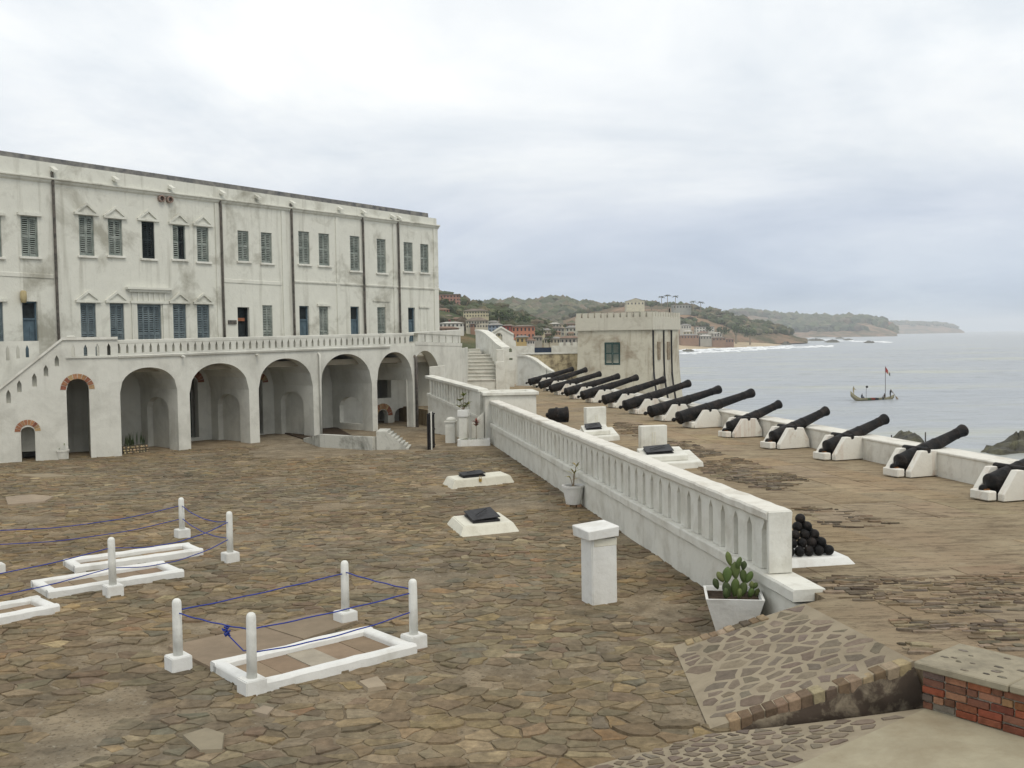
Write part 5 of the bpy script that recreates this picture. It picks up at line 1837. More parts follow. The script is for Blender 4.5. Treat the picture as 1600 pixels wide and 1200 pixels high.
# low white rear wall with navy panel
RF = Fr((D(806, 560, 81).x, 81), 89)
rw = thing('rear_wall', 'low white wall with a navy panel behind the gable', 'wall', (RF.p.x, RF.p.y, 0), RF.rz)
za, zb2 = RF.uz(830, 540.5)[1], RF.uz(890, 545)[1]
ua, ub = RF.uz(835, 547)[0], RF.uz(862, 547)[0]
ue = RF.uz(905, 547)[0]
MB().box(0, ua, 0, 0.4, -0.5, za).build('wall_section', WHITE, rw)
MB().box(ua + 0.001, ub, 0.1, 0.3, -0.5, RF.uz(848, 551)[1]).build('wall_section', WHITE, rw)
MB().box(ub + 0.001, ue, 0, 0.4, -0.5, RF.uz(880, 540)[1]).build('wall_section', WHITE, rw)
MB().box(ua + 0.02, ub - 0.02, 0.15, 0.2, RF.uz(848, 551)[1] + 0.002, RF.uz(848, 543)[1]).build('navy_panel', simple('navy_paint', (0.03, 0.045, 0.075), 0.2), rw)
for k in range(6):
    u = ub + 0.6 + k * 0.55
    MB().box(u, u + 0.33, 0.02, 0.38, RF.uz(880, 540)[1] + 0.001, RF.uz(880, 535)[1]).build('crenel', WHITE, rw)

# stained wall running to the turret and the white sweeping parapet
OF = Fr((D(836, 570, 78.5).x, 78.5), 87)
ow = thing('stained_wall', 'old yellowed wall with dark streaks and white coping beside the turret', 'wall', (OF.p.x, OF.p.y, 0), OF.rz)
za = OF.uz(870, 553)[1]
ue = OF.uz(910, 570)[0]
MB().box(-1.2, ue, 0, 0.5, -0.5, za).build('wall_face', OLDW, ow)
MB().box(-1.2, ue, -0.06, 0.56, za + 0.001, za + 0.11).build('coping', WHITE, ow)
p0, p1, p2 = D(813, 570, 66), D(830, 575, 63), D(866, 585, 58)
sw = thing('sweeping_parapet', 'white parapet wall sweeping down behind the farthest cannon', 'wall')
prev = None
cpm, wm = MB(), MB()
line = [(813, 557, 76), (826, 557.5, 75.5), (838, 562, 75), (850, 571, 74.5), (858, 577, 74.2), (866, 582, 74)]
line3 = [D(x, y, d_) for x, y, d_ in line]
for a, b_ in zip(line3, line3[1:]):
    n_ = Vector(((b_ - a).y, -(b_ - a).x, 0)).normalized() * -0.35
    lo = [Vector((a.x, a.y, 0)), Vector((b_.x, b_.y, 0)), Vector((b_.x, b_.y, 0)) - n_, Vector((a.x, a.y, 0)) - n_]
    hi = [a, b_, b_ - n_, a - n_]
    wm.hexa(lo, hi)
    up_ = Vector((0, 0, 0.12))
    e = Vector((0, 0, 0.002))
    cpm.hexa([a + e + n_ * 0.15, b_ + e + n_ * 0.15, b_ + e - n_ * 1.2, a + e - n_ * 1.2], [a + up_ + n_ * 0.15, b_ + up_ + n_ * 0.15, b_ + up_ - n_ * 1.2, a + up_ - n_ * 1.2])
wm.build('wall_face', WHITE, sw)
cpm.build('coping', WHITE, sw)

# ================================================================== TURRET
TD = 74.0
TC = D(1019, 560, TD)                     # near corner between the two faces
TL = Fr(TC, -86)                          # u runs to the left along the front face; v towards the back? see below
c_l = D(903, 560, TD + 1.5)
c_r = D(1060.5, 560, TD + 5.2)
tur = thing('turret', 'pale yellow corner turret with green shutter and slotted parapet', 'tower')
z_top, z_band = D(960, 493, TD).z, D(960, 515.5, TD).z
back = (c_l + (c_r - TC)).xy
P2 = [TC.xy, c_r.xy, back, c_l.xy]
mb = MB()
Cc = sum((Vector(p_) for p_ in P2), Vector((0, 0))) / 4


def ringz(off, z, flare=0.0):
    out = []
    for p_ in P2:
        d_ = Vector(p_) - Cc
        q = Cc + d_ * (1 + (off + flare) / d_.length)
        out.append((q.x, q.y, z))
    return out


lv = [(-8.2, 1.4), (-2.0, 0.55), (0.0, 0.25), (1.2, 0.12), (2.6, 0.03), (z_band, 0.0)]
V, F_ = [], []
for z, fl_ in lv:
    V += ringz(0, z, fl_)
for k in range(len(lv) - 1):
    for i in range(4):
        F_.append((k * 4 + i, k * 4 + (i + 1) % 4, (k + 1) * 4 + (i + 1) % 4, (k + 1) * 4 + i))
mb.add(V, F_)
mb.build('tower_wall', TURR, tur)
MB().hexa(ringz(0.18, z_band - 0.02), ringz(0.18, z_top - 0.12)).build('parapet_band', TURRW, tur)
# merlon blocks with narrow slots between
fa, fb = Vector(ringz(0.17, 0)[3]), Vector(ringz(0.17, 0)[0])
fc = Vector(ringz(0.17, 0)[1])


def merlons(a, b_, n, name):
    d_ = (b_ - a) / n
    nn = Vector((d_.y, -d_.x, 0)).normalized()
    if nn.dot((a + b_) / 2 - Vector((Cc.x, Cc.y, 0))) < 0:
        nn = -nn
    for k in range(n):
        p_, q_ = a + d_ * (k + 0.13), a + d_ * (k + 0.87)
        lo = [p_, q_, q_ - nn * 0.4, p_ - nn * 0.4]
        j = RND.uniform(-0.03, 0.03)
        MB().hexa([Vector((v.x, v.y, z_top - 0.119)) for v in lo], [Vector((v.x, v.y, z_top + 0.22 + j)) for v in lo]).build(name, TURRW, tur)


merlons(fa, fb, 12, 'merlon')
merlons(fb, fc, 11, 'merlon')
MB().hexa(ringz(-0.3, z_top - 0.118), ringz(-0.3, z_top - 0.05)).build('roof', CONC, tur)
# shuttered window on the front face
du = (Vector(P2[0]) - Vector(P2[3])).normalized()
TF = Fr(c_l, math.degrees(math.atan2(du.x, du.y)))


def on_face(x, y, v=0.0):
    return TF.uz(x, y, v)


nv = TF.v
ua, ub = TF.uz(946, 550)[0], TF.uz(968, 550)[0]
z0, z1_ = TF.uz(957, 569)[1], TF.uz(957, 536)[1]
win = thing('tmp', 'x', 'x')
bpy.data.objects.remove(win)
we = MB().box(ua - 0.05, ub + 0.05, -0.06, 0.05, z0 - 0.05, z0).box(ua - 0.05, ub + 0.05, -0.06, 0.05, z1_, z1_ + 0.05).box(ua - 0.05, ua, -0.06, 0.05, z0, z1_).box(ub, ub + 0.05, -0.06, 0.05, z0, z1_)
TGR = simple('dark_green_shutter', (0.025, 0.06, 0.055), 0.25, 4.0, 0.7)
w_o = we.build('window', TGR, tur, loc=(TF.p.x, TF.p.y, 0), rz=TF.rz)
MB().box(ua + 0.001, ub - 0.001, 0.0, 0.06, z0 + 0.001, z1_ - 0.001).build('backing', DARK, w_o)
for k in range(2):
    s_ = shutter_mesh((ub - ua) / 2 - 0.02, z1_ - z0 - 0.02).build('shutter', TGR, w_o)
    s_.location = (ua + 0.01 + k * (ub - ua) / 2, -0.05, z0 + 0.01)
# drains and slits on the seaward face
dr = (Vector(P2[1]) - Vector(P2[0])).normalized()
TRF = Fr(TC, math.degrees(math.atan2(dr.x, dr.y)))
for x in (1020.5, 1037, 1049):
    pts = []
    for (yy, xo, off) in ((516, 0, -0.05), (545, 0.2, -0.06), (580, 1.0, -0.10), (600, 3.0, -0.42), (625, 7.0, -0.75), (650, 11, -1.1)):
        u, z = TRF.uz(x + xo, yy, off)
        q = TRF.pt(u, off, z)
        pts.append(q)
    MB().tube(pts, 0.075, 6).build('drain_pipe', BLACKW, tur)
for x in (1029.5, 1044.5):
    ua, ub = TRF.uz(x - 1.8, 548, -0.05)[0], TRF.uz(x + 1.8, 548, -0.05)[0]
    z0, z1_ = TRF.uz(x, 562, -0.05)[1], TRF.uz(x, 534, -0.05)[1]
    c4 = [TRF.pt(ua, -0.10), TRF.pt(ub, -0.10), TRF.pt(ub, 0.1), TRF.pt(ua, 0.1)]
    MB().hexa([Vector((p_.x, p_.y, z0)) for p_ in c4], [Vector((p_.x, p_.y, z1_)) for p_ in c4]).build('loophole', WOODM, tur)
qv = D(1046, 490, TD + 4)
MB().tube([(qv.x, qv.y, z_top - 0.1), (qv.x, qv.y, z_top + 0.55)], 0.05, 6).build('vent_post', BLACKW, tur)

# ================================================================== SEA PARAPET
CK = dict(a=(840, 606), b=(857, 612), c=(875, 618), d=(900, 624), e=(927, 630), f=(962, 638), g=(997, 648), h=(1039, 659), i=(1086, 670), j=(1148, 685), k=(1219, 703), l=(1306, 721), m=(1423, 748), n=(1569, 786))
cc = G(*CK['i'], ZP)
CF = Fr(cc, -9.5)                         # line of the carriages; v>0 inland
AZ = 70.0
VPAR = -1.12
pf = CF.uz(1490, 746)
zpt = CF.uz(1478, 711, VPAR)[1]
par = thing('sea_parapet', 'low white sea parapet running past the cannon', 'wall', (cc.x, cc.y, 0), CF.rz)
u_n, u_f = -32.0, CF.loc(TC).x + 1.5
MB().box(u_n, u_f, VPAR - 0.62, VPAR, -8.3, zpt - 0.001).build('parapet_wall', PARA, par)
MB().box(u_n, u_f, VPAR - 0.66, VPAR + 0.03, zpt, zpt + 0.06).build('coping', PARA, par, bevel=0.015)

# ================================================================== CANNON
def barrel_mesh(L, rb, rm, name):
    """along +x from breech face (x=0) to muzzle (x=L)"""
    prof = [(0.001, -0.30), (0.045, -0.285), (0.075, -0.24), (0.078, -0.20), (0.055, -0.16), (0.045, -0.12), (0.09, -0.07), (rb * 0.75, -0.03), (rb * 1.02, 0.0), (rb * 1.05, 0.05), (rb * 0.98, 0.07), (rb * 0.965, L * 0.14), (rb * 0.99, L * 0.15), (rb * 0.99, L * 0.165), (rb * 0.95, L * 0.17), (rb * 0.86, L * 0.36), (rb * 0.89, L * 0.37), (rb * 0.89, L * 0.385), (rb * 0.82, L * 0.39), (rb * 0.76, L * 0.53), (rb * 0.79, L * 0.54), (rb * 0.79, L * 0.55), (rb * 0.72, L * 0.56), (rm * 0.98, L * 0.86), (rm * 1.06, L * 0.865), (rm * 1.06, L * 0.875), (rm * 0.98, L * 0.88), (rm * 1.08, L * 0.93), (rm * 1.22, L * 0.965), (rm * 1.24, L * 0.985), (rm * 1.10, L), (rm * 0.52, L), (rm * 0.50, L - 0.25)]
    Mx = Matrix.Rotation(math.pi / 2, 4, 'Y')
    return MB().lathe(prof, 22, Mx).mesh(name, smooth=True)


LONG_L, SHORT_L = 3.34, 2.10
bl, bs_ = barrel_mesh(LONG_L, 0.235, 0.145, 'long_barrel'), barrel_mesh(SHORT_L, 0.21, 0.125, 'short_barrel')
for me in (bl, bs_):
    for p_ in me.polygons:
        p_.use_smooth = True


def trunnion_mesh(w):
    return MB().lathe([(0.065, -w), (0.07, -w + 0.02), (0.07, w - 0.02), (0.065, w)], 12, Matrix.Rotation(math.pi / 2, 4, 'X')).mesh('trunnion', smooth=False)


trm = trunnion_mesh(0.40)
ck_s = [(0, 0), (0, 0.14), (0.33, 0.60), (0.50, 0.60), (0.53, 0.53), (0.60, 0.53), (0.63, 0.60), (0.84, 0.60), (1.05, 0.22), (1.07, 0)]
ck_l = [(0, 0), (0, 0.10), (0.42, 0.64), (0.60, 0.64), (0.63, 0.56), (0.71, 0.56), (0.74, 0.64), (0.96, 0.64), (1.23, 0.25), (1.25, 0)]
chk = {}
for nm, poly in (('s', ck_s), ('l', ck_l)):
    chk[nm] = MB().prism(poly, -0.085, 0.085).mesh('cheek', bevel=0.01, seg=1)
    chk[nm].materials.append(RUSTW)
rear_me = {'s': MB().box(-0.22, -0.01, -0.255, 0.255, 0, 0.19).mesh('rear_block', bevel=0.02), 'l': MB().box(-0.08, 0.5, -0.34, 0.34, 0, 0.22).mesh('rear_block', bevel=0.02)}
wedge_me = {'s': MB().box(-0.16, -0.03, -0.09, 0.07, 0.191, 0.215).mesh('rust_wedge'), 'l': MB().box(-0.05, 0.08, -0.06, 0.06, 0.221, 0.30).mesh('rust_wedge')}
order = 'nmlkjihgfedcba'
ordn = ['nearest', 'second', 'third', 'fourth', 'fifth', 'sixth', 'seventh', 'eighth', 'ninth', 'tenth', 'eleventh', 'twelfth', 'thirteenth', 'farthest']
rnd = random.Random(77)
for i_, key in enumerate(order):
    short = key in 'nmlkj'
    g = G(*CK[key], ZP)
    az = AZ + rnd.uniform(-2.2, 2.2)
    fr3 = Fr(g, az)                        # u towards the sea, v to the left (away)
    ctr = fr3.pt(0, 0.43)
    ty = 's' if short else 'l'
    if i_ == 0:
        wh = 'nearest short black cannon, cut by the picture edge'
    elif short:
        wh = ['', 'second nearest black cannon, pointing over the dark sea rock', 'third black cannon from the near end, a short one', 'fourth black cannon from the near end, before the parapet', 'fifth black cannon from the near end, last short one'][i_]
    else:
        wh = '%s black cannon of the row, %s' % ({5: 'sixth', 6: 'seventh', 7: 'eighth', 8: 'ninth', 9: 'tenth', 10: 'eleventh', 11: 'twelfth', 12: 'next to farthest', 13: 'farthest'}[i_], {5: 'first long one past the short guns', 6: 'second of the long guns', 7: 'third of the long guns', 8: 'fourth of the long guns', 9: 'fifth of the long guns', 10: 'sixth of the long guns', 11: 'third from the sweeping parapet', 12: 'one before the sweeping parapet', 13: 'against the sweeping white parapet'}[i_])
    can = thing('cannon', wh, 'cannon', (ctr.x, ctr.y, ZP + 0.022), fr3.rz, 'black cannon along the sea parapet')
    el_ = rad((19.5 if short else 15.0) + rnd.uniform(-1.3, 1.3))
    ub0, zb0 = (0.08, 0.29) if short else (-0.42, 0.36)
    if key == 'i':
        el_ = rad(14.3)
    bo = inst('barrel', bl if not short else bs_, IRON, can, (ub0, 0, zb0))
    bo.rotation_euler = (0, -el_, rnd.uniform(-0.005, 0.005))
    bo.rotation_euler.rotate_axis('X', rnd.uniform(0, 6))
    ut = 0.565 if short else 0.67
    zt3 = zb0 + (ut - ub0) * math.tan(el_) - 0.06
    inst('trunnion', trm, IRON, can, (ut, 0, max(zt3, (0.60 if short else 0.635))))
    car = thing('gun_carriage', 'white concrete carriage under the ' + wh.replace(', ', ' ').split(' black cannon')[0] + ' cannon' + (' from the near end' if 1 < i_ < 12 else ''), 'gun carriage', (ctr.x, ctr.y, ZP + 0.022), fr3.rz, 'white concrete gun carriages')
    for s in (-1, 1):
        inst('cheek', chk[ty], RUSTW, car, (0, s * 0.345, 0))
    inst('rear_block', rear_me[ty], RUSTW, car)
    inst('rust_wedge', wedge_me[ty], RUST, car)

# ================================================================== TOMBS, POSTS, ROPES
def tomb(label, A, B, C, h=0.14, t_=0.17, inner=None, seed=1):
    """A: left corner, B: near corner, C: right corner on the paving"""
    a, b_, c_ = (G(*q) for q in (A, B, C))
    fr = Fr(b_, ang_of(b_, c_))
    L = (c_ - b_).length
    W = fr.loc(a).y
    o = thing('tomb_kerb', label, 'grave', (b_.x, b_.y, 0), fr.rz, 'white kerbed graves in the courtyard')
    pr = [(0, 0), (0, h - 0.03), (0.03, h), (t_ - 0.03, h), (t_, h - 0.03), (t_, 0)]
    MB().ext(pr, (0, 0, 0), (L, 0, 0), None, 16, 0.014).build('kerb', FRESH, o)
    MB().ext([(W - p_[0], p_[1]) for p_ in pr][::-1], (0, 0, 0), (L, 0, 0), None, 16, 0.014).build('kerb', FRESH, o)
    for u in (0, L - t_):
        MB().prism([(u + p_[0], p_[1] + 0.0015) for p_ in pr], t_ * 0.5, W - t_ * 0.5).build('kerb', FRESH, o, bevel=0.01)
    rr = random.Random(seed)
    n = 5
    for k in range(n):
        ua, ub = t_ + (L - 2 * t_) * k / n, t_ + (L - 2 * t_) * (k + 1) / n
        pale = k == n // 2
        MB().box(ua + 0.004, ub - 0.004, t_ + 0.003, W - t_ - 0.003, -0.02, 0.05 + rr.uniform(0, 0.006), jit((0.33, 0.30, 0.235) if pale else (0.245, 0.185, 0.125), 0.10, rr)).build('grave_slab', STONEM, o)
    return o, fr, L, W


t1, frT, LT, WT = tomb('nearest white kerbed grave roped off by four posts', (318, 1052), (397, 1088), (652, 1022), seed=3)
tomb('white kerbed grave farthest back of the roped group', (88, 886), (118, 897), (318, 868), seed=4)
tomb('middle white kerbed grave of the staggered group', (34, 921), (76, 937), (288, 902), seed=5)
tomb('white kerbed grave cut by the left picture edge', (-160, 985), (-118, 1001), (94, 958), seed=6)
# plain stone slab beside the nearest grave
q = [G(x, y) for x, y in ((262, 1015), (335, 1052), (560, 975), (500, 962))]
cx = sum(p_.x for p_ in q) / 4
cy_ = sum(p_.y for p_ in q) / 4
for k in range(2):
    f0, f1 = (0.0, 0.58) if k == 0 else (0.585, 1.0)
    e = [q[0].lerp(q[3], f0), q[1].lerp(q[2], f0), q[1].lerp(q[2], f1), q[0].lerp(q[3], f1)]
    MB().slab([(p_.x - cx, p_.y - cy_) for p_ in e], -0.02, 0.052, jit((0.235, 0.185, 0.13), 0.06), 0.012).build('grave_side_slab', STONEM, court, loc=(cx, cy_, 0))

POSTS = {}


def post(key, label, x, y, ytop, group, square_ang=45):
    g = G(x, y)
    fr = Fr(g, 0)
    zt2 = fr.uz(x, ytop)[1] if False else None
    d_ = ray(x, ytop)
    z = (EYE + d_ * (g.y / d_.y)).z
    o = thing('rope_post', label, 'post', (g.x, g.y, 0), frT.rz, group)
    s = 0.135
    MB().box(-s, s, -s, s, -0.01, 0.19).build('base_block', FRESH, o, bevel=0.012, seg=2)
    lean = (RND.uniform(-0.016, 0.016), RND.uniform(-0.016, 0.016))
    prof = [(0.062, 0.18), (0.060, z * 0.6), (0.058, z - 0.05), (0.048, z - 0.02), (0.028, z - 0.004), (0.003, z)]
    ob = MB().lathe(prof, 16).build('shaft', plasterpost, o, smooth=True)
    ob.rotation_euler = (lean[0], lean[1], 0)
    POSTS[key] = Vector((g.x, g.y, z))


plasterpost = plaster('grubby_white_post', (0.72, 0.72, 0.67), stain=(0.35, 0.35, 0.31), amt=0.35, lo=0.45, hi=0.75, scale=5, streak=0.35)
gp = 'white rope posts round the nearest grave'
gr = 'white rope posts round the staggered graves'
post('f1', 'white rope post at the near corner of the nearest grave', 394, 1083, 957, gp)
post('f2', 'white rope post beside the bare stone slab, left of the nearest grave', 279, 1046, 935, gp)
post('f3', 'white rope post at the right corner of the nearest grave', 647, 1012, 904, gp)
post('f4', 'white rope post at the back corner of the nearest grave', 540, 974, 876, gp)
post('r1', 'white rope post in front of the middle staggered grave', 177, 931, 839, gr)
post('r2', 'white rope post right of the staggered graves', 360, 878, 799, gr)
post('r3', 'white rope post behind the farthest staggered grave', 285, 840, 777, gr)
post('r4', 'white rope post just showing at the left picture edge', -6, 897, 795, gr)
off1 = Vector((POSTS['r1'].x * 1.0 - 3.3, POSTS['r1'].y - 3.2, 1.0))
off2 = Vector((POSTS['r3'].x - 4.4, POSTS['r3'].y - 2.9, 1.0))
for nm, o_ in (('o1', off1), ('o2', off2)):
    POSTS[nm] = o_


def rope(label, a, b_, za, zb2, sag, extra=None):
    A, B = POSTS[a].copy(), POSTS[b_].copy()
    A.z, B.z = za * POSTS[a].z, zb2 * POSTS[b_].z
    pts = []
    for k in range(17):
        s = k / 16
        q = A.lerp(B, s)
        q.z -= sag * 4 * s * (1 - s)
        q.z += 0.004 * math.sin(s * 23)
        pts.append(q)
    mb = MB().tube(pts, 0.0085, 6)
    if extra:
        extra(mb, pts)
    return tag(mb.build('rope', ROPE, smooth=True), label, 'rope', 'blue ropes between the white posts')


def knot(mb, pts):
    q = pts[11]
    for k in range(5):
        c0 = q + Vector((RND.uniform(-0.02, 0.02), RND.uniform(-0.02, 0.02), -0.02 - 0.025 * k))
        ring = [c0 + Vector((0.028 * math.cos(w), 0.028 * math.sin(w), 0.012 * math.sin(2 * w + k))) for w in [x_ * math.pi / 4 for x_ in range(9)]]
        mb.tube(ring, 0.010, 5)
    e = POSTS['f1'].copy()
    e.z = 0.52
    mb.tube([q, q + Vector((0.02, 0, -0.12)), q.lerp(e, 0.7) + Vector((0, 0, -0.10)), e], 0.008, 5)


rope('knotted blue rope between the two left posts of the nearest grave', 'f2', 'f1', 0.80, 0.79, 0.02, knot)
rope('taut blue rope along the back of the nearest grave', 'f2', 'f4', 0.83, 0.80, 0.015)
rope('short blue rope at the far end of the nearest grave', 'f4', 'f3', 0.82, 0.84, 0.015)
rope('upper blue rope along the front of the nearest grave', 'f1', 'f3', 0.79, 0.80, 0.02)
rope('lower sagging blue rope along the front of the nearest grave', 'f1', 'f3', 0.50, 0.53, 0.06)
rope('upper blue rope between the two right-hand posts of the staggered graves', 'r3', 'r2', 0.80, 0.80, 0.12)
rope('lower blue rope between the two right-hand posts of the staggered graves', 'r3', 'r2', 0.48, 0.47, 0.10)
rope('upper blue rope over the middle staggered grave', 'r2', 'r1', 0.80, 0.82, 0.16)
rope('lower blue rope over the middle staggered grave', 'r2', 'r1', 0.46, 0.48, 0.16)
rope('upper blue rope leaving the picture left of the front post', 'r1', 'o1', 0.82, 0.80, 0.14)
rope('lower blue rope leaving the picture left of the front post', 'r1', 'o1', 0.48, 0.45, 0.14)
rope('upper blue rope swooping behind the staggered graves', 'r3', 'o2', 0.80, 0.85, 0.26)
rope('lower blue rope swooping behind the staggered graves', 'r3', 'o2', 0.47, 0.55, 0.24)
for nm, lb in (('o1', 'white rope post out of sight left of the front graves'), ('o2', 'white rope post out of sight left of the rear graves')):
    pass

# ================================================================== HATCHES, PEDESTAL, POTS
def plinth4(name, label, cat, FL, FR_, BL, z, h, inset, mat, group=None):
    a, b_, c_ = G(*FL, z), G(*FR_, z), G(*BL, z)
    d_ = b_ + (c_ - a)
    o = thing(name, label, cat, (a.x, a.y, z), 0, group)
    lo = [p_ - Vector((a.x, a.y, z)) for p_ in (a, b_, d_, c_)]
    cen = sum(lo, Vector()) / 4
    hi = []
    for p_ in lo:
        v = p_ - cen
        hi.append(cen + v * (1 - inset / v.length) + Vector((0, 0, h)))
    lo = [p_ - Vector((0, 0, 0.03)) for p_ in lo]
    MB().hexa(lo, hi).build('plinth', mat, o, bevel=0.02, seg=2)
    return o, hi, cen, (b_ - a), (c_ - a)


HATCHW = plaster('cream_hatch_plaster', (0.68, 0.66, 0.56), stain=(0.33, 0.29, 0.20), amt=0.4, lo=0.5, hi=0.75, scale=3, streak=0.2)
METAL = simple('dark_hatch_metal', (0.014, 0.014, 0.016), 0.4, 10.0, 0.65, 0.3, 0.2, col2=(0.032, 0.031, 0.033))


def hatch(o, hi, ax, ay, f0, f1, g0_, g1, tilt, h=0.05):
    p = lambda s, t_: hi[0].lerp(hi[1], s).lerp(hi[3].lerp(hi[2], s), t_)
    q = [p(f0, g0_), p(f1, g0_), p(f1, g1), p(f0, g1)]
    e = Vector((0, 0, 0.004))
    MB().hexa([v + e for v in q], [v + Vector((0, 0, h)) for v in q]).build('hatch_frame', METAL, o, bevel=0.008)
    c_ = sum(q, Vector()) / 4
    q2 = [c_ + (v - c_) * 1.02 for v in q]
    zz = [0.012, 0.03 + tilt * 0.4, 0.05 + tilt, 0.03 + tilt * 0.5]
    MB().hexa([v + Vector((0, 0, h + z)) for v, z in zip(q2, zz)], [v + Vector((0, 0, h + z + 0.018)) for v, z in zip(q2, zz)]).build('hatch_lid', METAL, o, bevel=0.004)
    MB().hexa([p(f0 + 0.08, g0_ + 0.1) + Vector((0, 0, h + 0.072 + tilt * 0.5)), p(f1 - 0.15, g1 - 0.25) + Vector((0, 0, h + 0.085 + tilt)), p(f1 - 0.12, g1 - 0.18) + Vector((0, 0, h + 0.085 + tilt)), p(f0 + 0.11, g0_ + 0.17) + Vector((0, 0, h + 0.072 + tilt * 0.5))],
              [p(f0 + 0.08, g0_ + 0.1) + Vector((0, 0, h + 0.09 + tilt * 0.5)), p(f1 - 0.15, g1 - 0.25) + Vector((0, 0, h + 0.10 + tilt)), p(f1 - 0.12, g1 - 0.18) + Vector((0, 0, h + 0.10 + tilt)), p(f0 + 0.11, g0_ + 0.17) + Vector((0, 0, h + 0.09 + tilt * 0.5))]).build('lid_bar', METAL, o)


o, hi, cen, ax, ay = plinth4('hatch_plinth', 'nearer cream plinth with a buckled black metal hatch', 'hatch', (719, 840), (814, 831), (696, 819), 0, 0.20, 0.20, HATCHW)
hatch(o, hi, ax, ay, 0.22, 0.78, 0.15, 0.90, 0.045)
o, hi, cen, ax, ay = plinth4('hatch_plinth', 'farther cream plinth with black hatch and brass padlock', 'hatch', (706, 765), (806, 755), (690, 757), 0, 0.24, 0.16, HATCHW)
hatch(o, hi, ax, ay, 0.18, 0.58, 0.22, 0.80, 0.01)
pl = hi[0].lerp(hi[1], 0.45)
mb = MB().box(pl.x - 0.04, pl.x + 0.04, pl.y - 0.07, pl.y - 0.03, pl.z - 0.10, pl.z - 0.02)
mb.tube([(pl.x - 0.025, pl.y - 0.05, pl.z - 0.02), (pl.x - 0.025, pl.y - 0.05, pl.z + 0.06), (pl.x + 0.025, pl.y - 0.05, pl.z + 0.06), (pl.x + 0.025, pl.y - 0.05, pl.z - 0.02)], 0.01, 5)
mb.build('padlock', simple('brass', (0.35, 0.24, 0.07), 0.2, rough=0.4), o)

# pedestal
a, b_, c_ = G(926, 947.5), G(965, 942), G(916.5, 938)
fr = Fr(a, ang_of(a, b_))
W, Dp = (b_ - a).length, fr.loc(c_).y
ped = thing('pedestal', 'plain white square pedestal with a sloping cap slab', 'pedestal', (a.x, a.y, 0), fr.rz)
zt2 = fr.uz(945, 842)[1]
MB().box(0, W, 0, Dp, -0.03, zt2).build('shaft', FRESH, ped, bevel=0.015, seg=2)
MB().box(0.04, W - 0.002, -0.006, Dp + 0.004, zt2 - 0.115, zt2 - 0.0).build('mortar_collar', HATCHW, ped, bevel=0.006)
cap = MB().hexa([(-0.10, -0.09, 0), (W + 0.01, -0.05, 0), (W + 0.01, Dp + 0.06, 0), (-0.10, Dp + 0.06, 0)], [(-0.11, -0.10, 0.15), (W + 0.02, -0.06, 0.165), (W + 0.02, Dp + 0.07, 0.19), (-0.11, Dp + 0.07, 0.175)]).build('cap_slab', FRESH, ped, bevel=0.012)
cap.location = (0, 0, zt2 + 0.012)
cap.rotation_euler = (0, rad(-2.0), 0)


def blade(mb, base, d_, L, w, col, droop=0.4, n=5):
    """one curved tapering leaf"""
    side = d_.cross(Vector((0, 0, 1)))
    side = side.normalized() if side.length > 1e-3 else Vector((1, 0, 0))
    pts = []
    for k in range(n + 1):
        s = k / n
        q = base + d_ * (L * s) - Vector((0, 0, droop * L * s * s))
        ww = w * (0.35 + 1.3 * s if s < 0.4 else (1 - s) * 1.45) * 0.5
        pts.append((q - side * ww, q + Vector((0, 0, -ww * 0.3)), q + side * ww))
    vs = [p_ for tr in pts for p_ in tr]
    fs = []
    for k in range(n):
        i = k * 3
        fs += [(i, i + 1, i + 4, i + 3), (i + 1, i + 2, i + 5, i + 4)]
    mb.add(vs, fs, col)


def pot_sq(label, g, w0, w1, h, rz, name='plant_pot', mat=None):
    o = thing(name, label, 'plant pot', g, rz)
    mb = MB().hexa([(-w0, -w0, 0), (w0, -w0, 0), (w0, w0, 0), (-w0, w0, 0)], [(-w1, -w1, h), (w1, -w1, h), (w1, w1, h), (-w1, w1, h)])
    m_ = MB()
    t_ = 0.035
    lo = [(-w0, -w0, 0), (w0, -w0, 0), (w0, w0, 0), (-w0, w0, 0)]
    hi = [(-w1, -w1, h), (w1, -w1, h), (w1, w1, h), (-w1, w1, h)]
    k_ = w1 - t_
    inn = [(-k_, -k_, h), (k_, -k_, h), (k_, k_, h), (-k_, k_, h)]
    dn = [(-k_ * 0.96, -k_ * 0.96, h - 0.06), (k_ * 0.96, -k_ * 0.96, h - 0.06), (k_ * 0.96, k_ * 0.96, h - 0.06), (-k_ * 0.96, k_ * 0.96, h - 0.06)]
    fs = [(3, 2, 1, 0)]
    for i in range(4):
        j = (i + 1) % 4
        fs += [(i, j, 4 + j, 4 + i), (4 + i, 4 + j, 8 + j, 8 + i), (8 + i, 8 + j, 12 + j, 12 + i)]
    m_.add(lo + hi + inn + dn, fs).build('pot', mat or FRESH, o)
    MB().add(dn, [(0, 1, 2, 3)]).add([(0, 0, h - 0.04)], []).build('soil', SOIL, o)
    return o


# cactus in the square pot by the ramp
gc = G(1146, 985)
pc = pot_sq('square flared white pot by the ramp holding the prickly pear', (gc.x, gc.y, 0.02), 0.25, 0.40, 0.52, rad(-8))
cac = thing('prickly_pear', 'green prickly pear cactus in the square white pot', 'plant', (gc.x, gc.y, 0.5))
rnd = random.Random(9)
PADC = [(0.075, 0.105, 0.03), (0.06, 0.085, 0.028), (0.10, 0.125, 0.04), (0.05, 0.07, 0.025)]
pads = []


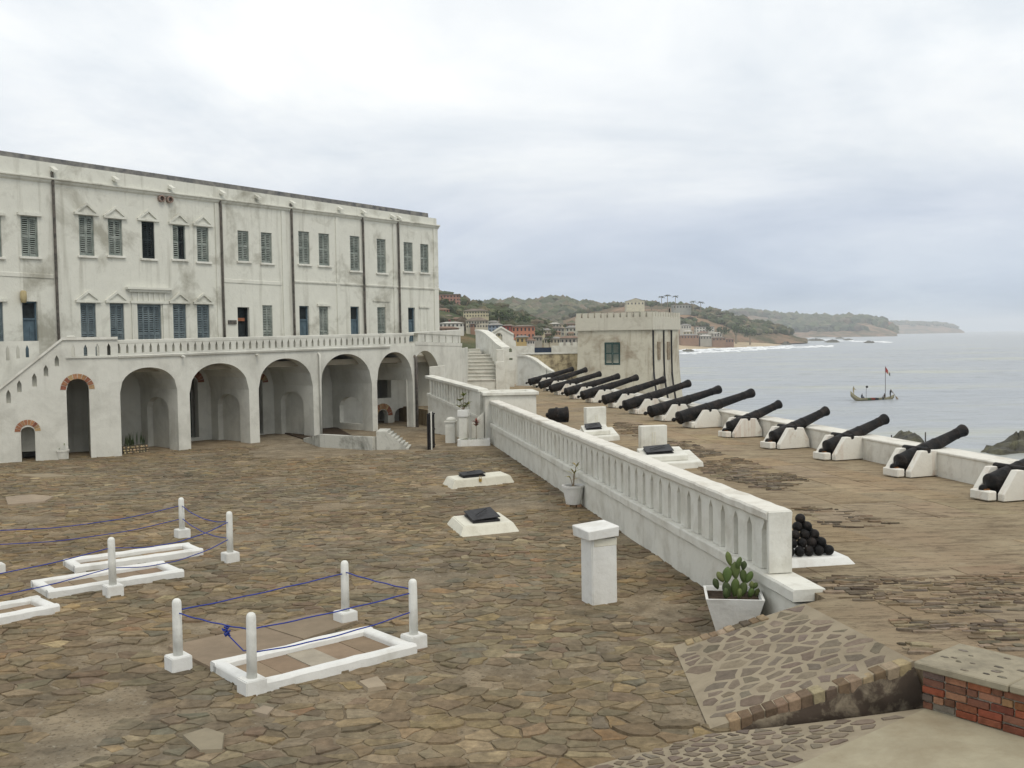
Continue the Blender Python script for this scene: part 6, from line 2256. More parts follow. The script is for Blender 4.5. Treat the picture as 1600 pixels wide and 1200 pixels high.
def pad(base, d_, L, w, yaw):
    d_ = d_.normalized()
    side = Vector((math.cos(yaw), math.sin(yaw), 0))
    side = (side - d_ * side.dot(d_)).normalized()
    nn = d_.cross(side)
    mb = MB()
    vs, N1, N2 = [], 9, 12
    for i in range(N1 + 1):
        s = i / N1
        r = w * math.sin(math.pi * min(1, max(0.02, s * 0.96 + 0.03))) ** 0.7 * (0.62 + 0.5 * s)
        for k in range(N2):
            an = 2 * math.pi * k / N2
            q = d_ * (L * s) + side * (math.cos(an) * r) + nn * (math.sin(an) * min(r, 0.024 + 0.01 * math.sin(math.pi * s)))
            vs.append(q)
    fs = [(i * N2 + k, i * N2 + (k + 1) % N2, (i + 1) * N2 + (k + 1) % N2, (i + 1) * N2 + k) for i in range(N1) for k in range(N2)]
    fs += [tuple(range(N2)), tuple(range(N1 * N2, (N1 + 1) * N2))]
    mb.add(vs, fs, jit(rnd.choice(PADC), 0.2, rnd))
    o_ = mb.build('pad', LEAF, cac, smooth=True)
    o_.location = base
    tip = Vector(base) + d_ * L
    return tip, d_, side


def V3(*a):
    return Vector(a)


b1_, d1, s1_2 = pad(V3(-0.06, 0, -0.03), V3(-0.25, 0, 1), 0.24, 0.075, 0.2)
pad(b1_ - V3(0.02, 0, 0.01), V3(-0.55, 0.1, 1), 0.17, 0.06, 0.5)
t2_, _, _ = pad(b1_ + V3(0.02, 0, -0.03), V3(0.12, 0.05, 1), 0.24, 0.075, -0.2)
pad(V3(-0.22, -0.02, 0.10), V3(-0.35, -0.1, 1), 0.17, 0.06, 0.6)
b2_, _, _ = pad(V3(0.02, 0.02, -0.03), V3(0.08, 0, 1), 0.28, 0.075, 0.1)
t3_, _, _ = pad(b2_ - V3(0, 0, 0.02), V3(-0.05, 0.0, 1), 0.25, 0.085, 0.1)
t4_, _, _ = pad(t3_ - V3(0.06, 0, 0.06), V3(-0.22, 0.05, 1), 0.21, 0.055, 0.4)
pad(t3_ - V3(-0.02, 0, 0.12), V3(0.30, -0.1, 1), 0.20, 0.07, 0.9)
b3_, _, _ = pad(V3(0.12, 0.03, -0.03), V3(0.25, 0.1, 1), 0.22, 0.07, -0.4)
t5_, _, _ = pad(b3_ - V3(0.01, 0, 0.02), V3(-0.05, 0.1, 1), 0.20, 0.07, 0.5)
pad(b3_ - V3(-0.02, 0, 0.02), V3(0.55, 0.05, 1), 0.19, 0.06, 0.2)
pad(t5_ - V3(0, 0, 0.02), V3(0.2, 0.0, 1), 0.14, 0.05, -0.3)
b4_, _, _ = pad(V3(0.22, -0.03, -0.03), V3(0.3, -0.1, 1), 0.16, 0.055, 0.3)
pad(b4_ - V3(0, 0, 0.02), V3(0.75, 0, 1), 0.11, 0.042, 0.2)
pad(b4_ - V3(0.02, 0, 0.02), V3(0.1, 0.1, 1), 0.11, 0.042, 0.9)
pad(V3(-0.12, -0.10, -0.03), V3(-0.1, -0.2, 1), 0.18, 0.06, 0.8)
pad(V3(0.05, -0.12, -0.03), V3(0.1, -0.1, 1), 0.17, 0.05, 1.3)
pad(V3(0.32, 0.02, -0.03), V3(0.4, 0.1, 1), 0.13, 0.045, 0.0)

# round white pot with a thin dracaena by the long wall
gq = G(896, 792)
po = thing('plant_pot', 'round white flower pot on bricks against the long balustrade wall', 'plant pot', (gq.x, gq.y, 0.0))
MB().lathe([(0.17, 0.07), (0.18, 0.08), (0.265, 0.49), (0.28, 0.49), (0.285, 0.545), (0.255, 0.545), (0.245, 0.48)], 20).build('pot', FRESH, po, smooth=False)
MB().lathe([(0.001, 0.50), (0.245, 0.495)], 16).build('soil', SOIL, po)
for k in range(3):
    MB().box(-0.2 + k * 0.14, -0.09 + k * 0.14, -0.14, 0.1, 0.0, 0.07, jit((0.34, 0.22, 0.13), 0.2)).build('brick', BRICK, po)
rnd = random.Random(14)


def stick_plant(label, base, h, tufts, cols, name='dracaena', spread=1.0, lw=0.05, ll=0.32, nb=8, up=0.5):
    o = thing(name, label, 'plant', base)
    st = MB()
    lf_ = MB()
    for (dx, dy, hh_, nn) in tufts:
        tip = Vector((dx, dy, hh_))
        st.tube([(dx * 0.1, dy * 0.1, 0), (dx * 0.5, dy * 0.5, hh_ * 0.55), tip], [0.014, 0.011, 0.008], 5)
        for k in range(nn):
            an = 2 * math.pi * (k + rnd.random() * 0.6) / nn
            d_ = Vector((math.cos(an) * spread, math.sin(an) * spread, up + rnd.uniform(-0.2, 0.5))).normalized()
            blade(lf_, tip + Vector((0, 0, rnd.uniform(-0.05, 0.02))), d_, ll * rnd.uniform(0.7, 1.15), lw, jit(rnd.choice(cols), 0.2, rnd), rnd.uniform(0.2, 0.6))
    st.build('stem', WOODM, o)
    lf_.build('leaves', LEAF, o)
    return o


YG = [(0.30, 0.27, 0.08), (0.22, 0.22, 0.06), (0.36, 0.27, 0.11)]
DG = [(0.08, 0.12, 0.035), (0.11, 0.15, 0.045), (0.14, 0.16, 0.05)]
stick_plant('thin yellowish dracaena in the round white pot', (gq.x, gq.y, 0.48), 0.5, [(0.02, 0.0, 0.35, 5), (0.08, 0.02, 0.55, 4), (-0.06, 0.0, 0.22, 3)], YG, lw=0.055, ll=0.34, up=0.7)

# planters at the gap in the wall
g1_ = G(741, 696)
bed = thing('planter_bed', 'low white planter bed between the two balustrade walls', 'planter', (g1_.x, g1_.y, 0), rad(4))
ring_o = [(-0.66, -0.28), (-0.55, -0.34), (0.62, -0.26), (0.64, 0.3), (-0.5, 0.3), (-0.68, 0.0)]
mb = MB()
n = len(ring_o)
inn = [(x * 0.84, y * 0.72) for x, y in ring_o]
vs = [(x, y, -0.03) for x, y in ring_o] + [(x * 0.97, y * 0.95, 0.26) for x, y in ring_o] + [(x, y, 0.26) for x, y in inn] + [(x, y, 0.18) for x, y in inn]
fs = []
for i in range(n):
    j = (i + 1) % n
    fs += [(i, j, n + j, n + i), (n + i, n + j, 2 * n + j, 2 * n + i), (2 * n + i, 2 * n + j, 3 * n + j, 3 * n + i)]
mb.add(vs, fs).build('bed_wall', FRESH, bed)
MB().add([(x, y, 0.19) for x, y in inn], [tuple(range(n))]).build('soil', SOIL, bed)
stick_plant('red-leaved dracaena in the low white planter bed', (g1_.x + 0.08, g1_.y, 0.19), 0.8, [(0.02, 0, 0.72, 14), (0.01, 0.02, 0.60, 10)], [(0.22, 0.06, 0.04), (0.14, 0.06, 0.035), (0.26, 0.08, 0.055)], lw=0.085, ll=0.30, up=0.8)
lo_ = thing('spider_plant', 'tufted green leaves filling the low white planter bed', 'plant', (g1_.x, g1_.y, 0.19))
mb = MB()
for k in range(130):
    x, y = rnd.uniform(-0.5, 0.5), rnd.uniform(-0.15, 0.12)
    an = rnd.uniform(0, 6.3)
    blade(mb, Vector((x, y, 0)), Vector((math.cos(an) * 0.8, math.sin(an) * 0.8, rnd.uniform(0.5, 1.3))).normalized(), rnd.uniform(0.15, 0.36), 0.022, jit(rnd.choice(DG), 0.25, rnd), 0.6)
mb.build('leaves', LEAF, lo_)
# pedestal planter with dracaena, and the small rounded pillar
gp_ = D(724, 640, 40.4)
pp_ = thing('pedestal_planter', 'white square planter on a pedestal before the short balustrade', 'planter', (gp_.x, gp_.y, 0), rad(-10))
zt2 = D(724, 640, 40.4).z
zb2 = D(724, 651, 40.4).z
MB().box(-0.17, 0.17, -0.17, 0.17, -0.02, zb2).build('pedestal', WHITE, pp_, bevel=0.015)
MB().box(-0.21, 0.21, -0.21, 0.21, zb2 + 0.001, zt2).build('planter_box', FRESH, pp_, bevel=0.015)
stick_plant('spiky yellow-green dracaena on the pedestal planter', (gp_.x, gp_.y, zt2), 0.6, [(0.02, 0, 0.56, 14), (-0.12, 0.0, 0.36, 14), (0.16, 0, 0.22, 16), (-0.16, 0, 0.12, 14), (0.05, 0.05, 0.12, 14)], [(0.20, 0.22, 0.055), (0.30, 0.27, 0.075), (0.13, 0.16, 0.045)], lw=0.085, ll=0.30, up=0.7)
gp2 = D(705, 690, 41.2)
pil = thing('round_topped_pillar', 'small white pillar with rounded cap beside the pedestal planter', 'pillar', (gp2.x, gp2.y, 0), rad(-8))
zz = D(705, 660, 41.2).z
MB().box(-0.2, 0.2, -0.2, 0.2, -0.02, zz).build('shaft', WHITE, pil, bevel=0.015)
MB().box(-0.235, 0.235, -0.235, 0.235, zz + 0.001, zz + 0.07).build('cap', WHITE, pil, bevel=0.01)
MB().lathe([(0.21, zz + 0.071), (0.20, zz + 0.13), (0.14, zz + 0.20), (0.02, zz + 0.225)], 14).build('dome', WHITE, pil, smooth=True)
wd = thing('sloping_stair_kerb', 'short sloping white kerb beside the square basin', 'kerb', (D(737, 672, 40.9).x, D(737, 672, 40.9).y, 0), 0)
MB().prism([(0, -0.1), (0.5, -0.1), (0.5, 1.25), (0, 0.78)], 0, 0.25).build('kerb_wall', WHITE, wd, bevel=0.015)

# planter bed of sansevieria in the first arch, flower pot by the stair block
g2 = G(209, 708)
sb_ = thing('stone_planter', 'low planter of pale rounded stones in front of the first arch', 'planter', (g2.x, g2.y, 0), ARC.rz)
MB().box(-0.5, 0.5, -0.2, 0.2, -0.02, 0.30).build('core', simple('planter_mortar', (0.10, 0.085, 0.06), 0.2), sb_)
rnd = random.Random(17)
for k in range(24):
    x, z = -0.45 + 0.9 * (k % 8) / 7 + rnd.uniform(-0.03, 0.03), 0.05 + 0.1 * (k // 8)
    m_ = MB()
    blob(m_, (0, 0, 0), rnd.uniform(0.045, 0.065), jit((0.36, 0.30, 0.20), 0.25, rnd), 0.75, 0.2, False, rnd)
    m_.build('stone', STONE, sb_, loc=(x, -0.2, z))
sn = thing('snake_plant', 'upright dark snake plants in the stone planter', 'plant', (g2.x, g2.y, 0.29), ARC.rz)
mb = MB()
for k in range(34):
    x, y = rnd.choice((rnd.uniform(-0.45, 0.0), rnd.uniform(0.15, 0.42))), rnd.uniform(-0.12, 0.12)
    blade(mb, Vector((x, y, 0)), Vector((rnd.gauss(0, 0.10), rnd.gauss(0, 0.10), 1)).normalized(), rnd.uniform(0.3, 0.62), 0.06, jit((0.035, 0.05, 0.02), 0.3, rnd), 0.02)
mb.build('leaves', LEAF, sn)
g3 = G(98, 718)
p3 = thing('plant_pot', 'white flower pot at the foot of the stair block', 'plant pot', (g3.x, g3.y, 0))
MB().lathe([(0.15, 0.0), (0.16, 0.02), (0.22, 0.30), (0.24, 0.30), (0.245, 0.36), (0.21, 0.36), (0.2, 0.30)], 16).build('pot', WHITE, p3)
MB().lathe([(0.001, 0.32), (0.2, 0.315)], 12).build('soil', SOIL, p3)
stick_plant('thin trailing plant in the pot by the stair block', (g3.x, g3.y, 0.30), 0.3, [(0.08, 0, 0.28, 5), (-0.05, 0, 0.12, 4)], DG, lw=0.04, ll=0.28, up=0.2)

# ================================================================== ON THE PLATFORM
# pile of cannonballs on its white base
pc0 = LW.pt(0.95, -0.93, ZP)
base = thing('shot_base', 'white slope-sided base under the pile of cannonballs', 'plinth', pc0, LW.rz - math.pi / 2)
MB().hexa([(-0.50, -0.62, -0.01), (0.66, -0.62, -0.01), (0.66, 0.62, -0.01), (-0.50, 0.62, -0.01)], [(-0.49, -0.53, 0.12), (0.55, -0.53, 0.12), (0.55, 0.53, 0.12), (-0.49, 0.53, 0.12)]).build('base_block', FRESH, base, bevel=0.02)
rb = 0.076
_s = bmesh.new()
bmesh.ops.create_uvsphere(_s, u_segments=18, v_segments=12, radius=rb)
ball_me = bpy.data.meshes.new('cannonball')
_s.to_mesh(ball_me)
_s.free()
ball_me.polygons.foreach_set('use_smooth', [True] * len(ball_me.polygons))
ball_me.materials.append(IRON)
Mb = Matrix.Translation(pc0) @ Matrix.Rotation(LW.rz - math.pi / 2, 4, 'Z')
nL = 5
for lv_ in range(nL):
    n = nL - lv_
    for i in range(n):
        for j in range(n):
            if lv_ < nL - 1 and not (i >= n - 1 or j == 0):
                continue          # hidden inside the pile
            if i < n - 5 and lv_ < 1:
                continue          # wholly behind the balustrade
            x = 0.31 - rb * 2 * (nL - 1) + (i + lv_ * 0.5) * 2 * rb
            y = -0.40 + (j + lv_ * 0.5) * 2 * rb
            z = 0.12 + rb + lv_ * rb * 1.42
            w = Mb @ Vector((x + RND.gauss(0, 0.003), y + RND.gauss(0, 0.003), z))
            c_ = inst('cannonball', ball_me, None, None, w)
            tag(c_, 'black cannonball stacked in the pile beside the balustrade end post', 'cannonball', 'cannonballs in the pile')

# upright slabs with hatch plinths behind the wall
for (xa, xb, yt, yb, pl4, lab1, lab2) in (
        (1002, 1043, 665, 707, ((1000, 737), (1100, 731), (988, 716)), 'upright white slab, the nearer of two on the platform', 'stepped white hatch plinth beside the nearer upright slab'),
        (917, 948, 636, 674, ((912, 692), (969, 688), (905, 677)), 'upright white slab, the farther of two on the platform', 'stepped white hatch plinth beside the farther upright slab')):
    g = G(xa, yb + 2, ZP)
    gb_ = G(xb, yb, ZP)
    fr = Fr(g, ang_of(g, gb_))
    W = (gb_ - g).length
    z1_ = fr.uz((xa + xb) / 2, yt)[1]
    s_ = thing('upright_slab', lab1, 'slab', (g.x, g.y, ZP), fr.rz)
    MB().box(0, W, 0, 0.22, -0.01, z1_ - ZP).build('slab', WHITE, s_, bevel=0.02)
    for k in range(2):
        MB().box(W * 0.42 + k * 0.08, W * 0.42 + k * 0.08 + 0.025, -0.012, 0.0, 0.25, 0.62).build('carved_mark', HATCHW, s_)
    o, hi, cen, ax, ay = plinth4('hatch_plinth', lab2, 'hatch', *pl4, ZP, 0.16, 0.03, WHITE)
    c_ = sum(hi, Vector()) / 4
    up2 = [c_ + (v - c_) * 0.74 for v in hi]
    up2 = [v + Vector((-0.12, 0.05, 0.002)) for v in up2]
    MB().hexa(up2, [v + Vector((0, 0, 0.14)) for v in up2]).build('upper_plinth', WHITE, o, bevel=0.015)
    hatch(o, [v + Vector((0, 0, 0.14)) for v in up2], ax, ay, 0.12, 0.72, 0.22, 0.80, 0.02, 0.035)

# short mortar barrel
mg = G(870, 660, ZP)
mo = thing('mortar', 'stubby black mortar barrel lying behind the balustrade wall', 'mortar', (mg.x, mg.y, ZP + 0.3), rad(8))
Mx = Matrix.Rotation(math.pi / 2, 4, 'Y') @ Matrix.Rotation(0.0, 4, 'Z')
MB().lathe([(0.02, -0.45), (0.09, -0.42), (0.10, -0.36), (0.22, -0.33), (0.27, -0.28), (0.28, -0.05), (0.31, -0.04), (0.31, 0.04), (0.28, 0.05), (0.29, 0.32), (0.33, 0.36), (0.33, 0.44), (0.20, 0.44), (0.19, 0.1)], 20, Mx).build('barrel', IRON, mo, smooth=True)
MB().box(-0.35, 0.35, -0.2, 0.2, -0.31, -0.15).build('bed', IRON, mo, bevel=0.02)
MB().lathe([(0.05, -0.35), (0.05, 0.35)], 10, Matrix.Rotation(math.pi / 2, 4, 'X')).build('trunnion', IRON, mo)
bg_ = G(752, 648, ZP)
bo_ = thing('mortar', 'black mortar half hidden between the short balustrade and the basin', 'mortar', (bg_.x, bg_.y + 1.5, ZP + 0.25), rad(80))
MB().lathe([(0.05, -0.4), (0.2, -0.3), (0.24, 0.0), (0.24, 0.3), (0.27, 0.35), (0.27, 0.42), (0.16, 0.42)], 16, Mx).build('barrel', IRON, bo_, smooth=True)
MB().box(-0.25, 0.25, -0.16, 0.16, -0.26, -0.12).build('bed', IRON, bo_)

# ================================================================== TOWN
WDK = simple('dark_house_window', (0.03, 0.032, 0.035), 0.3, 1.0, 0.5)
RFC = {'grey': simple('grey_tin_roof', (0.22, 0.21, 0.19), 0.25, 0.5), 'rust': simple('rusty_tin_roof', (0.20, 0.13, 0.09), 0.3, 0.5), 'brown': simple('brown_roof', (0.16, 0.13, 0.10), 0.3, 0.5), 'pale': simple('pale_roof', (0.45, 0.43, 0.38), 0.2, 0.5)}


def house(label, xl, xr, yt, yb, dist, col, roof='grey', rh=0.22, floors=2, nw=5, kind='hip', yaw=0.0, deep=0.7):
    p_, q_ = D(xl, yb, dist), D(xr, yb, dist)
    W = (q_ - p_).length
    zt2 = D((xl + xr) / 2, yt, dist).z
    zb2 = D((xl + xr) / 2, yb, dist).z
    h = zt2 - zb2
    Dp = W * deep
    o = thing('house', label, 'house', ((p_.x + q_.x) / 2, p_.y, zb2), rad(yaw), 'houses of the town beyond the castle')
    MB().box(-W / 2, W / 2, 0, Dp, -6, h, col).build('wall', HOUSE, o)
    r = RFC[roof]
    ov = 0.06 * W / max(1, W / 12)
    ov = 0.5
    rz_ = max(0.6, rh * h)
    a = [(-W / 2 - ov, -ov, h + 0.01), (W / 2 + ov, -ov, h + 0.01), (W / 2 + ov, Dp + ov, h + 0.01), (-W / 2 - ov, Dp + ov, h + 0.01)]
    if kind == 'flat':
        MB().hexa(a, [(x, y, h + 0.5) for x, y, _ in a]).build('roof', r, o)
    else:
        k = min(W, Dp) * 0.5 if kind == 'hip' else 0.0
        k = min(k, W * 0.45)
        rg = [(-W / 2 - ov + k, Dp / 2, h + rz_), (W / 2 + ov - k, Dp / 2, h + rz_)]
        if kind == 'gable_front':
            rg = [(0, -ov, h + rz_), (0, Dp + ov, h + rz_)]
            MB().add(a + rg, [(0, 3, 5, 4), (1, 4, 5, 2), (0, 1, 2, 3)]).build('roof', r, o)
            MB().add([(-W / 2, 0, h), (W / 2, 0, h), (0, 0, h + rz_ * 0.95)], [(0, 1, 2)], col).build('gable', HOUSE, o)
        else:
            MB().add(a + rg, [(0, 1, 5, 4), (1, 2, 5), (2, 3, 4, 5), (3, 0, 4), (3, 2, 1, 0)]).build('roof', r, o)
    fh = h / floors
    ww, wh = min(1.4, W / nw * 0.42), min(1.9, fh * 0.48)
    wm = MB().box(-ww / 2, ww / 2, -0.08, 0.12, 0, wh).mesh('window')
    for f_ in range(floors):
        for k in range(nw):
            x = -W / 2 + W * (k + 0.5) / nw
            inst('window', wm, WDK, o, (x, 0, fh * f_ + fh * 0.30))
    sm = MB().box(-0.08, 0.12, -ww / 2, ww / 2, 0, wh).mesh('side_window')
    for f_ in range(floors):
        for k in range(max(1, int(nw * deep * 0.7))):
            y = Dp * (k + 0.5) / max(1, int(nw * deep * 0.7))
            for s in (-1, 1):
                inst('window', sm, WDK, o, (s * W / 2, y, fh * f_ + fh * 0.30))
    return o


CR, SAL, RED_, OCH, GRY, WHT, BRN, BLU = (0.52, 0.46, 0.31), (0.46, 0.20, 0.125), (0.36, 0.085, 0.065), (0.46, 0.33, 0.14), (0.34, 0.32, 0.27), (0.62, 0.60, 0.53), (0.28, 0.18, 0.12), (0.22, 0.27, 0.33)
house('big brick-brown block crowning the town hill beside the castle corner', 672, 718, 461, 476, 560, (0.36, 0.20, 0.155), 'brown', 0.1, 3, 9, 'flat')
house('long cream house halfway up the town hill', 724, 763, 486, 496, 470, CR, 'brown', 0.4, 2, 9)
house('orange house among trees under the brown block', 678, 702, 484, 494, 480, SAL, 'rust', 0.3, 2, 5)
house('cream villa with dark verandah windows below the long cream house', 728, 762, 501, 513, 400, (0.50, 0.46, 0.36), 'brown', 0.45, 2, 8)
house('low red house at the castle corner', 676, 704, 500, 508, 410, RED_, 'rust', 0.3, 1, 5)
house('pale low house with light roof near the castle corner', 686, 724, 505, 512, 390, WHT, 'pale', 0.3, 1, 6)
house('brown rusty-roofed house low beside the castle corner', 678, 716, 513, 522, 360, BRN, 'rust', 0.35, 1, 5)
house('blue-grey house beside the cream villa', 763, 785, 508, 519, 385, BLU, 'grey', 0.35, 2, 4)
house('salmon pink three-storey house above the gable wall', 800, 836, 510, 530, 400, SAL, 'brown', 0.12, 2, 6, 'hip')
house('deep red wing left of the salmon pink house', 785, 803, 509, 527, 410, RED_, 'brown', 0.10, 2, 3, 'hip')
house('ochre house among trees behind the salmon pink house', 842, 857, 504, 512, 620, OCH, 'rust', 0.3, 2, 4)
house('yellow house under the inland forest', 833, 848, 501, 506, 660, OCH, 'brown', 0.3, 1, 4)
house('cream cottage below the ochre house', 846, 860, 516, 524, 430, CR, 'grey', 0.4, 1, 3)
house('grey block behind the rear wall', 862, 882, 513, 525, 470, GRY, 'brown', 0.25, 2, 4)
house('pale house against the turret edge', 884, 906, 512, 526, 480, (0.48, 0.46, 0.38), 'grey', 0.25, 2, 4)
house('low cream row behind the navy panel', 850, 880, 529, 538, 330, (0.46, 0.42, 0.32), 'grey', 0.3, 1, 6)
house('low grey row touching the turret', 876, 906, 528, 539, 320, GRY, 'rust', 0.3, 1, 5)
house('small ochre house low behind the gable wall', 806, 826, 527, 537, 350, OCH, 'grey', 0.3, 1, 3)
house('white roofed shed below the inland forest', 815, 830, 503, 507, 640, WHT, 'pale', 0.4, 1, 3)
house('distant white house on the inland hill', 856, 866, 486, 488.5, 1560, WHT, 'pale', 0.4, 1, 3)
house('distant white long house on the inland hill', 838, 852, 488, 490.5, 1560, WHT, 'pale', 0.4, 1, 4)
house('cream gabled house alone on the beach hilltop', 979, 1007, 470, 478, 1080, (0.56, 0.52, 0.38), 'brown', 0.55, 1, 5, 'gable_front', 0, 0.9)
house('grey flat-roofed bungalow on the hilltop beside the palms', 1052, 1080, 476, 483, 1090, (0.34, 0.34, 0.30), 'brown', 0.2, 1, 6, 'flat')
house('white terrace houses halfway down the beach hill', 1088, 1116, 511, 519, 960, WHT, 'grey', 0.3, 2, 6, 'flat')
house('small white house at the beach hill foot beside the turret', 1064, 1080, 508, 515, 965, (0.5, 0.48, 0.42), 'grey', 0.3, 1, 4)
house('brown shack row above the sand', 1064, 1092, 524, 530, 925, BRN, 'grey', 0.4, 1, 6)
house('pale tin-roofed shack at the sand edge', 1094, 1112, 525, 531, 925, GRY, 'pale', 0.4, 1, 4)
house('dark shack at the top of the beach', 1113, 1134, 528, 533, 930, BRN, 'brown', 0.4, 1, 4)
house('reddish house on the long headland end', 1387, 1396, 504, 507, 3050, (0.42, 0.22, 0.16), 'rust', 0.4, 1, 3)
house('far pale houses on the headland ridge', 1148, 1172, 495, 499, 2950, (0.44, 0.30, 0.20), 'rust', 0.3, 1, 5)
hr = [(686, 497, 430, WHT), (700, 494, 450, CR), (714, 498, 440, (0.42, 0.25, 0.17)), (745, 499, 430, GRY), (770, 503, 430, WHT), (775, 521, 350, CR), (756, 520, 355, GRY), (768, 529, 330, WHT), (742, 506, 400, BRN), (866, 506, 560, GRY), (876, 507, 570, CR), (852, 511, 520, WHT), (893, 506, 580, BRN), (870, 519, 440, (0.42, 0.3, 0.2)), (840, 527, 370, GRY), (830, 532, 340, WHT), (858, 522, 420, BRN), (892, 521, 420, CR), (1075, 518, 950, CR), (1100, 520, 945, GRY), (1122, 521, 955, WHT), (1140, 530, 935, BRN)]
pl_ = ['behind the castle corner', 'above the low red house', 'between the cream houses', 'under the long cream house', 'beside the blue-grey house', 'low by the curved stair parapet', 'below the cream villa', 'tucked behind the gable peak', 'left of the cream villa', 'below the inland forest', 'next to the turret skyline', 'under the ochre house', 'highest beside the turret', 'above the low cream row', 'right of the salmon house', 'above the rear wall', 'in the town middle', 'against the turret side', 'on the beach hill foot', 'under the white terrace', 'right of the white terrace', 'at the far shack end']
cn = {WHT: 'white', CR: 'cream', GRY: 'grey', BRN: 'brown'}
rnd = random.Random(51)
for (x, y, d_, c_), pl in zip(hr, pl_):
    w = rnd.uniform(9, 15)
    hh_ = rnd.uniform(5, 7.5)
    house('small %s tin-roofed house %s' % (cn.get(c_, 'tan'), pl), x - w / 2, x + w / 2, y, y + hh_, d_, jit(c_, 0.12, rnd), rnd.choice(['grey', 'rust', 'brown', 'pale']), 0.35, 1, 3, yaw=rnd.uniform(-15, 15))


def leafy(label, x, yb, yt, dist, wpx, pal, seed, name='tree', group='trees in the town'):
    rr = random.Random(seed)
    b_ = D(x, yb, dist)
    h = D(x, yt, dist).z - b_.z
    R_ = wpx / FPX * dist * 0.5
    o = thing(name, label, 'tree', b_, 0, group)
    MB().tube([(0, 0, -3), (0.1, 0, h * 0.3), (0.3, 0.1, h * 0.6)], [R_ * 0.12, R_ * 0.09, R_ * 0.04], 6).build('trunk', WOODM, o)
    mb = MB()
    for k in range(9):
        an, rr_ = rr.uniform(0, 6.3), rr.uniform(0, 0.75) * R_
        c0 = Vector((math.cos(an) * rr_, math.sin(an) * rr_, h * rr.uniform(0.42, 0.86)))
        cr = R_ * rr.uniform(0.28, 0.5)
        base_c = rr.choice(pal)
        for q in range(34):
            d_ = Vector((rr.gauss(0, 1), rr.gauss(0, 1), rr.gauss(0, 0.8))).normalized()
            p_ = c0 + d_ * cr * rr.uniform(0.6, 1.05)
            s = cr * rr.uniform(0.16, 0.34)
            t1_ = Vector((rr.gauss(0, 1), rr.gauss(0, 1), rr.gauss(0, 1))).normalized()
            t2_ = t1_.cross(d_).normalized()
            mb.add([p_ - t1_ * s, p_ + t2_ * s * 0.7, p_ + t1_ * s, p_ - t2_ * s * 0.7], [(0, 1, 2, 3)], jit(base_c, 0.35, rr))
    mb.build('crown', LEAF, o)
    return o


TP = [(0.05, 0.075, 0.022), (0.065, 0.095, 0.03), (0.04, 0.06, 0.02)]
leafy('large dark tree over the ridge beside the long cream house', 779, 507, 483, 450, 30, TP, 1)
leafy('broad dark tree right of the town ridge', 797, 509, 485, 460, 34, TP, 2)
leafy('dark tree sloping down to the salmon house', 816, 511, 492, 470, 28, TP, 3)
leafy('green bushy tree under the brown hilltop block', 694, 486, 467, 520, 26, TP, 4)
leafy('second bushy tree under the brown hilltop block', 708, 486, 470, 520, 22, TP, 5)
leafy('round lone tree on the town skyline', 750, 481, 468, 600, 13, TP, 6)
leafy('small skyline tree left of the round lone tree', 741, 482, 473, 600, 10, TP, 7)
leafy('tall dark tree right of the salmon pink house', 845, 534, 510, 380, 17, TP, 8)
leafy('dark tree between the houses beside the rear wall', 866, 531, 513, 400, 14, TP, 9)
leafy('grey-green tree in the middle of the town', 886, 524, 503, 500, 13, TP, 10)
leafy('tree behind the navy panel', 858, 540, 524, 330, 14, TP, 11)
leafy('dark tree above the beach shacks', 1130, 530, 508, 945, 26, TP, 12)
leafy('second dark tree above the beach shacks', 1150, 532, 505, 965, 30, TP, 13)
leafy('dark cliff-top tree above the beach', 1172, 534, 513, 985, 26, TP, 14)
leafy('tree among the white terrace houses', 1105, 524, 508, 955, 16, TP, 15)
leafy('bush beside the gabled hilltop house', 1018, 481, 474, 1090, 14, TP, 16)
leafy('small tree on the reef cliff top', 1158, 511, 499, 1080, 12, TP, 17)


def palm(label, x, yb, yt, dist, seed):
    rr = random.Random(seed)
    b_ = D(x, yb, dist)
    h = D(x, yt, dist).z - b_.z
    o = thing('palm_tree', label, 'palm tree', b_, 0, 'palm trees on the beach hill')
    lean = rr.uniform(-0.6, 0.6)
    MB().tube([(0, 0, -2), (lean * 0.3, 0, h * 0.4), (lean, 0, h * 0.88)], [0.42, 0.34, 0.28], 6).build('trunk', WOODM, o)
    mb = MB()
    for k in range(19):
        an = 2 * math.pi * (k + rr.random() * 0.5) / 19
        blade(mb, Vector((lean, 0, h * 0.88)), Vector((math.cos(an), math.sin(an), rr.uniform(0.1, 0.9))).normalized(), rr.uniform(4.0, 5.6), 2.0, jit((0.05, 0.07, 0.025), 0.3, rr), rr.uniform(0.35, 0.75), 6)
    mb.build('crown', LEAF, o)


for k, (x, yb, yt, lb) in enumerate(((1034, 481, 462, 'leftmost of the three tall palms on the beach hill'), (1043, 481, 459, 'tallest middle palm of the three on the beach hill'), (1055, 481, 461, 'rightmost of the three tall palms, before the bungalow'), (1083, 484, 470, 'short bushy palm right of the hilltop bungalow'), (1095, 486, 471, 'lone palm at the right end of the hilltop'), (1027, 481, 472, 'low palm left of the three tall palms'))):
    palm(lb, x, yb, yt, 1085, 60 + k)

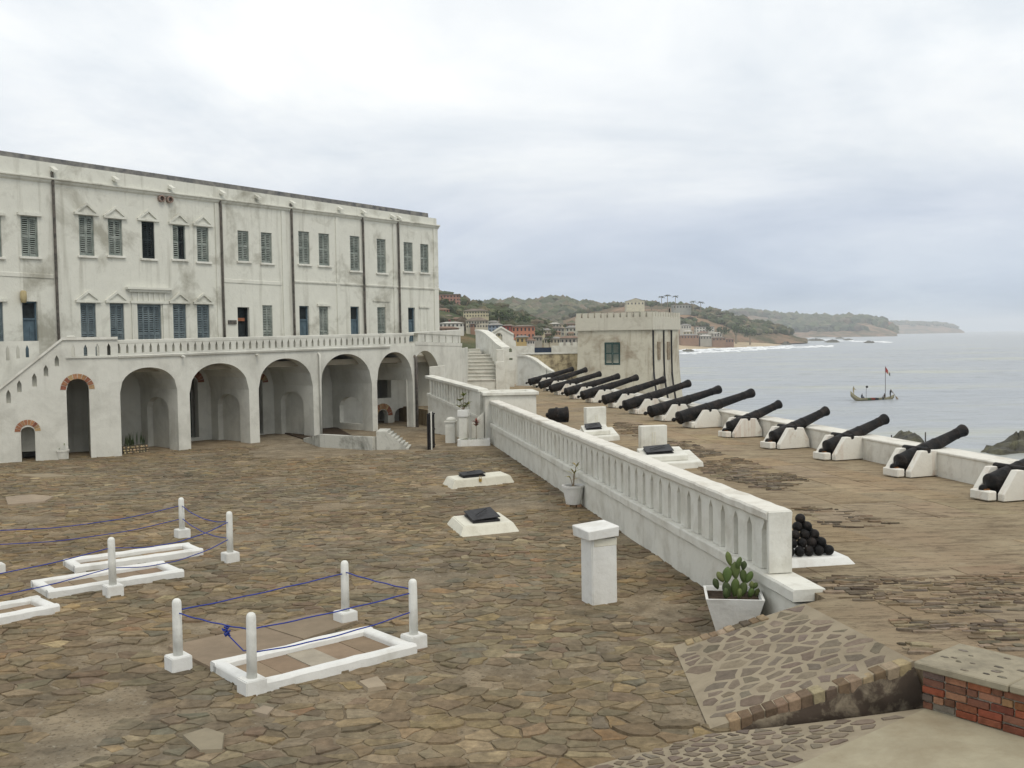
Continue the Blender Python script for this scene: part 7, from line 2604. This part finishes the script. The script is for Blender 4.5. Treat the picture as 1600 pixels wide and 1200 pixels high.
# ================================================================== CANOE AND CREW
cb = G(1363, 624.5, ZS)
LC = 70 / FPX * cb.y * 1.0
canoe = thing('fishing_canoe', 'long painted wooden fishing canoe with upswept bow out at sea', 'boat', (cb.x, cb.y, ZS), rad(4))
n, V, F_ = 24, [], []
sec = 7
BOATC = {'hull': (0.30, 0.27, 0.18), 'band': (0.13, 0.12, 0.085)}
for i in range(n + 1):
    s = i / n
    x = (s - 0.5) * LC
    wv = 0.55 * max(0.03, math.sin(math.pi * min(1, max(0, s * 0.97 + 0.015)))) ** 0.6
    sheer = 0.30 + 1.35 * max(0, (0.24 - s) / 0.24) ** 1.6 + 0.55 * max(0, (s - 0.80) / 0.20) ** 1.6
    keel = -0.32 + 1.05 * max(0, (0.16 - s) / 0.16) ** 1.5 + 0.6 * max(0, (s - 0.88) / 0.12) ** 1.5
    for k in range(sec):
        a = -1 + 2 * k / (sec - 1)
        V.append((x, a * wv, keel + (sheer - keel) * abs(a) ** 1.7))
for i in range(n):
    for k in range(sec - 1):
        F_.append((i * sec + k, (i + 1) * sec + k, (i + 1) * sec + k + 1, i * sec + k + 1))
hm = MB()
for f_ in F_:
    k = f_[0] % sec
    i = f_[0] // sec
    col = (0.34, 0.31, 0.20) if k in (0, sec - 2) else (0.20, 0.18, 0.12)
    if k in (0, sec - 2) and i in (9, 10):
        col = (0.07, 0.12, 0.05)
    if k in (0, sec - 2) and i in (11, 12):
        col = (0.30, 0.06, 0.04)
    if k in (0, sec - 2) and i in (13, 14, 17):
        col = (0.04, 0.05, 0.06)
    hm.add([V[q] for q in f_], [(0, 1, 2, 3)], col)
hull = hm.build('hull', HOUSE, canoe, weld=True)
so = hull.modifiers.new('thickness', 'SOLIDIFY')
so.thickness = 0.06
for k in range(5):
    x = (-0.22 + 0.13 * k) * LC
    MB().box(x - 0.1, x + 0.1, -0.46, 0.46, 0.20, 0.26).build('thwart', WOODM, canoe)
xp = (1384 - 1363) / FPX * cb.y
MB().tube([(xp, 0, 0.3), (xp, 0, 6.0)], 0.05, 6).build('flag_pole', PIPE, canoe)
MB().tube([(xp, 0.1, 0.0), (xp, 0.1, 0.0)], 0.01, 4)
fm = MB()
for j, col in enumerate(((0.30, 0.03, 0.03), (0.33, 0.05, 0.03), (0.55, 0.5, 0.42), (0.10, 0.12, 0.10))):
    x0, x1 = xp + 0.05 + j * 0.22, xp + 0.05 + (j + 1) * 0.22
    z0, z1_ = 5.95 - j * 0.32, 5.95 - (j + 1) * 0.32
    fm.hexa([(x0, 0.0, z0 - 1.0 + j * 0.12), (x1, 0.05, z1_ - 0.75 + j * 0.1), (x1, 0.08, z1_ - 0.75 + j * 0.1), (x0, 0.03, z0 - 1.0 + j * 0.12)], [(x0, 0.0, z0), (x1, 0.05, z1_), (x1, 0.08, z1_), (x0, 0.03, z0)], col)
fm.build('flag', HOUSE, canoe)
xq = (1353 - 1363) / FPX * cb.y
MB().tube([(xq, 0, 0.3), (xq + 0.05, 0, 2.1)], 0.035, 5).build('marker_pole', PIPE, canoe)
m_ = MB()
blob(m_, (xq + 0.15, 0, 2.35), 0.22, (0.02, 0.02, 0.02), 1.0, 0.2)
m_.build('marker_rag', HOUSE, canoe)
xs_ = (1351 - 1363) / FPX * cb.y


def figure(label, loc, joints, clothes, rz=0.0):
    """one continuous body grown on a posed skeleton"""
    names = list(joints)
    me = bpy.data.meshes.new('person')
    V = [joints[k][0] for k in names]
    E_ = [(names.index(k), names.index(joints[k][1])) for k in names if joints[k][1]]
    me.from_pydata(V, E_, [])
    o = bpy.data.objects.new('person', me)
    COL.objects.link(o)
    o.location = loc
    o.rotation_euler = (0, 0, rz)
    sk = o.modifiers.new('skin', 'SKIN')
    for i, k in enumerate(names):
        r = joints[k][2]
        me.skin_vertices[0].data[i].radius = (r, r * 0.85)
        me.skin_vertices[0].data[i].use_root = (k == 'pelvis')
    sb3 = o.modifiers.new('smooth', 'SUBSURF')
    sb3.levels = sb3.render_levels = 1
    me.materials.append(clothes)
    o.data.materials[0] = clothes
    return tag(o, label, 'person')


def standing(lean=0.0, arm=0.3, bend=0.0, fwd=1):
    f = fwd
    return dict(pelvis=((0, 0, 0.92), None, 0.15), chest=((0.10 * f * lean, 0, 1.30), 'pelvis', 0.17), neck=((0.16 * f * lean, 0, 1.50), 'chest', 0.065), head=((0.20 * f * lean, 0, 1.68), 'neck', 0.11),
                hip_a=((0, 0.10, 0.86), 'pelvis', 0.10), knee_a=((0.10 * f, 0.13, 0.48), 'hip_a', 0.07), foot_a=((0.02, 0.15, 0.04), 'knee_a', 0.05),
                hip_b=((0, -0.10, 0.86), 'pelvis', 0.10), knee_b=((0.02 * f, -0.14, 0.48), 'hip_b', 0.07), foot_b=((-0.14 * f, -0.16, 0.04), 'knee_b', 0.05),
                sh_a=((0.1 * f * lean, 0.20, 1.42), 'chest', 0.065), el_a=((0.2 * f + arm * 0.1, 0.28, 1.18), 'sh_a', 0.048), hand_a=((0.45 * f, 0.18, 1.10 + arm * 0.3), 'el_a', 0.04),
                sh_b=((0.1 * f * lean, -0.20, 1.42), 'chest', 0.065), el_b=((0.18 * f, -0.30, 1.15), 'sh_b', 0.048), hand_b=((0.42 * f, -0.2, 1.0), 'el_b', 0.04))


def sitting(f=1):
    return dict(pelvis=((0, 0, 0.12), None, 0.16), chest=((0.08 * f, 0, 0.50), 'pelvis', 0.17), neck=((0.12 * f, 0, 0.70), 'chest', 0.065), head=((0.15 * f, 0, 0.87), 'neck', 0.11),
                hip_a=((0.06 * f, 0.11, 0.10), 'pelvis', 0.10), knee_a=((0.45 * f, 0.16, 0.20), 'hip_a', 0.075), foot_a=((0.50 * f, 0.16, -0.22), 'knee_a', 0.05),
                hip_b=((0.06 * f, -0.11, 0.10), 'pelvis', 0.10), knee_b=((0.45 * f, -0.16, 0.20), 'hip_b', 0.075), foot_b=((0.50 * f, -0.16, -0.22), 'knee_b', 0.05),
                sh_a=((0.08 * f, 0.21, 0.60), 'chest', 0.065), el_a=((0.2 * f, 0.27, 0.36), 'sh_a', 0.048), hand_a=((0.42 * f, 0.16, 0.30), 'el_a', 0.04),
                sh_b=((0.08 * f, -0.21, 0.60), 'chest', 0.065), el_b=((0.2 * f, -0.27, 0.36), 'sh_b', 0.048), hand_b=((0.42 * f, -0.16, 0.30), 'el_b', 0.04))


def cloth(nm, lo_c, zc):
    """clothes below a height, skin above"""
    m, t, b = newmat(nm, 0.85, 0.2)
    tcn = N(t, 'ShaderNodeTexCoord')
    s = N(t, 'ShaderNodeSeparateXYZ')
    t.links.new(tcn.outputs['Object'], s.inputs[0])
    f = math_n(t, 'GREATER_THAN', s.outputs['Z'], zc)
    t.links.new(mixc(t, f, lo_c, (0.05, 0.03, 0.022)), b.inputs['Base Color'])
    return m


def at_canoe(px_, z):
    return Vector((cb.x + (px_ - 1363) / FPX * cb.y, cb.y, ZS + z))


figure('person in pale yellow standing on the canoe bow', at_canoe(1333.5, 0.80), standing(0.2, 0.1), cloth('yellow_clothes', (0.36, 0.30, 0.16), 1.45))
figure('person in dark clothes crouching in the canoe front half', at_canoe(1346, 0.28), sitting(1), cloth('dark_clothes', (0.03, 0.035, 0.05), 0.66))
figure('person seated under the canoe flag pole', at_canoe(1383, 0.28), sitting(-1), cloth('brown_clothes', (0.07, 0.05, 0.035), 0.4))
figure('person standing at the canoe stern holding the steering paddle', at_canoe(1391, 0.15), standing(0.6, 0.5), cloth('black_clothes', (0.025, 0.022, 0.022), 1.45))
pd = MB()
A, B = at_canoe(1392.5, 1.75), at_canoe(1403.5, -0.15)
pd.tube([A, A.lerp(B, 0.7), B], 0.045, 6)
C_ = A.lerp(B, 0.68)
sd = Vector((0.12, 0.05, 0.10))
pd.hexa([C_ - sd, C_ + sd, B + sd * 1.2, B - sd * 1.2], [C_ - sd + Vector((0, 0.04, 0)), C_ + sd + Vector((0, 0.04, 0)), B + sd * 1.2 + Vector((0, 0.04, 0)), B - sd * 1.2 + Vector((0, 0.04, 0))])
tag(pd.build('steering_paddle', WOODM), 'long steering paddle trailing from the canoe stern', 'paddle')
for k, (x, y0, y1) in enumerate(((1393, 688, 679), (1446, 688, 676))):
    g = G(x, y0 + 4, ZS)
    h_ = (y0 - y1) / FPX * g.y
    tag(MB().tube([(g.x, g.y, ZS - 1), (g.x, g.y, ZS + h_ * 1.4)], 0.07, 6).build('mooring_stake', PIPE), ['thin stake standing left of the low sea rock', 'thin stake standing right of the low sea rock'][k], 'stake')

# ================================================================== HAZE
hz_m = bpy.data.materials.new('sea_haze')
hz_m.use_nodes = True
t = hz_m.node_tree
for n_ in list(t.nodes):
    t.nodes.remove(n_)
pv = N(t, 'ShaderNodeVolumePrincipled')
pv.inputs['Color'].default_value = (0.93, 0.96, 1.0, 1)
pv.inputs['Density'].default_value = 0.00015
pv.inputs['Anisotropy'].default_value = 0.0
ou = N(t, 'ShaderNodeOutputMaterial')
t.links.new(pv.outputs[0], ou.inputs['Volume'])
hb_ = MB().box(-6500, 12500, -200, 12500, ZS - 1.0, 130).build('haze', hz_m)
struct(hb_, 'stuff')
